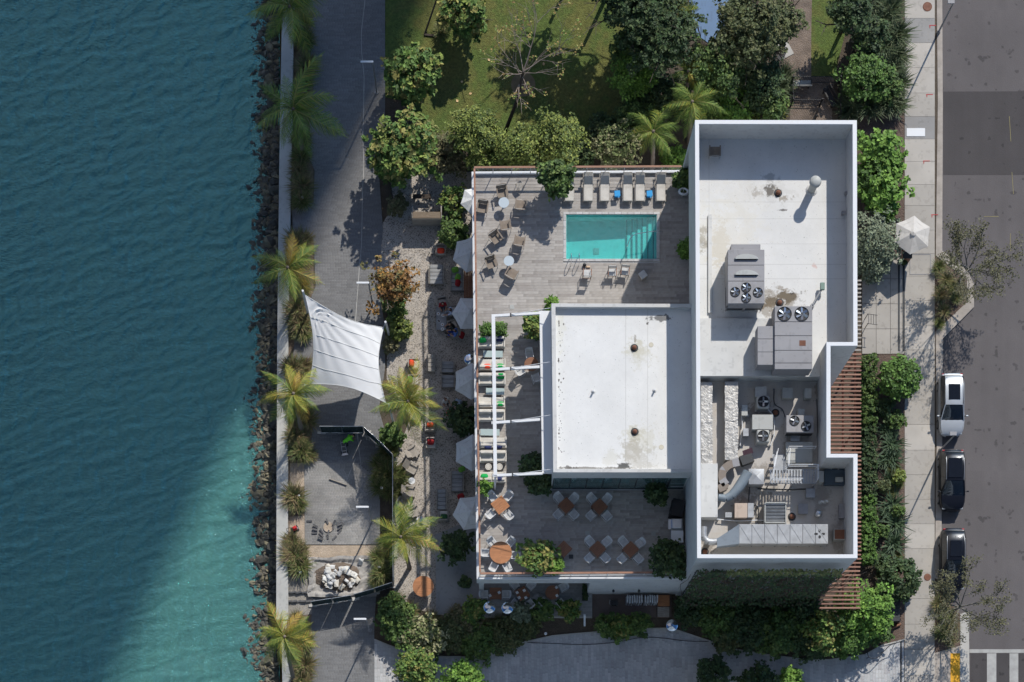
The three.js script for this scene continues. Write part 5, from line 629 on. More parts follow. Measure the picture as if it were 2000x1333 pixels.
put(adk, [[806, 883, deg(120), 'grey slatted garden chair turned beside the palm shadow'], [804, 914, deg(118), 'grey slatted garden chair next to the small white round table'], [800, 960, deg(95), 'grey slatted garden chair below the small white round table'], [786, 982, deg(215), 'grey slatted garden chair nearest the screened fence'], [808, 1000, deg(70), 'grey slatted garden chair facing away under the lower palm'], [826, 1021, deg(20), 'grey slatted garden chair half under the lower palm fronds'], [812, 808, deg(160), 'grey slatted garden chair in the dappled palm shade']], 0.01, 0.4);
roundTable('round_table', 'small white round table among the grey slatted chairs', 804, 940, 0.01, 0.25, M.whitePaint, 0.45, M.whitePaint); roundTable('round_table', 'small white round table half hidden by the lower palm fronds', 820, 1015, 0.01, 0.24, M.whitePaint, 0.45, M.whitePaint);
{ const t = roundTable('round_wood_table', 'large orange-brown round wooden table standing alone on the gravel', 826.5, 1146, 0.01, 0.77, M.teak, 0.8, M.teakDark); }
// ---- parasols: hexagonal canopies
function parasol(x, y, h, r, label, yaw = 0, closed = false, base = 0) {
  const p = P(x, y, h), t = thing('parasol', label, 'parasol', V(p.x, base + 0.012, p.z), yaw), n = 6, pos = [], H = h - base;
  const rim = (i) => { const a = i / n * 6.2832; return V(Math.cos(a) * r, H - 0.42 * (r / 1.3), Math.sin(a) * r); }, top = V(0, H, 0);
  for (let i = 0; i < n; i++) { const A = rim(i), B = rim(i + 1), K = 4; for (let k = 0; k < K; k++) { const u0 = k / K, u1 = (k + 1) / K; const a0 = top.clone().lerp(A, u0), a1 = top.clone().lerp(A, u1), b0 = top.clone().lerp(B, u0), b1 = top.clone().lerp(B, u1), m0 = a0.clone().lerp(b0, 0.5), m1 = a1.clone().lerp(b1, 0.5); m0.y -= 0.05 * u0; m1.y -= 0.05 * u1; m1.multiply(V(1 - 0.03 * u1, 1, 1 - 0.03 * u1)); const q = (a, b, c, d) => { for (const v of [a, c, b, b, c, d]) pos.push(v.x, v.y, v.z); }; q(a0, a1, m0, m1); q(m0, m1, b0, b1); } }
  obj('canopy', [tris(pos), tris(pos.map((v, i) => i % 3 === 1 ? v - 0.012 : v))], F.canvas, t); for (let i = 0; i < n; i++) obj('rib', [rod(top.clone().setY(H - 0.05), rim(i).setY(rim(i).y - 0.03), 0.012, 0.01, 5)], M.steel, t);
  obj('pole', [cyl(0.03, 0.03, H - 0.02, 0, 0, 0, 10)], M.steel, t); obj('vent_cap', [new THREE.ConeGeometry(r * 0.16, 0.1, 6).translate(0, H + 0.05, 0)], F.canvas, t); obj('foot', [rbox(0.55, 0.1, 0.55, 0, 0.05, 0, 0.02, 1)], M.concrete, t); return t;
}
for (const [x, y, l, a, r] of [[927, 388, 'pale hexagonal parasol half hidden by the railing corner', 0.25, 1.05], [919, 493, 'pale hexagonal parasol over the grey sofa with green pillows', 0.3, 1.35], [917, 609, 'pale hexagonal parasol over the three seated guests', 0, 1.3], [921, 742, 'pale hexagonal parasol beside the patio heater', 0.5, 1.35], [922, 882, 'pale hexagonal parasol between the dark pot shrub and red pillow', 0.5, 1.35], [920, 1000, 'pale hexagonal parasol beyond the armchair with green pad', 0.12, 1.35]]) parasol(x, y, 2.7, r, l, a);
{ const t = parasol(1785, 455, 2.7, 1.42, 'beige hexagonal street parasol beside the pavement', 0.42), m = mat([0.58, 0.55, 0.52], { roughness: 0.9, map: grimeT }); t.children.forEach((c) => { if (/canopy|vent_cap/.test(c.name)) c.material = m; }); }

// ================================================================ planting
const leafMat = new THREE.MeshStandardMaterial({ vertexColors: true, side: THREE.DoubleSide, roughness: 0.72 });
const bladeMat = new THREE.MeshStandardMaterial({ vertexColors: true, side: THREE.DoubleSide, roughness: 0.7 });
const G = {                                                       // leaf colours by kind of plant
  seagrape: [[0.075, 0.14, 0.022], [0.10, 0.175, 0.028], [0.055, 0.11, 0.018], [0.17, 0.22, 0.04], [0.22, 0.20, 0.05]],
  olive: [[0.17, 0.21, 0.035], [0.13, 0.175, 0.03], [0.21, 0.24, 0.05], [0.09, 0.13, 0.03]],
  dark: [[0.03, 0.062, 0.016], [0.04, 0.078, 0.02], [0.06, 0.09, 0.024], [0.024, 0.046, 0.012]],
  mid: [[0.055, 0.105, 0.018], [0.08, 0.14, 0.024], [0.045, 0.085, 0.016], [0.11, 0.16, 0.032]],
  brownish: [[0.085, 0.10, 0.03], [0.065, 0.085, 0.024], [0.105, 0.11, 0.038], [0.05, 0.07, 0.02]],
  bright: [[0.10, 0.20, 0.022], [0.13, 0.25, 0.03], [0.075, 0.16, 0.018], [0.16, 0.28, 0.04]],
  grey: [[0.15, 0.18, 0.11], [0.18, 0.21, 0.13], [0.12, 0.15, 0.085], [0.21, 0.24, 0.15]],
  cream: [[0.13, 0.16, 0.05], [0.22, 0.22, 0.10], [0.09, 0.12, 0.035], [0.28, 0.27, 0.14]],
  autumn: [[0.24, 0.12, 0.028], [0.19, 0.13, 0.035], [0.30, 0.16, 0.035], [0.13, 0.12, 0.04], [0.17, 0.08, 0.025]],
  dry: [[0.13, 0.12, 0.055], [0.10, 0.11, 0.045], [0.16, 0.14, 0.07]],
  clip: [[0.06, 0.125, 0.018], [0.08, 0.16, 0.022], [0.05, 0.10, 0.015], [0.10, 0.19, 0.03]],
};
const lr = rng(4242);
function leafAt(pos, col, c, p, n, s, elong, r) {                 // one folded leaf: four triangles
  const t = V(r() - 0.5, r() - 0.5, r() - 0.5).cross(n).normalize(), b = V(0, 0, 0).crossVectors(n, t), L = s * elong, W = s * 0.5;
  const A = p.clone().addScaledVector(t, -L * 0.5), B = p.clone().addScaledVector(t, L * 0.5).addScaledVector(n, -s * 0.14), m = p.clone().addScaledVector(t, 0.05 * L).addScaledVector(n, -s * 0.05), C = m.clone().addScaledVector(b, W).addScaledVector(n, s * 0.08), D = m.clone().addScaledVector(b, -W).addScaledVector(n, s * 0.08);
  const k = 0.65 + 0.7 * r(); for (const v of [A, C, B, A, B, D]) { pos.push(v.x, v.y, v.z); col.push(c[0] * k, c[1] * k, c[2] * k); }
}
function crownGeo({ rx, ry, rz = rx, y = 0, leaves, size, cols, elong = 1.5, clump = 0.16, hollow = 0.35, seed, ragged = 0.45, flat = 0.6, boxy = false }) {
  const r = rng(seed), pos = [], col = [], per = 14, nc = Math.max(4, Math.round(leaves / per));
  for (let i = 0; i < nc; i++) {
    let d; do d = V(r() * 2 - 1, r() * 2 - 1, r() * 2 - 1); while (d.length() > 1 || d.length() < 0.05);
    let cc; if (boxy) cc = V((r() * 2 - 1) * rx, (r() * 2 - 1) * ry, (r() * 2 - 1) * rz); else { const rad = Math.pow(hollow + (1 - hollow) * r(), 0.6); d.normalize(); const lob = 1 + ragged * (noise.noise(d.x * 2.1 + seed, d.y * 2.1, d.z * 2.1) * 1.4); cc = V(d.x * rx, d.y * ry, d.z * rz).multiplyScalar(rad * lob); }
    const base = cols[Math.floor(r() * cols.length)], cr = clump * (0.7 + 0.7 * r()) * Math.min(1.4, Math.max(rx, ry)) ;
    for (let k = 0; k < per; k++) { const o = V((r() - 0.5) * 2, (r() - 0.5) * 1.3, (r() - 0.5) * 2).multiplyScalar(cr), p = cc.clone().add(o); const n = V((r() - 0.5) * 2 * flat + d.x * 0.35, 0.75 + 0.4 * r(), (r() - 0.5) * 2 * flat + d.z * 0.35).normalize(); p.y += y; leafAt(pos, col, r() < 0.75 ? base : cols[Math.floor(r() * cols.length)], p, n, size * (0.7 + 0.6 * r()), elong, r); }
  }
  return tris(pos, col);
}
function limbs(base, top, spread, n, r0, seed, depth = 2, sub = 3) { // trunk and branching limbs as tapered rods
  const r = rng(seed), trunk = [], br = [], tips = []; const fork = base.clone().lerp(top, 0.42); trunk.push(rod(base, fork, r0, r0 * 0.75, 9));
  const grow = (a, dir, L, rad, d) => { const m = a.clone().addScaledVector(dir, L * 0.5).add(V((r() - 0.5) * L * 0.16, (r() - 0.5) * L * 0.1, (r() - 0.5) * L * 0.16)), e = m.clone().addScaledVector(dir, L * 0.5); br.push(rod(a, m, rad, rad * 0.8, 5), rod(m, e, rad * 0.8, rad * 0.55, 5)); tips.push(m, e); if (d > 0) for (let i = 0; i < sub; i++) grow(r() < 0.5 ? m : e, dir.clone().add(V((r() - 0.5) * 1.3, (r() - 0.25) * 0.7, (r() - 0.5) * 1.3)).normalize(), L * (0.55 + 0.2 * r()), rad * 0.55, d - 1); };
  const H = top.distanceTo(fork); for (let i = 0; i < n; i++) { const a = i / n * 6.283 + r() * 0.7; grow(fork.clone().lerp(top, 0.25 * r()), V(Math.cos(a) * spread, 0.55 + 0.5 * r(), Math.sin(a) * spread).normalize(), H * (0.6 + 0.3 * r()), r0 * 0.55, depth); }
  return { trunk, br, tips };
}
let seedN = 100;
function shrub(name, label, cat, x, y, rpx, o = {}) {             // x, y, rpx surveyed at the crown; o.h = height of the crown's middle above its ground
  const g0 = o.base ?? 0, h = o.h ?? 1, s = px(g0 + h), rx = rpx / s, p = P(x, y, g0 + h), t = thing(name, label, cat, V(p.x, g0, p.z), 0, o.group), seed = seedN++;
  const ry = o.ry ?? Math.min(h * 0.9, rx * 0.8), pot = o.pot;
  obj('crown', [crownGeo({ rx: rx * 0.95, ry, rz: (o.rz ? o.rz / s : rx) * 0.95, y: h, leaves: o.n ?? Math.round(900 * rx * rx + 250), size: o.size ?? 0.16, cols: o.cols ?? G.mid, seed, ...o.c })], leafMat, t);
  const L = limbs(V((o.lean?.[0] ?? 0), 0, (o.lean?.[1] ?? 0)), V(0, h + ry * 0.35, 0), 0.9, o.limbs ?? 5, o.trunk ?? Math.max(0.03, rx * 0.05), seed, o.depth ?? 1, 2); obj('trunk', L.trunk, o.bark ?? M.bark, t); obj('branches', L.br, o.bark ?? M.bark, t);
  if (pot) { obj('pot', [new THREE.LatheGeometry([[0.001, 0.01], [pot * 0.8, 0.01], [pot, pot * 1.5], [pot * 0.9, pot * 1.5], [pot * 0.85, pot * 1.3], [0.001, pot * 1.3]].map((q) => new THREE.Vector2(...q)), 4 + (o.round ? 20 : 0)).rotateY(Math.PI / 4)], o.potMat ?? M.unitLight, t); }
  return t;
}
// ---- garden north of the pool terrace
shrub('sea_grape_tree', 'round glossy sea grape tree between promenade and lawn', 'tree', 805, 145, 56, { h: 2.8, ry: 1.7, size: 0.24, cols: G.seagrape, n: 3600, trunk: 0.12 });
shrub('sea_grape_tree', 'wide yellow-green sea grape tree overhanging the promenade at the gravel terrace', 'tree', 783, 290, 72, { h: 3.4, ry: 1.9, size: 0.24, cols: [...G.seagrape, [0.20, 0.21, 0.055]], n: 5200, trunk: 0.14, bark: M.barkPale });
shrub('sea_grape_tree', 'sea grape tree rising from a grassy island in the lawn', 'tree', 907, 22, 46, { h: 2.8, ry: 1.5, size: 0.24, cols: G.seagrape, n: 2800, trunk: 0.1 });
for (const [x, y, r, l] of [[928, 262, 50, 'feathery yellow-green tree behind the terrace railing corner'], [1012, 292, 40, 'feathery yellow-green tree at the foot of the bare tree'], [1088, 275, 54, 'feathery yellow-green tree behind the potted terrace tree']]) shrub('feathery_tree', l, 'tree', x, y, r, { h: 2.8, ry: 1.6, size: 0.13, cols: G.olive, n: 6400, trunk: 0.08, c: { hollow: 0.15, clump: 0.2, ragged: 0.45 } });
for (const [x, y, r, h, c, l] of [[868, 300, 42, 1.0, G.dry, 'low dry-green shrub beside the gravel terrace'], [955, 312, 36, 0.9, G.mid, 'low green shrub under the feathery trees by the railing'], [1045, 308, 36, 0.9, G.grey, 'low silvery shrub between two feathery trees'], [1135, 305, 30, 1.0, G.dark, 'low dark shrub beside the variegated bush'], [1202, 285, 46, 1.7, G.cream, 'cream-flecked variegated bush behind the sun loungers'], [1238, 232, 40, 1.4, G.mid, 'green shrub at the edge of the lawn beside the palm'], [1240, 145, 46, 2.4, G.bright, 'bright green bush at the lawn edge below the dark trees'], [1232, 95, 40, 2.6, G.mid, 'mid-green bush at the lawn edge under the dark trees'], [1318, 310, 28, 0.9, G.bright, 'bright low shrub in the angle of railing and tall wall'], [1178, 250, 30, 1.0, G.dark, 'dark low bush in tree shadow at the lawn edge'], [1430, 210, 38, 1.4, G.bright, 'bright green shrub close behind the tall block'], [1385, 205, 30, 1.2, G.mid, 'mid-green shrub between palm and bright shrub'], [1310, 190, 46, 1.6, G.dark, 'dark undergrowth bush below the palm crown'], [1255, 195, 34, 1.1, G.dark, 'dark reddish undergrowth between lawn and palms'], [1478, 160, 52, 2.0, G.dark, 'dark evergreen bush beside the dog run bench'], [1505, 205, 34, 1.2, G.mid, 'mid-green bush beside the dog run gate']]) shrub('garden_shrub', l, 'shrub', x, y, r, { h, size: 0.14, cols: c, n: Math.round(r * r * 1.3 + 700) });
for (const [x, y, r, h, c, n, l] of [[1292, 62, 76, 5.0, G.dark, 8000, 'big dark evergreen tree beside the blue pond'], [1462, 58, 78, 5.2, G.brownish, 8500, 'big brownish-green tree between pond and dog run'], [1392, 138, 60, 4.2, G.mid, 5200, 'brownish-green tree in front of the blue pond'], [1236, -2, 66, 6.2, G.dark, 4500, 'dark tree leaning over the lawn top'], [1195, -92, 84, 6.6, G.dark, 5500, 'dark tree beyond the lawn whose shadow covers the bare tree'], [1122, -125, 62, 6.2, G.dark, 4000, 'dark tree beyond the lawn beside the bare tree branches'], [1520, 45, 48, 4.2, G.brownish, 3000, 'narrow brownish tree at the dog run edge'], [1325, -75, 60, 5.5, G.mid, 4000, 'mid-green tree beyond the blue pond'], [1660, 20, 45, 3.4, G.dark, 2000, 'small dark tree overhanging the dog run fence'], [790, -130, 70, 5, G.seagrape, 3000, 'sea grape tree beyond the lawn near the promenade']]) shrub('garden_tree', l, 'tree', x, y, r, { h, ry: r / 26 * 0.62, size: 0.155, cols: c, n: Math.round(n * 1.3), trunk: 0.16, bark: M.barkDark, depth: 2, c: { hollow: 0.2, ragged: 0.5, clump: 0.15 } });
{ // leafless tree leaning over the lawn
  const base = P(985, 262, 0), fork = P(1022, 140, 4.6), t = thing('bare_tree', 'leafless pale-branched tree with dark leaning trunk on the lawn', 'tree', base), f = fork.sub(base), r = rng(77), tr = [], br = [], pos = [], col = [];
  const mid = f.clone().multiplyScalar(0.55).add(V(0.15, 0, 0.1)); tr.push(rod(V(0, 0, 0), mid, 0.15, 0.12, 9), rod(mid, f, 0.12, 0.09, 9));
  const grow = (a, d, L, rad, k) => { let p = a.clone(), dir = d.clone(); for (let i = 0; i < 4; i++) { const e = p.clone().addScaledVector(dir, L / 4); br.push(rod(p, e, rad * (1 - i * 0.18), rad * (1 - (i + 1) * 0.18), 5)); p = e; dir.add(V((r() - 0.5) * 0.28, 0.02, (r() - 0.5) * 0.28)).normalize(); if (k > 0 && i > 0) for (let j = 0; j < 2; j++) grow(p, dir.clone().add(V((r() - 0.5) * 1.6, 0.15 * r(), (r() - 0.5) * 1.6)).normalize(), L * (0.45 + 0.2 * r()), rad * 0.5, k - 1); } if (k < 1 && r() < 0.4) for (let q = 0; q < 6; q++) leafAt(pos, col, [[0.22, 0.2, 0.05], [0.26, 0.17, 0.05], [0.12, 0.18, 0.03]][q % 3], p.clone().add(V((r() - 0.5) * 0.4, (r() - 0.5) * 0.2, (r() - 0.5) * 0.4)), V(r() - 0.5, 1, r() - 0.5).normalize(), 0.12, 1.5, r); };
  for (let i = 0; i < 11; i++) { const a = i / 11 * 6.283 + r() * 0.9, q = r(); grow(f.clone().multiplyScalar(0.80 + 0.22 * q), V(Math.cos(a), 0.2 + 0.6 * r(), Math.sin(a) * 1.15).normalize(), 1.2 + 1.5 * r(), 0.034, 1); }
  grow(f, V(0.35, 0.5, -0.8).normalize(), 3.3, 0.06, 2); grow(f, V(0.8, 0.45, -0.3).normalize(), 3.0, 0.05, 2); grow(f, V(-0.2, 0.5, -0.9).normalize(), 2.4, 0.045, 2);
  obj('trunk', tr, M.barkDark, t); obj('branches', br, M.barkPale, t); obj('leaves', [tris(pos, col)], leafMat, t);
  const e = struct('worn_earth', [new THREE.CircleGeometry(0.9, 30).rotateX(-Math.PI / 2).translate(P(1022, 165).x, 0.012, P(1022, 165).z)], mat([0.20, 0.155, 0.09], { roughness: 1, map: grainT }));
}
for (const [x, y, l] of [[955, 117, 'tan fallen leaf on the lawn below the sea grape shadow'], [902, 160, 'tan fallen leaf beside the sea grape shadow'], [893, 197, 'tan fallen leaf near the feathery trees'], [953, 223, 'tan fallen leaf under the bare tree branches'], [870, 264, 'tan fallen leaf at the foot of the wide sea grape'], [1062, 125, 'tan fallen leaf beside the dark tree shadow'], [919, 183, 'small tan fallen leaf in open lawn']]) { const p = P(x, y), t = thing('fallen_leaf', l, 'leaf', V(p.x, 0.02, p.z), R() * 6); const pos = [], col = []; leafAt(pos, col, [0.62, 0.42, 0.2], V(0, 0.02, 0), V(0.1, 1, 0.1), 0.2, 1.3, lr); obj('blade', [tris(pos, col)], leafMat, t); obj('stalk', [rod(V(0, 0.01, 0), V(0.15, 0.015, 0.05), 0.008, 0.005, 4)], M.barkPale, t); }
// ---- pool terrace and dining terrace pots
shrub('potted_tree', 'leafy potted tree overhanging the railing beside the sun loungers', 'potted plant', 1088, 345, 36, { base: DECK, h: 1.9, ry: 0.95, size: 0.2, cols: G.mid, n: 2600, pot: 0.5, trunk: 0.06 });
for (const [x, y, r, h, c, l] of [[1338, 354, 22, 0.8, G.mid, 'leafy pot plant in the corner behind the life ring'], [1340, 486, 20, 0.7, G.bright, 'leafy planter against the tall wall beside the pool'], [1048, 637, 24, 1.2, G.seagrape, 'glossy pot plant beside the canopy end'], [1041, 911, 24, 1.2, G.dark, 'dark pot plant in shade beside the lower canopy end'], [1053, 939, 26, 1.0, G.dark, 'dark pot plant at the pavilion corner'], [1050, 1090, 34, 1.1, G.seagrape, 'loose leafy pot plant beside the bare dining table'], [1084, 1106, 17, 0.7, G.bright, 'compact bright green bush at the dining railing'], [1308, 1091, 36, 1.2, G.dark, 'big dark pot plant in the dining terrace corner'], [1282, 962, 19, 1.2, G.dark, 'dark drooping pot plant against the pavilion glass'], [1076, 592, 13, 0.6, G.bright, 'small bright plant at the pavilion corner by the pool'], [952, 645, 14, 0.7, G.clip, 'clipped box plant behind the sofa next to the railing'], [976, 644, 14, 0.7, G.clip, 'clipped box plant behind the sofa away from the railing'], [946, 952, 14, 0.7, G.bright, 'single clipped box plant below the last sofa']]) shrub('pot_plant', l, 'potted plant', x, y, r, { base: DECK, h, ry: h * 0.6, size: c === G.clip || c === G.bright ? 0.10 : 0.2, cols: c, n: c === G.clip ? 1500 : 1300, pot: Math.min(0.34, h * 0.32), c: { clump: 0.25 } });
// ---- gravel terrace and lower patio
for (const [x, y, r, h, c, l] of [[889, 394, 30, 1.1, G.seagrape, 'yellow-green terrace shrub beside the railing corner parasol'], [887, 455, 30, 1.2, G.mid, 'terrace shrub with white flecks beside the wooden booth'], [906, 822, 34, 1.4, G.dark, 'dark round pot shrub in shade beside the red pillow'], [889, 1065, 32, 1.4, G.dark, 'dark round shrub on the stone walk'], [907, 1138, 12, 0.5, G.dark, 'tiny dark ball shrub on the stone walk'], [926, 1192, 26, 0.8, G.seagrape, 'leafy shrub at the patio corner beside a heater'], [1018, 1198, 22, 0.8, G.grey, 'silvery shrub at the patio edge below the laid tables'], [1061, 1190, 22, 0.8, G.mid, 'green shrub at the patio edge below the drum stool'], [1110, 1193, 23, 0.8, G.seagrape, 'dark leafy shrub at the patio edge beside the hedge box'], [775, 400, 22, 0.7, G.dry, 'low scrub under the wide sea grape tree'], [762, 330, 26, 0.8, G.mid, 'low green scrub at the promenade edge'], [778, 640, 24, 0.8, G.olive, 'low yellow-green scrub beside the shade sail post'], [772, 600, 24, 0.7, G.mid, 'low green scrub under the orange-leaved tree'], [762, 675, 16, 0.5, G.dry, 'low dry scrub at the shade sail edge'], [765, 850, 26, 0.8, G.mid, 'leafy scrub under the palm beside the fence']]) shrub('terrace_shrub', l, 'shrub', x, y, r, { h, ry: h * 0.7, size: 0.16, cols: c, n: Math.round(r * r * 1.3 + 450) });
{ const s = span(1138, 1143, 1149, 1172, 0.9), t = thing('hedge_box', 'narrow dark clipped hedge box at the end of the lower patio', 'hedge', V(s.x, patioH, s.z)); obj('crown', [crownGeo({ rx: s.w / 2, ry: 0.3, rz: s.d / 2, y: 0.7, leaves: 1400, size: 0.09, cols: G.dark, seed: 901, boxy: true, clump: 0.08 })], leafMat, t); obj('trough', [rbox(s.w, 0.42, s.d, 0, 0.21, 0, 0.02, 1)], M.dark, t); }
shrub('autumn_tree', 'sparse orange-leaved tree at the edge of promenade and gravel', 'tree', 768, 553, 58, { h: 3.0, ry: 1.3, size: 0.17, cols: G.autumn, n: 1500, trunk: 0.1, bark: M.barkPale, limbs: 8, depth: 2, c: { hollow: 0.1, ragged: 0.6, clump: 0.2 } });
// ---- south planting
for (const [x, y, r, h, c, l] of [[772, 1205, 42, 1.1, G.mid, 'green shrub mound beside the solitary round table'], [826, 1243, 44, 1.0, G.cream, 'pale yellow-green shrub mound at the plaza edge'], [790, 1240, 30, 0.9, G.mid, 'leafy mound between two pale plaza shrubs'], [880, 1240, 36, 0.7, G.brownish, 'low brownish shrub at the plaza curve'], [935, 1255, 38, 0.6, G.mid, 'low green mound at the plaza curve'], [985, 1240, 36, 0.5, G.brownish, 'low brownish ground shrub below the heaters'], [905, 1215, 30, 0.5, G.dry, 'low dry shrub between stone walk and patio'], [1030, 1222, 28, 0.4, G.brownish, 'low brown ground shrub below the patio'], [1185, 1222, 24, 0.9, G.mid, 'leafy shrub in the hedge row beside the leaning bollard'], [1215, 1226, 26, 0.9, G.seagrape, 'leafy shrub in the middle of the plaza hedge row'], [1248, 1222, 24, 0.9, G.mid, 'leafy shrub in the hedge row next to the wooden steps'], [815, 1306, 42, 1.9, G.seagrape, 'dark spreading shrub growing in the plaza'], [905, 1332, 40, 1.4, G.bright, 'bright green shrub growing in the plaza'], [1393, 1316, 32, 1.6, G.dark, 'dark upright shrub growing in the shaded plaza'], [1485, 1334, 34, 1.2, G.dark, 'dark low shrub at the shaded plaza bed'], [1545, 1328, 24, 1.0, G.bright, 'bright-edged shrub at the shaded plaza bed'], [1345, 1195, 30, 1.2, G.dark, 'dark shrub beside the wooden steps and heater'], [1400, 1205, 44, 1.3, G.mid, 'mid-green shrub at the foot of the vine screen'], [1460, 1225, 46, 1.3, G.dark, 'dark shrub before the middle of the vine screen'], [1525, 1235, 46, 1.4, G.mid, 'mid-green shrub before the end of the vine screen'], [1420, 1250, 30, 1.0, G.brownish, 'brownish shrub overhanging the plaza edge'], [1570, 1195, 36, 1.4, G.dark, 'dark shrub below the wooden slats'], [1612, 1235, 44, 2.0, G.seagrape, 'glossy sunlit shrub below the wooden slats'], [1690, 1195, 54, 2.2, G.bright, 'large bright green shrub beside the dark storage box'], [1660, 1245, 40, 1.6, G.clip, 'bright shrub in front of the large bright one'], [1715, 1235, 26, 1.0, G.mid, 'green shrub under the handrail by the pavement'], [1580, 1260, 34, 1.2, G.dark, 'dark shrub above the plaza curve']]) shrub('bed_shrub', l, 'shrub', x, y, r, { h, ry: h * 0.75, size: 0.16, cols: c, n: Math.round(r * r * 1.3 + 500) });
// ---- east side
for (const [x, y, r, h, c, sz, l] of [[1718, 300, 48, 1.7, G.bright, 0.24, 'bright big-leaved bush beside the tall block'], [1726, 375, 46, 1.7, G.bright, 0.24, 'bright big-leaved bush overhanging the pavement'], [1698, 350, 34, 1.5, G.clip, 0.22, 'bright bush between wall and overhanging bush'], [1712, 470, 54, 2.0, G.grey, 0.13, 'silvery grey-green bush beside the beige street parasol'], [1700, 515, 36, 1.4, G.grey, 0.12, 'silvery bush at the corner of the forecourt'], [1690, 150, 50, 1.9, G.clip, 0.16, 'green bush among the tall reeds by the fence'], [1725, 165, 34, 1.5, G.mid, 0.16, 'mid-green bush among the reeds by the pavement'], [1700, 70, 40, 1.6, G.dark, 0.16, 'dark bush behind the black fence']]) shrub('street_shrub', l, 'shrub', x, y, r, { h, ry: h * 0.7, size: sz, cols: c, n: sz < 0.15 ? 3600 : Math.round(r * r * 0.9 + 400) });
for (const [x, y, r, c, l] of [[1757, 738, 42, G.clip, 'round clipped bright shrub beside the silver car'], [1757, 1132, 45, G.dark, 'round clipped dark shrub beside the dark storage box']]) shrub('clipped_shrub', l, 'shrub', x, y, r, { h: 1.5, ry: 1.05, size: 0.17, cols: c, n: 3200, c: { hollow: 0.5, ragged: 0.08, clump: 0.14 } });
for (const [y0, y1, c, l] of [[692, 830, G.mid, 'clipped hedge beside the widest wooden slats'], [832, 965, G.dark, 'clipped hedge beside the middle of the mulch bed'], [967, 1100, G.clip, 'clipped hedge beside the lowest cycads']]) { const s = span(1684, y0, 1716, y1, 1.3), t = thing('clipped_hedge', l, 'hedge', V(s.x, 0, s.z)); obj('crown', [crownGeo({ rx: s.w / 2 * 0.92, ry: 0.5, rz: s.d / 2, y: 0.85, leaves: 5200, size: 0.13, cols: c, seed: y0, boxy: true, clump: 0.11 })], leafMat, t); obj('trunk', Array.from({ length: 9 }, (_, i) => cyl(0.04, 0.03, 0.7, (i % 3 - 1) * 0.25, 0, -s.d / 2 + (i + 0.5) * s.d / 9, 6)), M.barkDark, t); }
for (const [x, y, r, c, l] of [[1735, 800, 26, G.dark, 'low dark bush behind the round bright shrub'], [1750, 820, 20, G.mid, 'low green bush between round shrub and cycads'], [1728, 950, 14, G.brownish, 'small brownish bush in the mulch bed beside the hedge'], [1758, 935, 14, G.olive, 'small yellow-green bush at the pavement edge'], [1756, 1000, 12, G.mid, 'small green bush at the pavement edge between cycads'], [1730, 1105, 22, G.dark, 'low dark bush behind the round dark shrub'], [1724, 1040, 14, G.mid, 'small green bush beside the hedge and cycads']]) shrub('bed_bush', l, 'shrub', x, y, r, { h: 0.6, ry: 0.45, size: 0.13, cols: c, n: 900 });
// sparse street trees
function sparseTree(bx, by, tx, ty, h, spread, label, seed) {
  const base = P(bx, by, 0), top = P(tx, ty, h), t = thing('street_tree', label, 'tree', base), d = top.clone().sub(base), L = limbs(V(0, 0, 0), d, spread, 9, 0.10, seed, 3, 3), pos = [], col = [], r = rng(seed);
  for (const p of L.tips) { if (r() < 0.3) continue; for (let k = 0; k < 8; k++) leafAt(pos, col, [[0.095, 0.09, 0.04], [0.12, 0.115, 0.05], [0.07, 0.072, 0.034]][k % 3], p.clone().add(V((r() - 0.5) * 0.5, (r() - 0.5) * 0.3, (r() - 0.5) * 0.5)), V((r() - 0.5) * 1.4, 0.8, (r() - 0.5) * 1.4).normalize(), 0.085, 1.6, r); }
  obj('trunk', L.trunk, M.bark, t); obj('branches', L.br, mat([0.16, 0.15, 0.13], { roughness: 0.95 }), t); obj('leaves', [tris(pos, col)], leafMat, t);
}
sparseTree(1873, 548, 1912, 505, 4.4, 1.15, 'thin-leaved street tree in the planted kerb bump-out', 61); sparseTree(1862, 1195, 1892, 1175, 4.2, 1.1, 'thin-leaved street tree beside the parked dark car', 62);
// ---- grasses
function tuftGeo(seed, n, L, cols, spread = 0.9, w = 0.03) {
  const r = rng(seed), pos = [], col = []; for (let i = 0; i < n; i++) { const a = r() * 6.283, o = V((r() - 0.5) * 0.35, 0, (r() - 0.5) * 0.35), k = spread * (0.3 + 0.9 * r()), len = L * (0.6 + 0.5 * r()), d = V(Math.cos(a), 0, Math.sin(a)), s = V(-d.z, 0, d.x).multiplyScalar(w), c = cols[Math.floor(r() * cols.length)], kk = 0.75 + 0.5 * r(); const pt = (u) => o.clone().addScaledVector(d, len * k * u * (0.5 + 0.5 * u)).add(V(0, len * (u - 0.42 * k * u * u) * 0.95, 0)); let p0 = pt(0), w0 = 1; for (let j = 1; j <= 3; j++) { const p1 = pt(j / 3), w1 = j === 3 ? 0.1 : 1 - j * 0.2; const A = p0.clone().addScaledVector(s, w0), B = p0.clone().addScaledVector(s, -w0), C = p1.clone().addScaledVector(s, w1), D = p1.clone().addScaledVector(s, -w1); for (const v of [A, B, C, B, D, C]) { pos.push(v.x, v.y, v.z); col.push(c[0] * kk, c[1] * kk, c[2] * kk); } p0 = p1; w0 = w1; } }
  return join([tris(pos, col)]);
}
const straw = [[0.20, 0.18, 0.065], [0.13, 0.145, 0.045], [0.09, 0.115, 0.035], [0.26, 0.20, 0.09], [0.16, 0.11, 0.06]], reed = [[0.06, 0.09, 0.035], [0.085, 0.12, 0.05], [0.045, 0.07, 0.028], [0.14, 0.165, 0.085]], fresh = [[0.10, 0.13, 0.03], [0.14, 0.17, 0.045], [0.07, 0.10, 0.025], [0.20, 0.17, 0.07]];
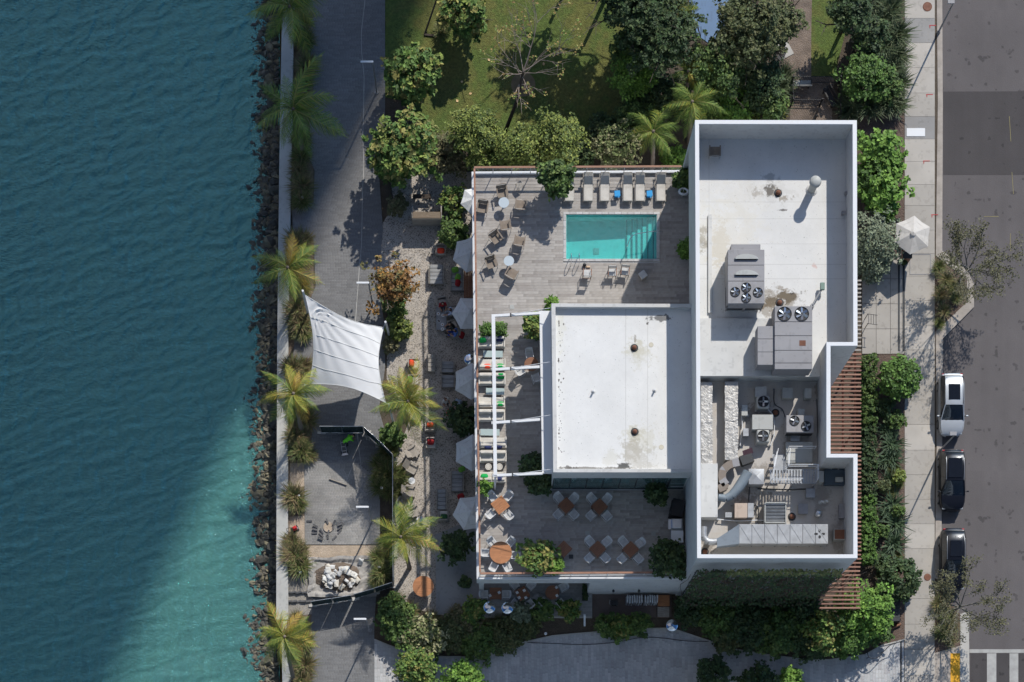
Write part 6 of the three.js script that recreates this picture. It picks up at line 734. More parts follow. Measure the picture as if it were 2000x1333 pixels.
const tufts = { straw: [1, 2, 3].map((i) => tuftGeo(500 + i, 520, 1.0, straw)), fresh: [1, 2, 3].map((i) => tuftGeo(520 + i, 520, 1.0, fresh)), reed: [1, 2, 3].map((i) => tuftGeo(540 + i, 420, 1.5, reed, 0.8, 0.05)), spiky: [1, 2].map((i) => tuftGeo(560 + i, 130, 0.8, [[0.04, 0.075, 0.03], [0.06, 0.10, 0.04], [0.03, 0.06, 0.025]], 1.0, 0.045)), gold: [1].map((i) => tuftGeo(580 + i, 150, 0.8, [[0.28, 0.28, 0.04], [0.20, 0.24, 0.035], [0.34, 0.30, 0.07]], 1.0, 0.05)) };
const crownStub = join([cyl(0.14, 0.08, 0.16, 0, 0, 0, 8)]);
function tuft(kind, i, x, y, rpx, label, group, base = 0) { const g = tufts[kind][i % tufts[kind].length], p = P(x, y, base + 0.5), t = thing(kind === 'reed' ? 'reed_clump' : kind === 'spiky' ? 'cycad' : kind === 'gold' ? 'spiky_plant' : 'grass_clump', label, kind === 'spiky' ? 'cycad' : 'grass', V(p.x, base, p.z), i * 1.7, group); const s = rpx / px(0) / (kind === 'reed' ? 1.05 : 0.82); t.scale.set(s, Math.min(1.2, s), s); obj('blades', g, bladeMat, t); obj('root_crown', crownStub, M.barkDark, t); }
const seaside = [[592, 40, 24], [596, 80, 24], [598, 128, 26], [594, 152, 18], [590, 62, 20], [580, 268, 18], [592, 268, 22], [588, 305, 24], [584, 330, 22], [590, 362, 28], [588, 392, 24], [580, 472, 28], [596, 468, 20], [590, 560, 22], [580, 605, 28], [584, 630, 30], [592, 650, 22], [572, 720, 28], [594, 715, 22], [580, 800, 26], [600, 820, 24], [578, 850, 26], [586, 880, 28], [603, 888, 18], [574, 970, 28], [582, 985, 20], [570, 1058, 22], [574, 1085, 30], [584, 1105, 28], [588, 1075, 18], [578, 1210, 18], [592, 1255, 26], [596, 1300, 26], [590, 1325, 24]];
seaside.forEach(([x, y, r], i) => tuft(i % 3 === 1 ? 'fresh' : 'straw', i, x, y, r, 'bushy ornamental grass clump in the planting strip along the seawall', 'grass clumps along the seawall'));
[[757, 880, 24], [742, 905, 22], [760, 925, 26], [745, 950, 24], [762, 960, 22], [738, 930, 18], [740, 1090, 22], [745, 1120, 24], [735, 1135, 18], [752, 1060, 18], [778, 930, 22], [780, 955, 20]].forEach(([x, y, r], i) => tuft('fresh', i, x, y, r, 'yellow-green grass clump beside the screened fence', 'grass clumps beside the screened fence'));
[[770, 1180, 24], [800, 1195, 22], [840, 1215, 24], [860, 1225, 20], [890, 1200, 18], [920, 1225, 20], [950, 1222, 18], [975, 1215, 16], [1005, 1228, 16]].forEach(([x, y, r], i) => tuft('straw', i, x, y, r, 'dry grass clump in the bed between plaza and patio', 'grass clumps in the plaza bed'));
[[875, 20, 18], [868, 45, 18], [862, 60, 16], [895, 5, 16]].forEach(([x, y, r], i) => tuft('fresh', i, x, y, r, 'grass clump in the lawn island under the sea grape', 'grass clumps in the lawn island'));
[[1738, 20, 34], [1720, 45, 34], [1750, 70, 32], [1725, 95, 34], [1752, 110, 30], [1735, 140, 34], [1752, 165, 30], [1730, 195, 34], [1700, 205, 34], [1748, 205, 28], [1672, 195, 32], [1660, 215, 28], [1690, 100, 28], [1665, 160, 28], [1705, 10, 30]].forEach(([x, y, r], i) => tuft('reed', i, x, y, r, 'tall green reed clump between dog run fence and pavement', 'reed clumps by the pavement'));
[[1495, 165, 34], [1520, 175, 30], [1480, 205, 30], [1510, 215, 28], [1530, 150, 26]].forEach(([x, y, r], i) => tuft('reed', i, x, y, r, 'silvery reed clump behind the dog run gate', 'reed clumps behind the dog run gate'));
[[1745, 868, 32], [1742, 895, 28], [1738, 935, 20], [1745, 985, 32], [1752, 1022, 32], [1748, 1062, 30], [1732, 1005, 22], [1730, 1085, 20], [1728, 900, 20], [1735, 840, 24]].forEach(([x, y, r], i) => tuft('spiky', i, x, y, r, 'dark spiky cycad in the mulch bed along the pavement', 'cycads in the mulch bed'));
[[1750, 915, 14], [1745, 960, 12], [1758, 945, 10], [1755, 1085, 12]].forEach(([x, y, r], i) => tuft('fresh', i + 1, x, y, r, 'small grass tuft between the cycads', 'small tufts between the cycads'));
tuft('gold', 0, 1468, 222, 24, 'golden spiky plant close behind the tall block'); tuft('gold', 0, 1525, 218, 22, 'golden spiky plant beside the dog run gate');
[[1836, 520, 16], [1850, 545, 18], [1862, 560, 16], [1840, 575, 18], [1870, 580, 14], [1845, 605, 16], [1838, 630, 12], [1835, 1180, 18], [1850, 1200, 18], [1862, 1225, 16], [1840, 1235, 18], [1858, 1250, 14]].forEach(([x, y, r], i) => tuft(i % 2 ? 'straw' : 'fresh', i, x, y, r, i < 7 ? 'low grass tuft under the street tree in the kerb bump-out' : 'low grass tuft under the street tree beside the parked dark car', i < 7 ? 'tufts in the kerb bump-out' : 'tufts in the lower tree pit'));
// ---- palms
function frondGeo(seed, L, droop, cols, lw = 0.042, ll = 0.92) {
  const r = rng(seed), pos = [], col = [], mid = [], N = 46, bend = (r() - 0.5) * 0.9, pt = (u) => V(L * (u - 0.12 * droop * u * u * u), L * (0.42 * u - (0.42 + droop * 0.55) * u * u), bend * u * u * L * 0.5);
  let a = pt(0); for (let i = 1; i <= 7; i++) { const b = pt(i / 7); mid.push(paint(rod(a, b, 0.035 * (1.08 - i / 7), 0.035 * (1.0 - i / 8), 5), [0.24, 0.22, 0.06])); a = b; }
  for (let i = 2; i < N; i++) for (const s of [-1, 1]) { const u = i / N, p = pt(u), t = pt(Math.min(1, u + 0.03)).sub(p).normalize(), side = V(-t.z, 0, t.x).normalize().multiplyScalar(s), len = ll * Math.sin(Math.PI * Math.min(1, 0.12 + u * 0.93)) * (0.8 + 0.35 * r()) + 0.06, d = side.clone().addScaledVector(t, 0.75 + 0.3 * r()).add(V(0, -0.25 - 0.6 * r(), 0)).normalize(), e = p.clone().addScaledVector(d, len * 0.6), f = p.clone().addScaledVector(d, len).add(V(0, -0.4 * len, 0)), w = t.clone().multiplyScalar(lw * 0.5), c = cols[Math.floor(r() * cols.length)], k = 0.75 + 0.5 * r(); const q = [p.clone().add(w), p.clone().sub(w), e.clone().add(w), e.clone().sub(w)]; for (const v of [q[0], q[1], q[2], q[1], q[3], q[2], q[2], q[3], f]) { pos.push(v.x, v.y, v.z); col.push(c[0] * k, c[1] * k, c[2] * k); } }
  return join([tris(pos, col), ...mid.map((g) => fin(g))]);
}
const palmY = [[0.22, 0.25, 0.025], [0.28, 0.28, 0.03], [0.15, 0.20, 0.022], [0.33, 0.29, 0.04]], palmG = [[0.10, 0.18, 0.022], [0.14, 0.22, 0.028], [0.08, 0.14, 0.02], [0.19, 0.25, 0.04]], palmB = [[0.32, 0.20, 0.03], [0.26, 0.15, 0.03], [0.38, 0.27, 0.04]];
const fronds = { y: [0, 1, 2, 3, 4, 5, 6, 7].map((i) => frondGeo(700 + i, 3.2, 0.35 + i * 0.18, i % 2 ? [...palmY, ...palmG, ...palmG] : i % 4 === 2 ? [...palmY, ...palmB] : palmY)), g: [0, 1, 2, 3, 4, 5].map((i) => frondGeo(710 + i, 3.2, 0.35 + i * 0.24, i % 3 === 1 ? [...palmG, ...palmY] : palmG)), b: [0].map((i) => frondGeo(720, 2.5, 1.3, palmB)) };
function palm(cx, cy, h, bx, by, kind, n, scale, label, opt = {}) {
  const top = P(cx, cy, h), base = P(bx, by, 0), t = thing(opt.name ?? 'coconut_palm', label, 'palm', base), d = top.clone().sub(base), r = rng(opt.seed ?? Math.round(cx + cy));
  const pts = [V(0, -0.05, 0), V(d.x * 0.25, d.y * 0.35, d.z * 0.25), V(d.x * 0.6, d.y * 0.7, d.z * 0.6), d.clone()]; const tg = tube(pts, 1, 14, 9), q = tg.attributes.position, cv = new THREE.CatmullRomCurve3(pts); for (let i = 0; i <= 14; i++) { const c = cv.getPointAt(i / 14), rad = (0.17 - 0.07 * i / 14) * (i % 2 ? 1.06 : 0.97); for (let j = 0; j < 10; j++) { const k = i * 10 + j; q.setXYZ(k, c.x + (q.getX(k) - c.x) * rad, c.y + (q.getY(k) - c.y) * rad, c.z + (q.getZ(k) - c.z) * rad); } } tg.computeVertexNormals(); obj('trunk', [tg], opt.bark ?? M.bark, t);
  const wind = opt.wind ?? 0; for (let i = 0; i < n; i++) { const set = opt.dead && i % 7 === 3 ? fronds.b : fronds[kind], f = obj('frond', set[(Math.floor(i * set.length / n) + (r() < 0.3 ? 1 : 0)) % set.length], bladeMat, t); const a = i * 2.399 + r() * 0.4, el = 1.0 - 1.45 * (i / n) + (r() - 0.5) * 0.3; f.position.copy(d); f.rotation.order = 'YZX'; f.rotation.y = a; f.rotation.z = el * 0.75; f.rotation.x = (r() - 0.5) * 0.9; f.scale.setScalar(scale * (0.68 + 0.5 * r()) * (1 + 0.1 * Math.cos(a))); }
  obj('crown_shaft', [new THREE.SphereGeometry(0.16, 10, 8).scale(1, 1.5, 1).translate(d.x, d.y, d.z)], M.bark, t);
  if (opt.nuts) for (let i = 0; i < opt.nuts; i++) { const a = i / opt.nuts * 6.28; obj('coconut', [new THREE.SphereGeometry(0.11, 10, 8).scale(1, 1.2, 1).translate(d.x + Math.cos(a) * 0.24, d.y - 0.22, d.z + Math.sin(a) * 0.24)], mat([0.20, 0.17, 0.05], { roughness: 0.6 }), t); }
}
palm(566, 14, 5.2, 590, 60, 'g', 18, 1.05, 'coconut palm in shade over the far end of the seawall');
palm(573, 214, 5.2, 592, 300, 'g', 17, 1.2, 'coconut palm in shade leaning over the seawall beside the promenade');
palm(562, 524, 5.0, 590, 590, 'y', 17, 0.86, 'yellow-green coconut palm above the tip of the shade sail', { dead: true });
palm(573, 770, 5.0, 590, 845, 'y', 18, 0.84, 'yellow coconut palm between seawall and shade sail with withered fronds', { dead: true });
palm(797, 785, 5.4, 775, 850, 'y', 20, 0.96, 'coconut palm over the gravel terrace beside the shade sail', { nuts: 5 });
palm(783, 1050, 5.4, 800, 1110, 'y', 18, 0.92, 'coconut palm over the fence beside the solitary round table', { nuts: 4 });
palm(556, 1245, 4.8, 574, 1330, 'y', 18, 0.86, 'coconut palm over the seawall end with one orange frond', { dead: true });
palm(1276, 258, 4.6, 1274, 330, 'g', 15, 0.72, 'slender green palm behind the sun loungers', { name: 'garden_palm', bark: M.barkPale });
palm(1352, 200, 5.0, 1345, 280, 'g', 14, 0.74, 'green garden palm beside the tall block corner', { name: 'garden_palm' });
palm(1345, 140, 4.4, 1338, 200, 'y', 9, 0.6, 'small pale garden palm in front of the dark trees', { name: 'garden_palm' });
palm(1320, 30, 5, 1318, 90, 'g', 12, 0.7, 'green garden palm among the dark trees by the pond', { name: 'garden_palm' });

// ================================================================ things about the site
{ // boulders under the seawall
  const cols = [[0.13, 0.12, 0.085], [0.085, 0.08, 0.065], [0.19, 0.17, 0.11], [0.06, 0.058, 0.05]].map((c) => mat(c, { roughness: 0.85, map: grainT, bumpMap: bumpT, bumpScale: 0.03 }));
  const geos = [0, 1, 2, 3, 4, 5].map((k) => { const g = new THREE.IcosahedronGeometry(0.5, 1), p = g.attributes.position; for (let i = 0; i < p.count; i++) { const v = V(p.getX(i), p.getY(i), p.getZ(i)), n = v.clone().normalize(), q = 1 + 0.45 * noise.noise(n.x * 1.3 + k * 9, n.y * 1.3, n.z * 1.3) + 0.16 * noise.noise(n.x * 3.5, n.y * 3.5 + k * 5, n.z * 3.5); v.multiplyScalar(q); p.setXYZ(i, v.x, v.y * 0.75, v.z); } g.computeVertexNormals(); const o = toCreasedNormals(g, 0.25); return join([o]); });
  const r = rng(88); let n = 0;
  for (let i = 0; i < 290; i++) {
    const y = -10 + 1350 * ((i + r()) / 290), k = Math.pow(r(), 1.7), x = 538 - k * (y > 560 && y < 760 ? 34 : y > 900 ? 50 : 38), s = (0.3 + 0.75 * Math.pow(r(), 2)) * (y > 750 ? 1.05 : 1), p = P(x, y, waterY);
    const m = obj('boulder', geos[i % 6], cols[Math.floor(r() * 4)]); tag(m, 'weedy brown boulder heaped in the water at the foot of the seawall', 'boulder', 'boulders along the seawall'); m.position.set(p.x, waterY - 0.12 - k * 0.5 + (r() - 0.5) * 0.3, p.z); m.rotation.set(r() * 6, r() * 6, r() * 6); m.scale.setScalar(s * 1.3);
  }
  const N = 5200, im = new THREE.InstancedMesh(geos[2], mat([1, 1, 1], { roughness: 0.85, map: grainT }), N), m4 = new THREE.Matrix4(), q = new THREE.Quaternion(), e = new THREE.Euler(), cc = new THREE.Color();
  for (let i = 0; i < N; i++) { const y = -20 + 1370 * r(), k = Math.pow(r(), 1.3), x = 541 - k * (y > 800 ? 76 : 66) * (0.75 + 0.5 * noise.noise(y * 0.02, 3, 1)), s = 0.25 + 0.5 * r() * r(), p = P(x, y, waterY); e.set(r() * 6, r() * 6, r() * 6); q.setFromEuler(e); m4.compose(V(p.x, waterY + 0.02 - k * 0.30 + (r() - 0.5) * 0.25, p.z), q, V(s, s * 0.8, s)); im.setMatrixAt(i, m4); const b = [[0.16, 0.145, 0.11], [0.10, 0.095, 0.08], [0.22, 0.195, 0.13], [0.07, 0.068, 0.06]][Math.floor(r() * 4)]; cc.setRGB(...b); im.setColorAt(i, cc); }
  im.name = 'rubble_stones'; im.userData.kind = 'stuff'; im.castShadow = im.receiveShadow = true; scene.add(im);
}
{ // shade sail
  const A = P(596, 577, 5.4), B = P(749, 640, 3.6), C = P(753, 787, 4.6), D = P(604, 750, 3.2), t = thing('shade_sail', 'large white four-cornered shade sail stretched over the promenade', 'shade sail'), N = 36, pos = [], pt = (u, v) => { const a = A.clone().lerp(B, u), b = D.clone().lerp(C, u), p = a.lerp(b, v); const c = A.clone().add(B).add(C).add(D).multiplyScalar(0.25), e = Math.max(4 * u * (1 - u) * (Math.pow(1 - v, 3) + Math.pow(v, 3)), 4 * v * (1 - v) * (Math.pow(1 - u, 3) + Math.pow(u, 3))); p.lerp(V(c.x, p.y, c.z), 0.16 * e); const w = Math.hypot(u, v), ang = Math.atan2(v, u); p.y += 0.10 * Math.sin(ang * 26) * Math.exp(-w * 2.3) * Math.min(1, w * 6) + 0.05 * Math.sin((u - v) * 30) * Math.exp(-(1 - u + v) * 3); return p; };
  for (let i = 0; i < N; i++) for (let j = 0; j < N; j++) { const a = pt(i / N, j / N), b = pt((i + 1) / N, j / N), c = pt((i + 1) / N, (j + 1) / N), d = pt(i / N, (j + 1) / N); for (const v of [a, d, b, b, d, c]) pos.push(v.x, v.y, v.z); }
  const sail = phys([0.72, 0.72, 0.715], { roughness: 0.75, transmission: 0.12, thickness: 0, side: THREE.DoubleSide }); let g = tris(pos); g = toCreasedNormals(g, 1.2); obj('fabric', [g], sail, t);
  for (const k of [0.2, 0.4, 0.6, 0.8]) obj('seam', [tube(Array.from({ length: 16 }, (_, i) => pt(i / 15, k).add(V(0, 0.01, 0))), 0.02, 40, 5)], mat([0.60, 0.60, 0.59], { roughness: 0.9 }), t);
  const edge = (f) => obj('edge_cable', [tube(Array.from({ length: 14 }, (_, i) => f(i / 13)), 0.025, 40, 6)], F.canvas, t); edge((u) => pt(u, 0)); edge((u) => pt(u, 1)); edge((u) => pt(0, u)); edge((u) => pt(1, u));
  for (const [p, dx, dz] of [[A, -0.25, -0.35], [B, 0.25, -0.5], [C, 0.4, 0.35], [D, -0.5, 0.3]]) { const b = V(p.x + dx, 0, p.z + dz); obj('mast', [rod(b, V(p.x + dx * 0.6, p.y + 0.35, p.z + dz * 0.6), 0.09, 0.08, 12)], M.whitePaint, t); obj('shackle', [rod(p, V(p.x + dx * 0.6, p.y + 0.2, p.z + dz * 0.6), 0.025)], M.steel, t); }
}
for (const [x, y, l] of [[728, 121, 'slim promenade light pole in tower shade beside the round sea grape'], [720, 553, 'slim promenade light pole beside the orange-leaved tree'], [719, 991, 'slim promenade light pole beside the loose pavers'], [714.5, 1210, 'slim promenade light pole below the screened fence']]) { const h = 5, p = P(x, y, h), t = thing('light_pole', l, 'light pole', V(p.x, 0.04, p.z)); obj('mast', [cyl(0.06, 0.05, h, 0, 0, 0, 10)], M.unit, t); obj('lamp_arm', [rbox(0.9, 0.07, 0.14, -0.42, h, 0, 0.02, 1)], M.whitePaint, t); obj('base_plate', [cyl(0.16, 0.14, 0.05, 0, 0, 0, 14)], M.unit, t); }
for (const [x, y, l] of [[1833, 64, 'tall street lamp at the kerb near the rusty manhole'], [1837, 880, 'tall street lamp at the kerb between silver and black cars']]) { const p = P(x, y, 0), h = 4.7, t = thing('street_lamp', l, 'street lamp', p); obj('pole', [cyl(0.075, 0.045, h, 0, 0, 0, 10)], M.unit, t); obj('lamp_head', [rbox(0.5, 0.1, 0.28, -0.2, h, 0, 0.03, 1)], M.unit, t); obj('base', [cyl(0.15, 0.11, 0.3, 0, 0, 0, 12)], M.unit, t); }
for (const [x, y, l] of [[583, 968, 'white bollard light in the seawall grass beside bare sand'], [590, 385, 'white bollard light in the shaded seawall grass'], [740, 1108, 'white bollard light in grass beside the rubble heap'], [745, 953, 'white bollard light in grass inside the fence'], [787, 1258, 'white bollard light at the foot of the pale shrub mound'], [938, 1272, 'white bollard light at the bed tip by the plaza curve'], [1066, 1238, 'white bollard light at the plaza edge below the patio'], [1446, 1332, 'white bollard light in the shaded plaza bed'], [586, 1118, 'white bollard light in the seawall grass beside the rubble heap']]) { const p = P(x, y, 0.6), t = thing('bollard_light', l, 'bollard light', V(p.x, 0, p.z)); obj('shaft', [cyl(0.05, 0.05, 0.5, 0, 0, 0, 10)], M.steel, t); obj('head', [cyl(0.11, 0.10, 0.08, 0, 0.5, 0, 16)], M.whitePaint, t); }
// ---- paving works behind screened fences
const screen = mat([0.018, 0.035, 0.035], { roughness: 0.95, side: THREE.DoubleSide });
function fencePanel(a, b, label, group) { const p = P(...a), q = P(...b), t = thing('fence_panel', label, 'fence', p, 0, group), d = q.clone().sub(p), H = 1.85, L = d.length(), n = 12, pos = []; for (let i = 0; i < n; i++) { const f = (k, y) => { const v = d.clone().multiplyScalar(k / n); const s = V(-d.z, 0, d.x).normalize(); return v.addScaledVector(s, 0.05 * noise.noise(k * 0.9 + p.x, y * 2, p.z)).setY(y); }; for (let j = 0; j < 4; j++) { const y0 = 0.08 + j * 0.43, y1 = y0 + 0.43; for (const v of [f(i, y0), f(i + 1, y0), f(i + 1, y1), f(i, y0), f(i + 1, y1), f(i, y1)]) pos.push(v.x, v.y, v.z); } } obj('screen', [tris(pos)], screen, t); const up = (v, y) => v.clone().setY(y); obj('top_tube', [rod(up(V(0, 0, 0), H), up(d, H), 0.024)], M.steel, t); obj('bottom_tube', [rod(up(V(0, 0, 0), 0.12), up(d, 0.12), 0.02)], M.steel, t); for (const k of [0, 1]) { const v = d.clone().multiplyScalar(k); obj('post', [cyl(0.026, 0.026, H, v.x, 0, v.z, 8)], M.steel, t); obj('foot', [boxB(0.6, 0.08, 0.2, v.x, 0.02, v.z)], M.concrete, t); } }
const fg = 'screened panels round the paving works';
for (const [a, b, l, g] of [[[628, 846], [669, 846], 'dark screened fence panel behind the worker, seawall half'], [[670, 846], [711, 846], 'dark screened fence panel behind the worker, terrace half'], [[713, 847], [741, 872], 'dark screened fence panel running diagonally from the corner'], [[742, 873], [768, 899], 'dark screened fence panel running diagonally to the palm grass'], [[769, 901], [769, 960], 'dark screened fence panel beside the slatted chairs', fg], [[769, 962], [769, 1021], 'dark screened fence panel beside the slatted chairs', fg], [[769, 1023], [769, 1084], 'dark screened fence panel under the lower palm', fg], [[769, 1086], [770, 1144], 'dark screened fence panel under the lower palm', fg], [[611, 1184], [650, 1178], 'dark screened gate panel leaning beside the seawall pavers'], [[652, 1178], [688, 1172], 'dark screened gate panel in the middle of the lower run'], [[694, 1170], [732, 1159], 'dark screened gate panel beside the lower light pole'], [[734, 1158], [768, 1147], 'dark screened gate panel next to the solitary table']]) fencePanel(a, b, l, g);
{
  struct('sand_trench', [sheet(XZ([[598, 1066], [742, 1066], [745, 1098], [612, 1100], [600, 1092]]), 0.012)], M.sand);
  struct('sandy_patch', [sheet(XZ([[565, 1010], [596, 1008], [596, 1060], [565, 1056]]), 0.008), sheet(XZ([[566, 905], [600, 905], [597, 950], [566, 955]]), 0.008)], M.sand);
  struct('broken_paving', [sheet(XZ([[563, 1128], [612, 1120], [612, 1200], [563, 1205]]), 0.008)], mat([0.36, 0.33, 0.29], { roughness: 1, map: grainT, bumpMap: bumpT, bumpScale: 0.04 }));
  const mound = (cx, cy, rx, rz, h, m, name, label) => { const c = P(cx, cy), g = new THREE.CircleGeometry(1, 40, 0, 6.2832), s = new THREE.RingGeometry(0.001, 1, 40, 14).rotateX(-Math.PI / 2), p = s.attributes.position; for (let i = 0; i < p.count; i++) { const x = p.getX(i), z = p.getZ(i), d = Math.hypot(x, z); p.setXYZ(i, x * rx * (1 + 0.15 * noise.noise(x * 2, 3, z * 2)), h * (1 - d * d) * (0.6 + 0.7 * (noise.noise(x * 3, 7, z * 3) * 0.5 + 0.5)) + 0.05 * noise.noise(x * 9, 1, z * 9) * (d < 0.9 ? 1 : 0) + 0.02, z * rz * (1 + 0.15 * noise.noise(x * 2, 9, z * 2))); } s.computeVertexNormals(); const t = thing(name, label, 'heap', c); obj('heap', [s], m, t); return t; };
  const tarp = (() => { const c = P(668, 1128), g = new THREE.PlaneGeometry(5.0, 2.9, 60, 36).rotateX(-Math.PI / 2), p = g.attributes.position; for (let i = 0; i < p.count; i++) { const x = p.getX(i), z = p.getZ(i), e = Math.max(Math.abs(x) / 2.5, Math.abs(z) / 1.45); p.setXYZ(i, x + 0.15 * noise.noise(x, 2, z), 0.05 + 0.14 * Math.abs(noise.noise(x * 1.8, 4, z * 1.8)) + 0.12 * Math.abs(noise.noise(x * 5, 6, z * 5)) + (e > 0.8 ? 0.12 : 0), z + 0.2 * noise.noise(x * 0.8, 8, z)); } g.computeVertexNormals(); const t = thing('ground_tarp', 'crumpled grey ground tarp spread under the rubble heap', 'tarp', c); obj('sheet', [g], mat([0.38, 0.36, 0.34], { roughness: 0.7, side: THREE.DoubleSide, map: grimeT }), t); })();
  const md = mound(660, 1128, 1.9, 1.15, 0.5, mat([0.20, 0.155, 0.12], { roughness: 1, map: grainT, bumpMap: bumpT, bumpScale: 0.08 }), 'dirt_heap', 'brown dirt heap on the crumpled tarp');
  const r = rng(404), sackM = [[0.72, 0.71, 0.68], [0.62, 0.62, 0.62], [0.66, 0.62, 0.55]].map((c) => mat(c, { roughness: 0.7, map: grimeT })); const sg = [0, 1, 2].map((k) => { const g = new THREE.BoxGeometry(0.52, 0.13, 0.36, 8, 2, 6), p = g.attributes.position; for (let i = 0; i < p.count; i++) { const x = p.getX(i), y = p.getY(i), z = p.getZ(i), n = noise.noise(x * 5 + k * 7, y * 5, z * 5), e = 1 - Math.pow(Math.max(Math.abs(x) / 0.26, Math.abs(z) / 0.18), 3) * 0.5; p.setXYZ(i, x + 0.07 * n, y * e * 1.3 + 0.06 * n, z + 0.06 * noise.noise(x * 4, k, z * 4)); } g.computeVertexNormals(); return join([g]); });
  for (let i = 0; i < 32; i++) { const a = r() * 6.28, d = Math.sqrt(r()), x = 662 + Math.cos(a) * d * 34, y = 1126 + Math.sin(a) * d * 24, p = P(x, y, 0.5), m = obj('torn_sack', sg[i % 3], sackM[i % 3]); tag(m, 'torn white sack lying on the dirt heap', 'sack', 'torn sacks on the dirt heap'); m.position.set(p.x, 0.6 - 0.38 * d * d + r() * 0.12, p.z); m.rotation.set((r() - 0.5) * 0.6, r() * 6, (r() - 0.5) * 0.6); m.scale.setScalar(0.55 + 0.6 * r()); }
  { const p = P(704, 1098, 0.3), m = obj('torn_sack', sg[1], sackM[0]); tag(m, 'torn white sack standing apart at the trench edge', 'sack'); m.position.set(p.x, 0.25, p.z); m.rotation.set(0.4, 1.3, 0.2); }
  const pave = join([new THREE.BoxGeometry(0.40, 0.07, 0.118)]), pm = [mat([0.10, 0.10, 0.105], { map: grainT }), mat([0.16, 0.155, 0.155], { map: grainT })];
  const loose = (list, label, group) => list.forEach(([x, y, a], i) => { const p = P(x, y, 0.1), m = obj('loose_paver', pave, pm[i % 2]); tag(m, label, 'paver', group); m.position.set(p.x, 0.075 + (i % 3) * 0.05, p.z); m.rotation.set(0, a, i % 2 ? 0.12 : 0.02); });
  const lp = []; for (let i = 0; i < 16; i++) lp.push([604 + (i * 37 % 62), 1018 + (i * 23 % 36), (i * 1.3) % 3.1]); loose(lp, 'loose dark paver left on the unfinished promenade', 'loose pavers on the promenade');
  const lq = []; for (let i = 0; i < 18; i++) lq.push([562 + (i * 29 % 48), 1158 + (i * 17 % 34), (i % 5) * 0.08]); loose(lq, 'loose dark paver beside the seawall below the grass', 'loose pavers beside the seawall');
  { const p = P(641, 1030, 0.1), t = thing('paver_ring', 'pale round slab of sand ringed by loose pavers', 'slab', V(p.x, 0.05, p.z)); obj('disc', [cyl(0.36, 0.36, 0.05, 0, 0, 0, 26)], M.sand, t); obj('rim', [new THREE.TorusGeometry(0.37, 0.03, 6, 26).rotateX(1.5708).translate(0, 0.03, 0)], M.greyWood, t); }
  { const a = P(643, 936, 0.1), b = P(677, 948, 0.1), t = thing('long_pole', 'thin dark screed bar lying on the promenade', 'pole'); obj('bar', [beam(a, b, 0.07, 0.05)], M.greyWood, t); obj('edge', [beam(a.clone().add(V(0, 0.03, 0.03)), b.clone().add(V(0, 0.03, 0.03)), 0.02, 0.02)], M.dark, t); }
  { const p = P(575, 1032, 0.4), t = thing('plate_compactor', 'small red engine compactor standing on the sand', 'compactor', V(p.x, 0.01, p.z), 0.5); obj('plate', [rbox(0.55, 0.06, 0.42, 0, 0.05, 0, 0.02, 1)], M.dark, t); obj('engine', [rbox(0.34, 0.3, 0.3, 0, 0.26, 0, 0.05, 2)], mat([0.45, 0.015, 0.02], { roughness: 0.4 }), t); obj('tank', [rbox(0.28, 0.14, 0.2, 0.02, 0.48, 0, 0.05, 2)], mat([0.5, 0.02, 0.02], { roughness: 0.35 }), t); obj('handle', [tube([V(-0.15, 0.2, 0.15), V(-0.55, 0.75, 0.15), V(-0.6, 0.8, 0), V(-0.55, 0.75, -0.15), V(-0.15, 0.2, -0.15)], 0.018, 24)], M.black, t); obj('muffler', [cyl(0.05, 0.05, 0.16, 0.2, 0.4, 0.14, 10)], M.steel, t); }
  { const p = P(671, 874, 0.3), t = thing('hand_truck', 'grey two-wheeled hand truck lying behind the worker', 'hand truck', V(p.x, 0.06, p.z), 0.15); for (const s of [-1, 1]) { obj('side_tube', [rod(V(s * 0.16, 0.12, 0.42), V(s * 0.16, 0.3, -0.5), 0.018)], M.steel, t); obj('wheel', [new THREE.CylinderGeometry(0.12, 0.12, 0.05, 16).rotateZ(1.57).translate(s * 0.24, 0.12, 0.38)], M.dark, t); } for (const z of [-0.35, -0.05, 0.25]) obj('rung', [box(0.32, 0.025, 0.03, 0, 0.2 - z * 0.2, z)], M.steel, t); obj('toe_plate', [box(0.5, 0.02, 0.16, 0, 0.05, 0.48)], M.steel, t); }
  { const t = thing('paver_stack', 'small stack of pale paver offcuts inside the fence corner', 'pavers', P(716, 850, 0)); for (let i = 0; i < 9; i++) obj('paver', [new THREE.BoxGeometry(0.3, 0.06, 0.12).rotateY(i * 0.7).translate((i % 3) * 0.2 - 0.2, 0.08 + Math.floor(i / 3) * 0.06, (i * 7 % 5) * 0.12 - 0.2)], M.concrete, t); }
}
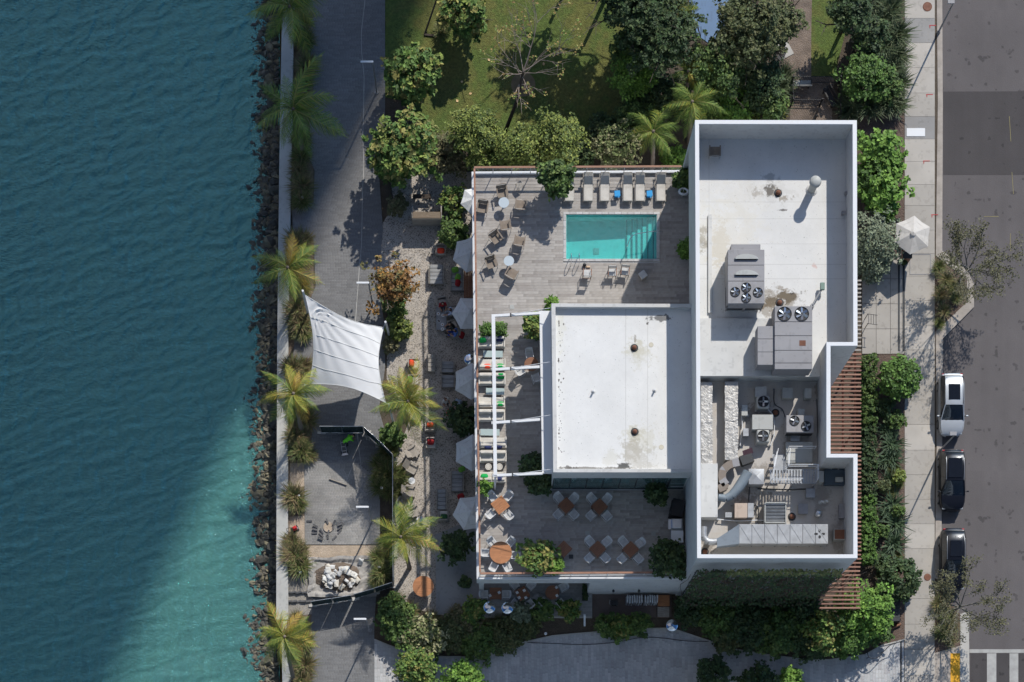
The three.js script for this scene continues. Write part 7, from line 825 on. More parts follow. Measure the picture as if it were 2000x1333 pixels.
// ---- wooden slat canopy along the east side, vine screen on the south wall
{
  const h = 4.2, t = thing('slat_canopy', 'brown wooden slat canopy along the street side of the tall block', 'canopy'), wood = [mat([0.33, 0.175, 0.125], { roughness: 0.8, map: woodT }), mat([0.28, 0.15, 0.11], { roughness: 0.8, map: woodT }), mat([0.38, 0.21, 0.15], { roughness: 0.8, map: woodT })];
  let k = 0; for (let y = 548; y < 1192; y += 8, k++) { const x0 = y < 1108 ? 1574 : 1600, x1 = y < 1108 ? 1683 : 1681, a = P(x0, y, h), b = P(x1 - (k % 2) * 0.6, y, h); obj('slat', [rbox(b.x - a.x, 0.16, 0.11, (a.x + b.x) / 2, h - 0.08 + (k % 3) * 0.004, a.z, 0.008, 1)], y < 690 ? M.greyWood : wood[k % 3], t); }
  for (const x of [1648, 1672]) { const a = P(x, 546, h), b = P(x, 1190, h); a.y = b.y = h - 0.28; obj('joist', [beam(a, b, 0.1, 0.2)], M.cedar, t); }
  for (const y of [560, 700, 840, 980, 1110, 1186]) { const a = P(1672, y, h); obj('post', [boxB(0.12, h - 0.38, 0.12, a.x, 0, a.z)], M.cedar, t); }
}
{
  const zw = XZ(towerOut, TOP)[7][1] + 0.6, x0 = XZ(towerOut, TOP)[7][0] + 0.15, x1 = 24.3, t = thing('vine_screen', 'tall dark vine-covered wire screen on the shaded end wall', 'vine screen'), r = rng(66);
  for (const y of [1.2, 4.6, 8.0, 11.7]) obj('rail', [box(x1 - x0, 0.05, 0.05, (x0 + x1) / 2, y, zw)], M.steel, t);
  for (let i = 0; i < 9; i++) obj('upright', [boxB(0.05, 12.4, 0.05, x0 + i * (x1 - x0) / 8, 0, zw - 0.06)], M.dark, t);
  const st = []; for (let i = 0; i < 150; i++) { const x = x0 + r() * (x1 - x0); let p = V(x, r() * 3, zw + 0.03); for (let j = 0; j < 5; j++) { const q = p.clone().add(V((r() - 0.3) * 0.8, 1.2 + r() * 1.3, (r() - 0.5) * 0.12)); if (q.y > 12.8) break; st.push(rod(p, q, 0.02, 0.016, 4)); p = q; } } obj('stems', st, mat([0.11, 0.08, 0.055], { roughness: 1 }), t);
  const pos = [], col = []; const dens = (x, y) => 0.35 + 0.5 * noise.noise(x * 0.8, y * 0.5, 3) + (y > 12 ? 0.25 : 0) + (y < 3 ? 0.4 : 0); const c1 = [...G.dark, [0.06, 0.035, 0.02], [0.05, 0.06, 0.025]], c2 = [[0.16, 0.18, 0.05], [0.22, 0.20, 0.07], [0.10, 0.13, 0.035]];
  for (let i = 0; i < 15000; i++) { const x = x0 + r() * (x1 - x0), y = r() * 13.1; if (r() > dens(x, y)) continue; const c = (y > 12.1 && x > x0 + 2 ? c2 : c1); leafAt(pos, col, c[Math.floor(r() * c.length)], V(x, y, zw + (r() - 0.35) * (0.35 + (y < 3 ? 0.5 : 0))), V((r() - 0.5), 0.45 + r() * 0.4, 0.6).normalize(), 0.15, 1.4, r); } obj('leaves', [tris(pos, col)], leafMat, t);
}
// ---- dog run: fences, gates, benches, bin
function picketFence(a, b, label, H = 1.25) { const p = P(...a), q = P(...b), t = thing('picket_fence', label, 'fence', p), d = q.clone().sub(p), n = Math.max(3, Math.round(d.length() / 0.13)), g = []; for (let i = 0; i <= n; i++) { const v = d.clone().multiplyScalar(i / n); g.push(boxB(0.022, H, 0.022, v.x, 0, v.z)); } stuff(obj('pickets', g, M.black, t)); for (const y of [0.15, H - 0.12]) obj('rail', [beam(V(0, y, 0), d.clone().setY(y), 0.035, 0.04)], M.black, t); for (const k of [0, 1]) { const v = d.clone().multiplyScalar(k); obj('post', [boxB(0.07, H + 0.1, 0.07, v.x, 0, v.z)], M.black, t); } }
for (const [a, b, l, h] of [[[1708, -10], [1685, 60], 'black picket fence run beside the silver bin'], [[1684, 62], [1660, 115], 'black picket fence run behind the reed bed'], [[1659, 117], [1640, 160], 'black picket fence run down to the inner gate'], [[1545, 163], [1637, 163], 'black picket fence across the dog run end'], [[1545, 208], [1600, 208], 'black picket fence across the vestibule behind the tall block'], [[1602, 208], [1590, 240], 'black picket gate standing ajar behind the tall block'], [[1545, 165], [1545, 206], 'black picket fence beside the silvery reeds'], [[1637, 165], [1637, 232], 'black picket fence beside the street reeds']]) picketFence(a, b, l);
function bench(x, y, yaw, label, m) { const p = P(x, y, 0.45), t = thing('park_bench', label, 'bench', V(p.x, 0.01, p.z), yaw); for (let i = 0; i < 4; i++) obj('seat_slat', [box(1.5, 0.04, 0.09, 0, 0.45, -0.15 + i * 0.105)], m, t); for (let i = 0; i < 3; i++) obj('back_slat', [box(1.5, 0.09, 0.03, 0, 0.58 + i * 0.12, -0.25 - i * 0.03)], m, t); for (const s of [-1, 1]) { obj('leg', [boxB(0.06, 0.44, 0.4, s * 0.6, 0, 0)], M.black, t); obj('armrest', [box(0.06, 0.04, 0.45, s * 0.72, 0.66, 0)], M.black, t); } }
bench(1524, 112, deg(60), 'black slatted bench on a concrete pad in the dog run', M.black); bench(1565, 163, deg(180), 'pale slatted bench against the dog run end fence', M.unitLight); bench(1622, 190, deg(-62), 'black slatted bench inside the fenced vestibule', M.black);
struct('bench_pad', [prism(XZ([[1518, 60], [1526, 58], [1551, 105], [1530, 116], [1513, 88]]), 0, 0.04)], M.concrete);
{ const p = P(1679, 52, 0.9), t = thing('litter_bin', 'silver dome-topped litter bin at the dog run fence', 'bin', V(p.x, 0, p.z)); obj('barrel', [cyl(0.26, 0.28, 0.8, 0, 0, 0, 20)], mat([0.03, 0.10, 0.08], { roughness: 0.5 }), t); obj('dome', [new THREE.SphereGeometry(0.29, 20, 10, 0, 6.28, 0, 1.5).translate(0, 0.8, 0)], M.chrome, t); const q = P(1673, 77, 0.9), u = thing('waste_bag_dispenser', 'green post-mounted bag dispenser at the dog run fence', 'dispenser', V(q.x, 0, q.z)); obj('post', [boxB(0.06, 1.1, 0.06)], M.black, u); obj('box', [rbox(0.3, 0.3, 0.16, 0, 1.0, 0.05, 0.02, 1)], mat([0.03, 0.16, 0.12], { roughness: 0.4 }), u); obj('sign_plate', [box(0.28, 0.3, 0.02, -0.2, 0.8, 0.1)], M.unitLight, u); }
{ const t = thing('lawn_post', 'dark leaning post standing in the lawn beside the sea grape island', 'post', P(829, 68, 0)), b = V(1.15, 1.9, -2.3); obj('shaft', [rod(V(0, 0, 0), b, 0.07, 0.06, 8)], M.barkDark, t); obj('foot', [beam(V(0, 0.05, 0), V(0.75, 0.05, 0.1), 0.14, 0.1)], M.barkDark, t); }
// ---- street side
{ const s = span(1716, 1170, 1758, 1214, 1.1), t = thing('storage_box', 'dark slatted storage enclosure beside the round dark shrub', 'storage box', V(s.x, 0, s.z)); for (let i = 0; i < 7; i++) obj('lid_plank', [box(s.w, 0.05, s.d / 7 - 0.015, 0, 1.12, -s.d / 2 + (i + 0.5) * s.d / 7)], M.dark, t); obj('body', [boxB(s.w - 0.06, 1.08, s.d - 0.06)], M.dark, t); obj('corner_post', [-1, 1].map((k) => boxB(0.08, 1.2, 0.08, k * s.w / 2, 0, s.d / 2)), M.black, t); }
{ const t = thing('handrail_loop', 'dark bent tube handrail at the plaza entrance by the bright shrub', 'handrail'); obj('rail', [tube([[1694, 1272], [1698, 1284], [1712, 1286], [1728, 1272], [1738, 1262], [1752, 1256]].map(([x, y]) => P(x, y, 0.9)), 0.03, 40)], M.dark, t); for (const [x, y] of [[1698, 1284], [1728, 1272], [1752, 1256]]) { const p = P(x, y, 0.9); obj('post', [cyl(0.025, 0.025, 0.9, p.x, 0, p.z, 8)], M.dark, t); } }
{ const t = thing('timber_log', 'reddish timber edging log beside the storage enclosure', 'log'), a = P(1722, 1236, 0.15), b = P(1760, 1220, 0.15); obj('log', [rod(a, b, 0.1, 0.09, 10)], M.teakDark, t); obj('stake', [boxB(0.06, 0.3, 0.06, a.x, 0, a.z + 0.12)], M.barkDark, t); }
for (const [x, y0, y1, l] of [[1760, 1252, 1420, 'p'], [1756, 512, 686, 'f'], [1765, 512, 686, 'f']]) { const a = P(x, y0), b = P(x, y1); struct('drain_channel', [box(0.13, 0.008, b.z - a.z, a.x, 0.048, (a.z + b.z) / 2)], M.dark); }
{ const s = span(1778, 497, 1818, 536, 0.04), g = []; struct('tree_grate', [box(s.w, 0.012, 0.05, s.x, 0.046, s.z - s.d / 2), box(s.w, 0.012, 0.05, s.x, 0.046, s.z + s.d / 2), box(0.05, 0.012, s.d, s.x - s.w / 2, 0.0465, s.z), box(0.05, 0.012, s.d, s.x + s.w / 2, 0.0465, s.z)], M.unit); }
{ const p = P(1772, 500, 0.9), t = thing('valet_stand', 'small brown valet stand under the beige street parasol', 'stand', V(p.x, 0.03, p.z)); obj('cabinet', [rbox(0.6, 1.0, 0.45, 0, 0.52, 0, 0.02, 1)], M.teakDark, t); obj('top', [rbox(0.68, 0.05, 0.52, 0, 1.05, 0, 0.01, 1)], M.dark, t); const q = P(1768, 512, 0.5), u = thing('flower_pot', 'dark pot with small plant beside the valet stand', 'potted plant', V(q.x, 0.03, q.z)); obj('pot', [cyl(0.16, 0.2, 0.35, 0, 0, 0, 16)], M.dark, u); obj('crown', [crownGeo({ rx: 0.3, ry: 0.2, y: 0.5, leaves: 160, size: 0.12, cols: G.dark, seed: 911 })], leafMat, u); }
{ const t = thing('wall_ladder', 'small black metal ladder rail beside the slat canopy', 'ladder', P(1688, 633, 0)); for (const z of [-0.35, 0.35]) obj('rail', [beam(V(0, 1.2, z), V(0.75, 1.2, z + 0.1), 0.03, 0.03)], M.black, t); for (let i = 0; i < 4; i++) obj('rung', [box(0.03, 0.03, 0.72, 0.1 + i * 0.18, 1.2, 0.04)], M.black, t); for (const z of [-0.35, 0.35]) obj('leg', [boxB(0.04, 1.2, 0.04, 0.05, 0.03, z)], M.black, t); }

// ================================================================ parked cars, noses towards +z
function loft(sections) { const pos = [], n = sections[0].length; for (let i = 0; i + 1 < sections.length; i++) for (let j = 0; j + 1 < n; j++) { const a = sections[i][j], b = sections[i][j + 1], c = sections[i + 1][j], d = sections[i + 1][j + 1]; for (const v of [a, c, b, b, c, d]) pos.push(...v); } return toCreasedNormals(tris(pos), 0.6); }
function car(x, y, label, bodyM, o = {}) {
  const p = P(x, y, 0.9), t = thing('parked_car', label, 'car', V(p.x, -0.13, p.z), deg(o.yaw ?? 0)), L = o.L ?? 4.62, k = L / 4.7, W = 0.94;
  const st = [[-2.35, 0.52, 0.74, 0.45], [-2.30, 0.70, 0.90, 0.38], [-2.18, 0.83, 0.99, 0.32], [-1.95, 0.90, 1.03, 0.28], [-1.5, W, 1.05, 0.24], [-0.5, W, 1.03, 0.22], [0.6, W, 1.02, 0.22], [1.25, 0.935, 1.0, 0.24], [1.7, 0.91, 0.95, 0.26], [1.98, 0.85, 0.89, 0.30], [2.15, 0.76, 0.82, 0.34], [2.27, 0.64, 0.74, 0.38], [2.35, 0.44, 0.64, 0.44]];
  const sec = st.map(([z, w, yt, yb]) => { const h = []; const pts = [[w * 0.88, yb], [w, yb + 0.16], [w * 1.0, yb + (yt - yb) * 0.55], [w * 0.975, yt - 0.10], [w * 0.90, yt - 0.015], [w * 0.62, yt + 0.012], [w * 0.3, yt + 0.022], [0, yt + 0.026]]; for (const [a, b] of pts) h.push([-a, b, z * k]); for (const [a, b] of pts.slice(0, -1).reverse()) h.push([a, b, z * k]); return h; });
  const end = (s, f) => { const c = s.reduce((q, v) => [q[0] + v[0] / s.length, q[1] + v[1] / s.length, q[2] + v[2] / s.length], [0, 0, 0]), pos = []; for (let i = 0; i + 1 < s.length; i++) f ? pos.push(...c, ...s[i], ...s[i + 1]) : pos.push(...c, ...s[i + 1], ...s[i]); return tris(pos); };
  obj('body', [loft(sec), end(sec[0], 0), end(sec.at(-1), 1)], bodyM, t);
  const gh = [[-2.12, 0.80, 1.02, 0.80], [-1.92, 0.86, 1.38, 0.66], [-1.72, 0.87, 1.52, 0.64], [-1.1, 0.88, 1.60, 0.66], [-0.2, 0.88, 1.61, 0.67], [0.25, 0.88, 1.55, 0.66], [0.6, 0.875, 1.38, 0.69], [1.0, 0.865, 1.14, 0.76], [1.22, 0.85, 1.0, 0.82]];
  const gs = gh.map(([z, wb, yt, wt]) => { const h = [[wb, 1.0], [wt + (wb - wt) * 0.35, 1.0 + (yt - 1.0) * 0.66], [wt, yt - 0.02], [wt * 0.55, yt + 0.02], [0, yt + 0.03]]; return [...h.map(([a, b]) => [-a, b, z * k]), ...h.slice(0, -1).reverse().map(([a, b]) => [a, b, z * k])]; });
  obj('window_glass', [loft(gs), end(gs[0], 0)], phys([0.012, 0.016, 0.020], { roughness: 0.05, clearcoat: 0.5 }), t);
  const rs = [[-1.95, 1.36, 0.62], [-1.72, 1.525, 0.63], [-1.1, 1.605, 0.655], [-0.2, 1.615, 0.665], [0.22, 1.565, 0.655]].map(([z, yt, wt]) => { const h = [[wt + 0.02, yt - 0.05], [wt, yt], [wt * 0.55, yt + 0.034], [0, yt + 0.044]]; return [...h.map(([a, b]) => [-a, b, z * k]), ...h.slice(0, -1).reverse().map(([a, b]) => [a, b, z * k])]; });
  const roof = obj('roof', [loft(rs)], bodyM, t); if (o.sunroof) obj('sunroof', [rbox(o.sunroof[0], 0.02, o.sunroof[1] * k, 0, 1.662, o.sunroof[2] * k, 0.01, 1)], phys([0.01, 0.011, 0.014], { roughness: 0.06 }), roof);
  for (const s of [-1, 1]) { obj('roof_rail', [tube([V(s * 0.62, 1.56, -1.6 * k), V(s * 0.645, 1.66, -1.1 * k), V(s * 0.65, 1.665, -0.3 * k), V(s * 0.64, 1.6, 0.15 * k)], 0.018, 14, 5)], o.rail ?? M.steel, roof); obj('pillar', [beam(V(s * 0.655, 1.56, 0.22 * k), V(s * 0.835, 1.03, 1.2 * k), 0.07, 0.04)], bodyM, t); const m = obj('mirror', [rbox(0.18, 0.12, 0.11, s * 1.06, 1.06, 0.92 * k, 0.04, 2)], bodyM, t); obj('mirror_arm', [box(0.1, 0.04, 0.06, s * 0.93, 1.04, 0.94 * k)], M.dark, m); obj('headlight', [rbox(0.26, 0.09, 0.26, s * 0.64, 0.74, 2.1 * k, 0.04, 2)], phys([0.28, 0.30, 0.32], { roughness: 0.08 }), t); obj('tail_light', [rbox(0.2, 0.2, 0.14, s * 0.68, 0.86, -2.22 * k, 0.05, 2)], phys([0.32, 0.01, 0.01], { roughness: 0.15 }), t); }
  obj('grille', [rbox(0.8, 0.2, 0.06, 0, 0.6, 2.33 * k, 0.02, 1)], M.black, t); obj('wiper', [beam(V(-0.5, 1.035, 1.18 * k), V(0.05, 1.12, 1.08 * k), 0.02, 0.02), beam(V(0.1, 1.035, 1.18 * k), V(0.6, 1.1, 1.07 * k), 0.02, 0.02)], M.black, t); obj('shark_fin', [new THREE.ConeGeometry(0.05, 0.1, 4).scale(0.5, 1, 1.8).translate(0, 1.63, -1.55 * k)], M.black, roof);
  for (const [s, z] of [[-1, 1.38], [1, 1.38], [-1, -1.42], [1, -1.42]]) { const w = obj('wheel', [new THREE.CylinderGeometry(0.35, 0.35, 0.23, 24).rotateZ(1.5708).translate(s * 0.83, 0.35, z * k)], M.black, t); obj('rim', [new THREE.CylinderGeometry(0.23, 0.23, 0.24, 16).rotateZ(1.5708).translate(s * 0.833, 0.35, z * k)], M.steel, w); }
}
const silver = phys([0.42, 0.44, 0.46], { roughness: 0.42, metalness: 0.35, clearcoat: 0.7, clearcoatRoughness: 0.05 }), blackCar = phys([0.007, 0.008, 0.012], { roughness: 0.3, clearcoat: 0.4, clearcoatRoughness: 0.02, specularIntensity: 0.4 });
car(1861, 789, 'silver estate car with dark sunroof parked at the kerb', silver, { sunroof: [0.84, 1.15, -0.72] });
car(1862.5, 937, 'black car with divided glass roof parked behind the silver one', blackCar, { sunroof: [1.0, 1.5, -0.75], L: 4.5 });
car(1864, 1092, 'black car with silver roof edges parked half under the street tree', blackCar, { sunroof: [0.85, 1.2, -0.65], L: 4.6 });

// ================================================================ people: one continuous body each, meshed from a jointed skeleton
function person(label, pos, yaw, J, c, o = {}) {
  const bones = [['hip', 'chest', 0.135, 0.15, 'shirt'], ['chest', 'neck', 0.13, 0.06, 'shirt'], ['neck', 'head', 0.055, 0.07, 'skin'], ['head', 'crownp', 0.098, 0.09, 'skin'], ['shL', 'elL', 0.06, 0.048, 'sleeve'], ['elL', 'haL', 0.045, 0.034, 'skin'], ['shR', 'elR', 0.06, 0.048, 'sleeve'], ['elR', 'haR', 0.045, 0.034, 'skin'], ['chest', 'shL', 0.10, 0.07, 'shirt'], ['chest', 'shR', 0.10, 0.07, 'shirt'], ['hip', 'hiL', 0.13, 0.10, 'trousers'], ['hip', 'hiR', 0.13, 0.10, 'trousers'], ['hiL', 'knL', 0.095, 0.066, 'trousers'], ['knL', 'anL', 0.062, 0.042, 'leg'], ['hiR', 'knR', 0.095, 0.066, 'trousers'], ['knR', 'anR', 0.062, 0.042, 'leg'], ['anL', 'toL', 0.045, 0.035, 'shoe'], ['anR', 'toR', 0.045, 0.035, 'shoe'], ['haL', 'paL', 0.034, 0.038, 'skin'], ['haR', 'paR', 0.034, 0.038, 'skin']];
  const j = {}; for (const k in J) j[k] = V(...J[k]); j.crownp = j.crownp ?? j.head.clone().add(j.head.clone().sub(j.neck).normalize().multiplyScalar(0.1)); for (const s of ['L', 'R']) { const d = j['ha' + s].clone().sub(j['el' + s]).normalize(); j['pa' + s] = j['ha' + s].clone().addScaledVector(d, 0.08); j['to' + s] = j['to' + s] ?? j['an' + s].clone().add(V(0, -0.04, 0.16)); }
  const cs = Object.values(j), lo = V(9, 9, 9), hi = V(-9, -9, -9); for (const v of cs) { lo.min(v); hi.max(v); } lo.subScalar(0.24); hi.addScalar(0.24); const c0 = lo.clone().add(hi).multiplyScalar(0.5), half = Math.max(hi.x - lo.x, hi.y - lo.y, hi.z - lo.z) / 2, N = Math.min(76, Math.ceil(half * 2 / 0.026));
  const mc = new MarchingCubes(N, new THREE.MeshStandardMaterial(), false, false, 60000); mc.isolation = 0;
  const seg = bones.map(([a, b, r0, r1]) => ({ a: j[a], d: j[b].clone().sub(j[a]), r0, r1, l2: Math.max(1e-6, j[b].distanceToSquared(j[a])) })), dist = (x, y, z, s) => { const px_ = x - s.a.x, py = y - s.a.y, pz = z - s.a.z; const t = Math.min(1, Math.max(0, (px_ * s.d.x + py * s.d.y + pz * s.d.z) / s.l2)); return Math.hypot(px_ - s.d.x * t, py - s.d.y * t, pz - s.d.z * t) - (s.r0 + (s.r1 - s.r0) * t); };
  for (let k = 0; k < N; k++) for (let q = 0; q < N; q++) for (let i = 0; i < N; i++) { const x = c0.x + (i - N / 2) / (N / 2) * half, y = c0.y + (q - N / 2) / (N / 2) * half, z = c0.z + (k - N / 2) / (N / 2) * half; let e = 0; for (const s of seg) { const d = dist(x, y, z, s); if (d < 0.3) e += Math.exp(-d * 38); } mc.field[i + q * N + k * N * N] = e > 0 ? Math.log(e) / 38 : -0.3; }
  mc.update(); const n = mc.count, pa = new Float32Array(n * 3), na = new Float32Array(n * 3), ca = new Float32Array(n * 3), col = { ...c }; col.sleeve = col.sleeve ?? col.shirt; col.leg = col.leg ?? col.trousers; col.shoe = col.shoe ?? [0.03, 0.03, 0.03];
  for (let i = 0; i < n; i++) { const x = c0.x + mc.positionArray[3 * i] * half, y = c0.y + mc.positionArray[3 * i + 1] * half, z = c0.z + mc.positionArray[3 * i + 2] * half; pa.set([x, y, z], 3 * i); na.set([mc.normalArray[3 * i], mc.normalArray[3 * i + 1], mc.normalArray[3 * i + 2]], 3 * i); let best = 9, bi = 0; seg.forEach((s, m) => { const d = dist(x, y, z, s); if (d < best) { best = d; bi = m; } }); ca.set(col[bones[bi][4]], 3 * i); }
  const g = new THREE.BufferGeometry(); g.setAttribute('position', new THREE.BufferAttribute(pa, 3)); g.setAttribute('normal', new THREE.BufferAttribute(na, 3)); g.setAttribute('color', new THREE.BufferAttribute(ca, 3)); g.computeVertexNormals();
  const parts = [g]; for (const s of ['L', 'R']) { const d = j['pa' + s].clone().sub(j['ha' + s]).normalize(), side = V(0, 1, 0).cross(d); if (side.length() < 0.1) side.set(1, 0, 0); side.normalize(); const dn = V(0, -1, 0); [0.068, 0.078, 0.072, 0.056].forEach((L, f) => { const a = j['pa' + s].clone().addScaledVector(side, (f - 1.5) * 0.019), b = a.clone().addScaledVector(d, L * 0.6).addScaledVector(dn, 0.01), e = b.clone().addScaledVector(d, L * 0.4).addScaledVector(dn, 0.025); parts.push(paint(fin(rod(a, b, 0.009, 0.0085, 6)), col.skin), paint(fin(rod(b, e, 0.0085, 0.007, 6)), col.skin)); }); const th = j['ha' + s].clone().addScaledVector(side, 0.03 * (s === 'L' ? 1 : -1)).addScaledVector(d, 0.02), te = th.clone().addScaledVector(side, 0.03 * (s === 'L' ? 1 : -1)).addScaledVector(d, 0.045); parts.push(paint(fin(rod(th, te, 0.011, 0.008, 6)), col.skin)); }
  const up = j.crownp.clone().sub(j.neck).normalize(), fw = V(...(o.face ?? [0, 0, 1])).addScaledVector(up, -V(...(o.face ?? [0, 0, 1])).dot(up)).normalize(), sd = V(0, 0, 0).crossVectors(up, fw), hd = j.head.clone().addScaledVector(up, 0.03);
  parts.push(paint(fin(new THREE.ConeGeometry(0.018, 0.05, 5).translate(0, 0, 0).applyQuaternion(new THREE.Quaternion().setFromUnitVectors(V(0, 1, 0), fw)).translate(...hd.clone().addScaledVector(fw, 0.11).toArray())), col.skin)); for (const s of [-1, 1]) { parts.push(paint(fin(new THREE.SphereGeometry(0.012, 6, 5).translate(...hd.clone().addScaledVector(fw, 0.088).addScaledVector(sd, s * 0.035).addScaledVector(up, 0.03).toArray())), [0.03, 0.02, 0.02]), paint(fin(new THREE.SphereGeometry(0.022, 6, 5).translate(...hd.clone().addScaledVector(sd, s * 0.092).toArray())), col.skin)); } parts.push(paint(fin(new THREE.BoxGeometry(0.04, 0.01, 0.01).applyMatrix4(new THREE.Matrix4().makeBasis(sd, up, fw)).translate(...hd.clone().addScaledVector(fw, 0.088).addScaledVector(up, -0.05).toArray())), [0.35, 0.12, 0.1]));
  const t = thing('person', label, 'person', pos, yaw); obj('body', parts, new THREE.MeshStandardMaterial({ vertexColors: true, roughness: 0.85 }), t);
  const hg = new THREE.SphereGeometry(0.118, 16, 10, 0, 6.283, 0, 1.75), hp = hg.attributes.position; for (let i = 0; i < hp.count; i++) { const m = 1 + 0.09 * noise.noise(hp.getX(i) * 30, hp.getY(i) * 30, hp.getZ(i) * 30); hp.setXYZ(i, hp.getX(i) * m, hp.getY(i) * m, hp.getZ(i) * m); } hg.computeVertexNormals(); const hq = new THREE.Quaternion().setFromRotationMatrix(new THREE.Matrix4().makeBasis(sd, up, fw)); const hair = [hg.applyQuaternion(new THREE.Quaternion().setFromAxisAngle(V(1, 0, 0), -0.35)).applyQuaternion(hq).translate(...hd.clone().addScaledVector(up, 0.035).addScaledVector(fw, -0.015).toArray())]; if (o.long) hair.push(tube([hd.clone().addScaledVector(fw, -0.08), hd.clone().addScaledVector(fw, -0.12).addScaledVector(up, -0.15), hd.clone().addScaledVector(fw, -0.11).addScaledVector(up, -0.3)], 0.07, 8, 8)); obj('hair', hair, mat(c.hair, { roughness: 0.7 }), t);
}
const SK = [0.42, 0.24, 0.16], SK2 = [0.34, 0.19, 0.12];
const seated = (lean = 0, arms = 0) => ({ hip: [0, 0.5, 0], chest: [0, 0.88, 0.06 + lean], neck: [0, 1.06, 0.08 + lean], head: [0, 1.16, 0.11 + lean], shL: [0.19, 0.99, 0.06 + lean], shR: [-0.19, 0.99, 0.06 + lean], elL: [0.26, 0.76, 0.16 + lean], elR: [-0.26, 0.76, 0.16 + lean], haL: [0.18, 0.72 + arms, 0.40 + lean], haR: [-0.18, 0.72 + arms, 0.40 + lean], hiL: [0.1, 0.5, 0.03], hiR: [-0.1, 0.5, 0.03], knL: [0.13, 0.52, 0.46], knR: [-0.13, 0.52, 0.46], anL: [0.13, 0.09, 0.5], anR: [-0.13, 0.09, 0.5] });
const gp = (x, y, h = 0.8) => { const p = P(x, y, h); p.y = 0.012; return p; };
// worker bending over the pavers
{ const J = { hip: [0, 0.86, -0.1], chest: [0.02, 1.02, 0.3], neck: [0.03, 1.0, 0.5], head: [0.04, 0.94, 0.6], shL: [0.21, 0.98, 0.36], shR: [-0.17, 0.98, 0.36], elL: [0.28, 0.7, 0.44], elR: [-0.2, 0.7, 0.44], haL: [0.2, 0.5, 0.62], haR: [-0.08, 0.5, 0.62], hiL: [0.1, 0.86, -0.1], hiR: [-0.1, 0.86, -0.1], knL: [0.14, 0.48, 0.02], knR: [-0.14, 0.48, -0.04], anL: [0.14, 0.09, -0.08], anR: [-0.14, 0.09, -0.16] }; person('construction worker in neon green shirt and dark trousers bending over the pavers', gp(676, 862, 0.8), deg(120), J, { skin: SK2, shirt: [0.16, 0.62, 0.03], trousers: [0.025, 0.028, 0.035], hair: [0.015, 0.012, 0.01] }, { face: [0, -1, 0.6] }); }
const seats = [[864, 592, 10, 'armchair of the guest in red'], [884, 608, -80, 'armchair of the guest in pale blue and white'], [886, 636, -70, 'armchair of the dark-haired guest'], [890, 650, -95, 'armchair of the guest in blue']];
for (const [x, y, a, l] of seats) dup(cl, P(x, y, 0.3).setY(0.012), deg(a), 'woven ' + l);
person('seated guest in a red shirt with dark hair beside the low guest table', gp(864, 593), deg(10), seated(0.02, 0.02), { skin: SK, shirt: [0.32, 0.012, 0.02], trousers: [0.05, 0.05, 0.07], leg: SK, hair: [0.02, 0.014, 0.01] });
person('seated guest in pale blue and white reaching out from under the parasol', gp(884, 608), deg(-80), (() => { const s = seated(0.05, 0.05); s.haL = [0.2, 0.85, 0.62]; s.elL = [0.24, 0.84, 0.36]; return s; })(), { skin: SK, shirt: [0.45, 0.52, 0.68], trousers: [0.5, 0.5, 0.52], hair: [0.05, 0.03, 0.02] });
person('seated guest with long dark hair in a dark dress beside the tablet', gp(885, 636), deg(-70), seated(0.08, 0), { skin: SK, shirt: [0.03, 0.035, 0.03], trousers: [0.03, 0.03, 0.035], leg: SK, hair: [0.03, 0.018, 0.012] }, { long: true });
person('seated guest in a bright blue shirt and shorts leaning back', gp(889, 650), deg(-95), seated(-0.12, 0), { skin: SK, shirt: [0.10, 0.22, 0.60], trousers: [0.015, 0.05, 0.25], leg: SK, hair: [0.04, 0.025, 0.015] });
const standing = { hip: [0, 0.92, 0], chest: [0, 1.28, 0.02], neck: [0, 1.48, 0.02], head: [0, 1.58, 0.05], shL: [0.19, 1.41, 0], shR: [-0.19, 1.41, 0], elL: [0.25, 1.12, 0.02], elR: [-0.25, 1.12, 0.02], haL: [0.22, 0.94, 0.2], haR: [-0.22, 0.94, 0.2], hiL: [0.1, 0.9, 0], hiR: [-0.1, 0.9, 0], knL: [0.11, 0.5, 0.12], knR: [-0.11, 0.5, -0.02], anL: [0.11, 0.09, 0.02], anR: [-0.11, 0.09, -0.22] };
person('standing guest with long brown hair in a white top and dark skirt', gp(870, 782, 1.3), deg(30), standing, { skin: SK, shirt: [0.6, 0.58, 0.55], trousers: [0.04, 0.04, 0.05], leg: SK, hair: [0.10, 0.045, 0.02] }, { long: true });
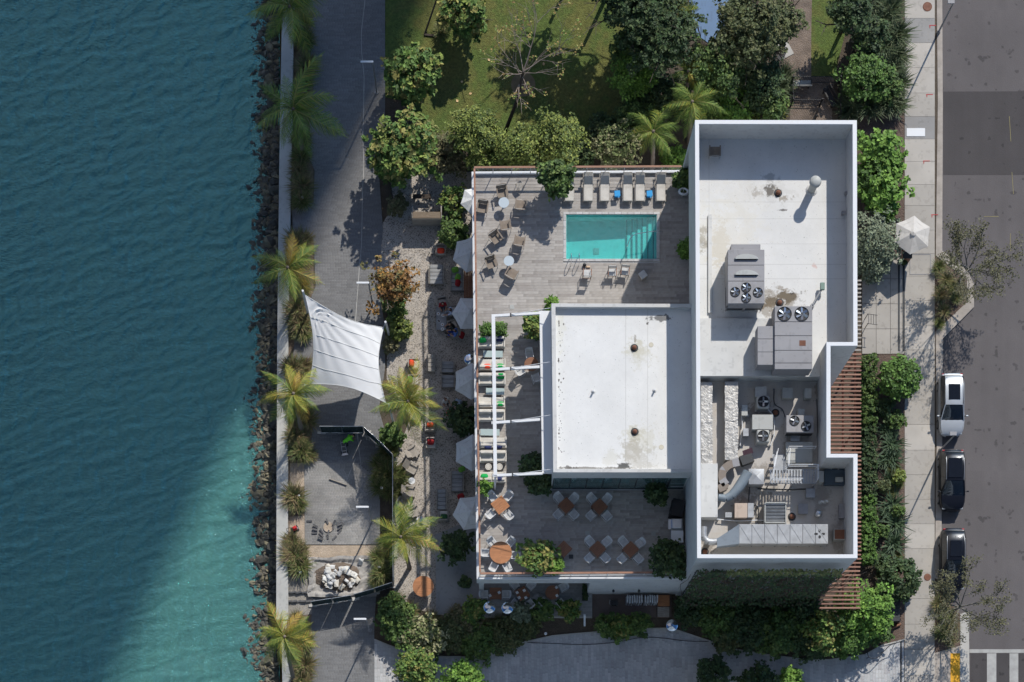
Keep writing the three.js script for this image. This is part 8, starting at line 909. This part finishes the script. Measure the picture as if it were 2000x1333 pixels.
person('standing guest in a pale blue shirt leaning over beside the dark pot shrub', gp(899, 784, 1.2), deg(-60), (() => { const s = JSON.parse(JSON.stringify(standing)); s.chest = [0, 1.22, 0.16]; s.neck = [0, 1.38, 0.26]; s.head = [0, 1.46, 0.33]; s.shL = [0.19, 1.32, 0.18]; s.shR = [-0.19, 1.32, 0.18]; s.elL = [0.24, 1.1, 0.36]; s.elR = [-0.24, 1.1, 0.36]; s.haL = [0.18, 1.0, 0.58]; s.haR = [-0.18, 1.0, 0.58]; return s; })(), { skin: SK, shirt: [0.40, 0.50, 0.62], trousers: [0.08, 0.09, 0.12], hair: [0.03, 0.02, 0.015] });
// low table of the seated guests
{ const p = P(862, 622, 0.5), t = thing('guest_table', 'low dark rectangular table among the seated guests', 'table', V(p.x, 0.012, p.z)); obj('tabletop', [rbox(0.75, 0.04, 1.7, 0, 0.48, 0, 0.01, 1)], F.grey, t); legs4(t, 0.3, 0.75, 0.46, 0.05, M.dark); for (const [x, y, l] of [[856, 613, 'white plate beside the guest in red'], [865, 616, 'white plate on the low table beside a glass'], [864, 634, 'white plate below the tablet'], [864, 643, 'white plate nearest the guest in blue']]) { const q = P(x, y, 0.55), d = thing('plate', l, 'plate', V(q.x, 0.515, q.z)); obj('dish', [new THREE.LatheGeometry([[0.001, 0.008], [0.08, 0.008], [0.12, 0.022], [0.125, 0.02]].map((v) => new THREE.Vector2(...v)), 22)], M.whitePaint, d); obj('food', [new THREE.SphereGeometry(0.05, 8, 6).scale(1, 0.4, 1).translate(0, 0.025, 0)], mat([0.35, 0.22, 0.10]), d); } const q = P(857, 627, 0.55), d = thing('tablet', 'white-framed tablet lying on the low guest table', 'tablet', V(q.x, 0.512, q.z), deg(32)); obj('frame', [rbox(0.2, 0.012, 0.27, 0, 0.008, 0, 0.006, 1)], M.whitePaint, d); obj('screen', [box(0.15, 0.004, 0.21, 0, 0.0165, 0)], phys([0.02, 0.03, 0.06], { roughness: 0.08 }), d); }

renderer.render(scene, camera);
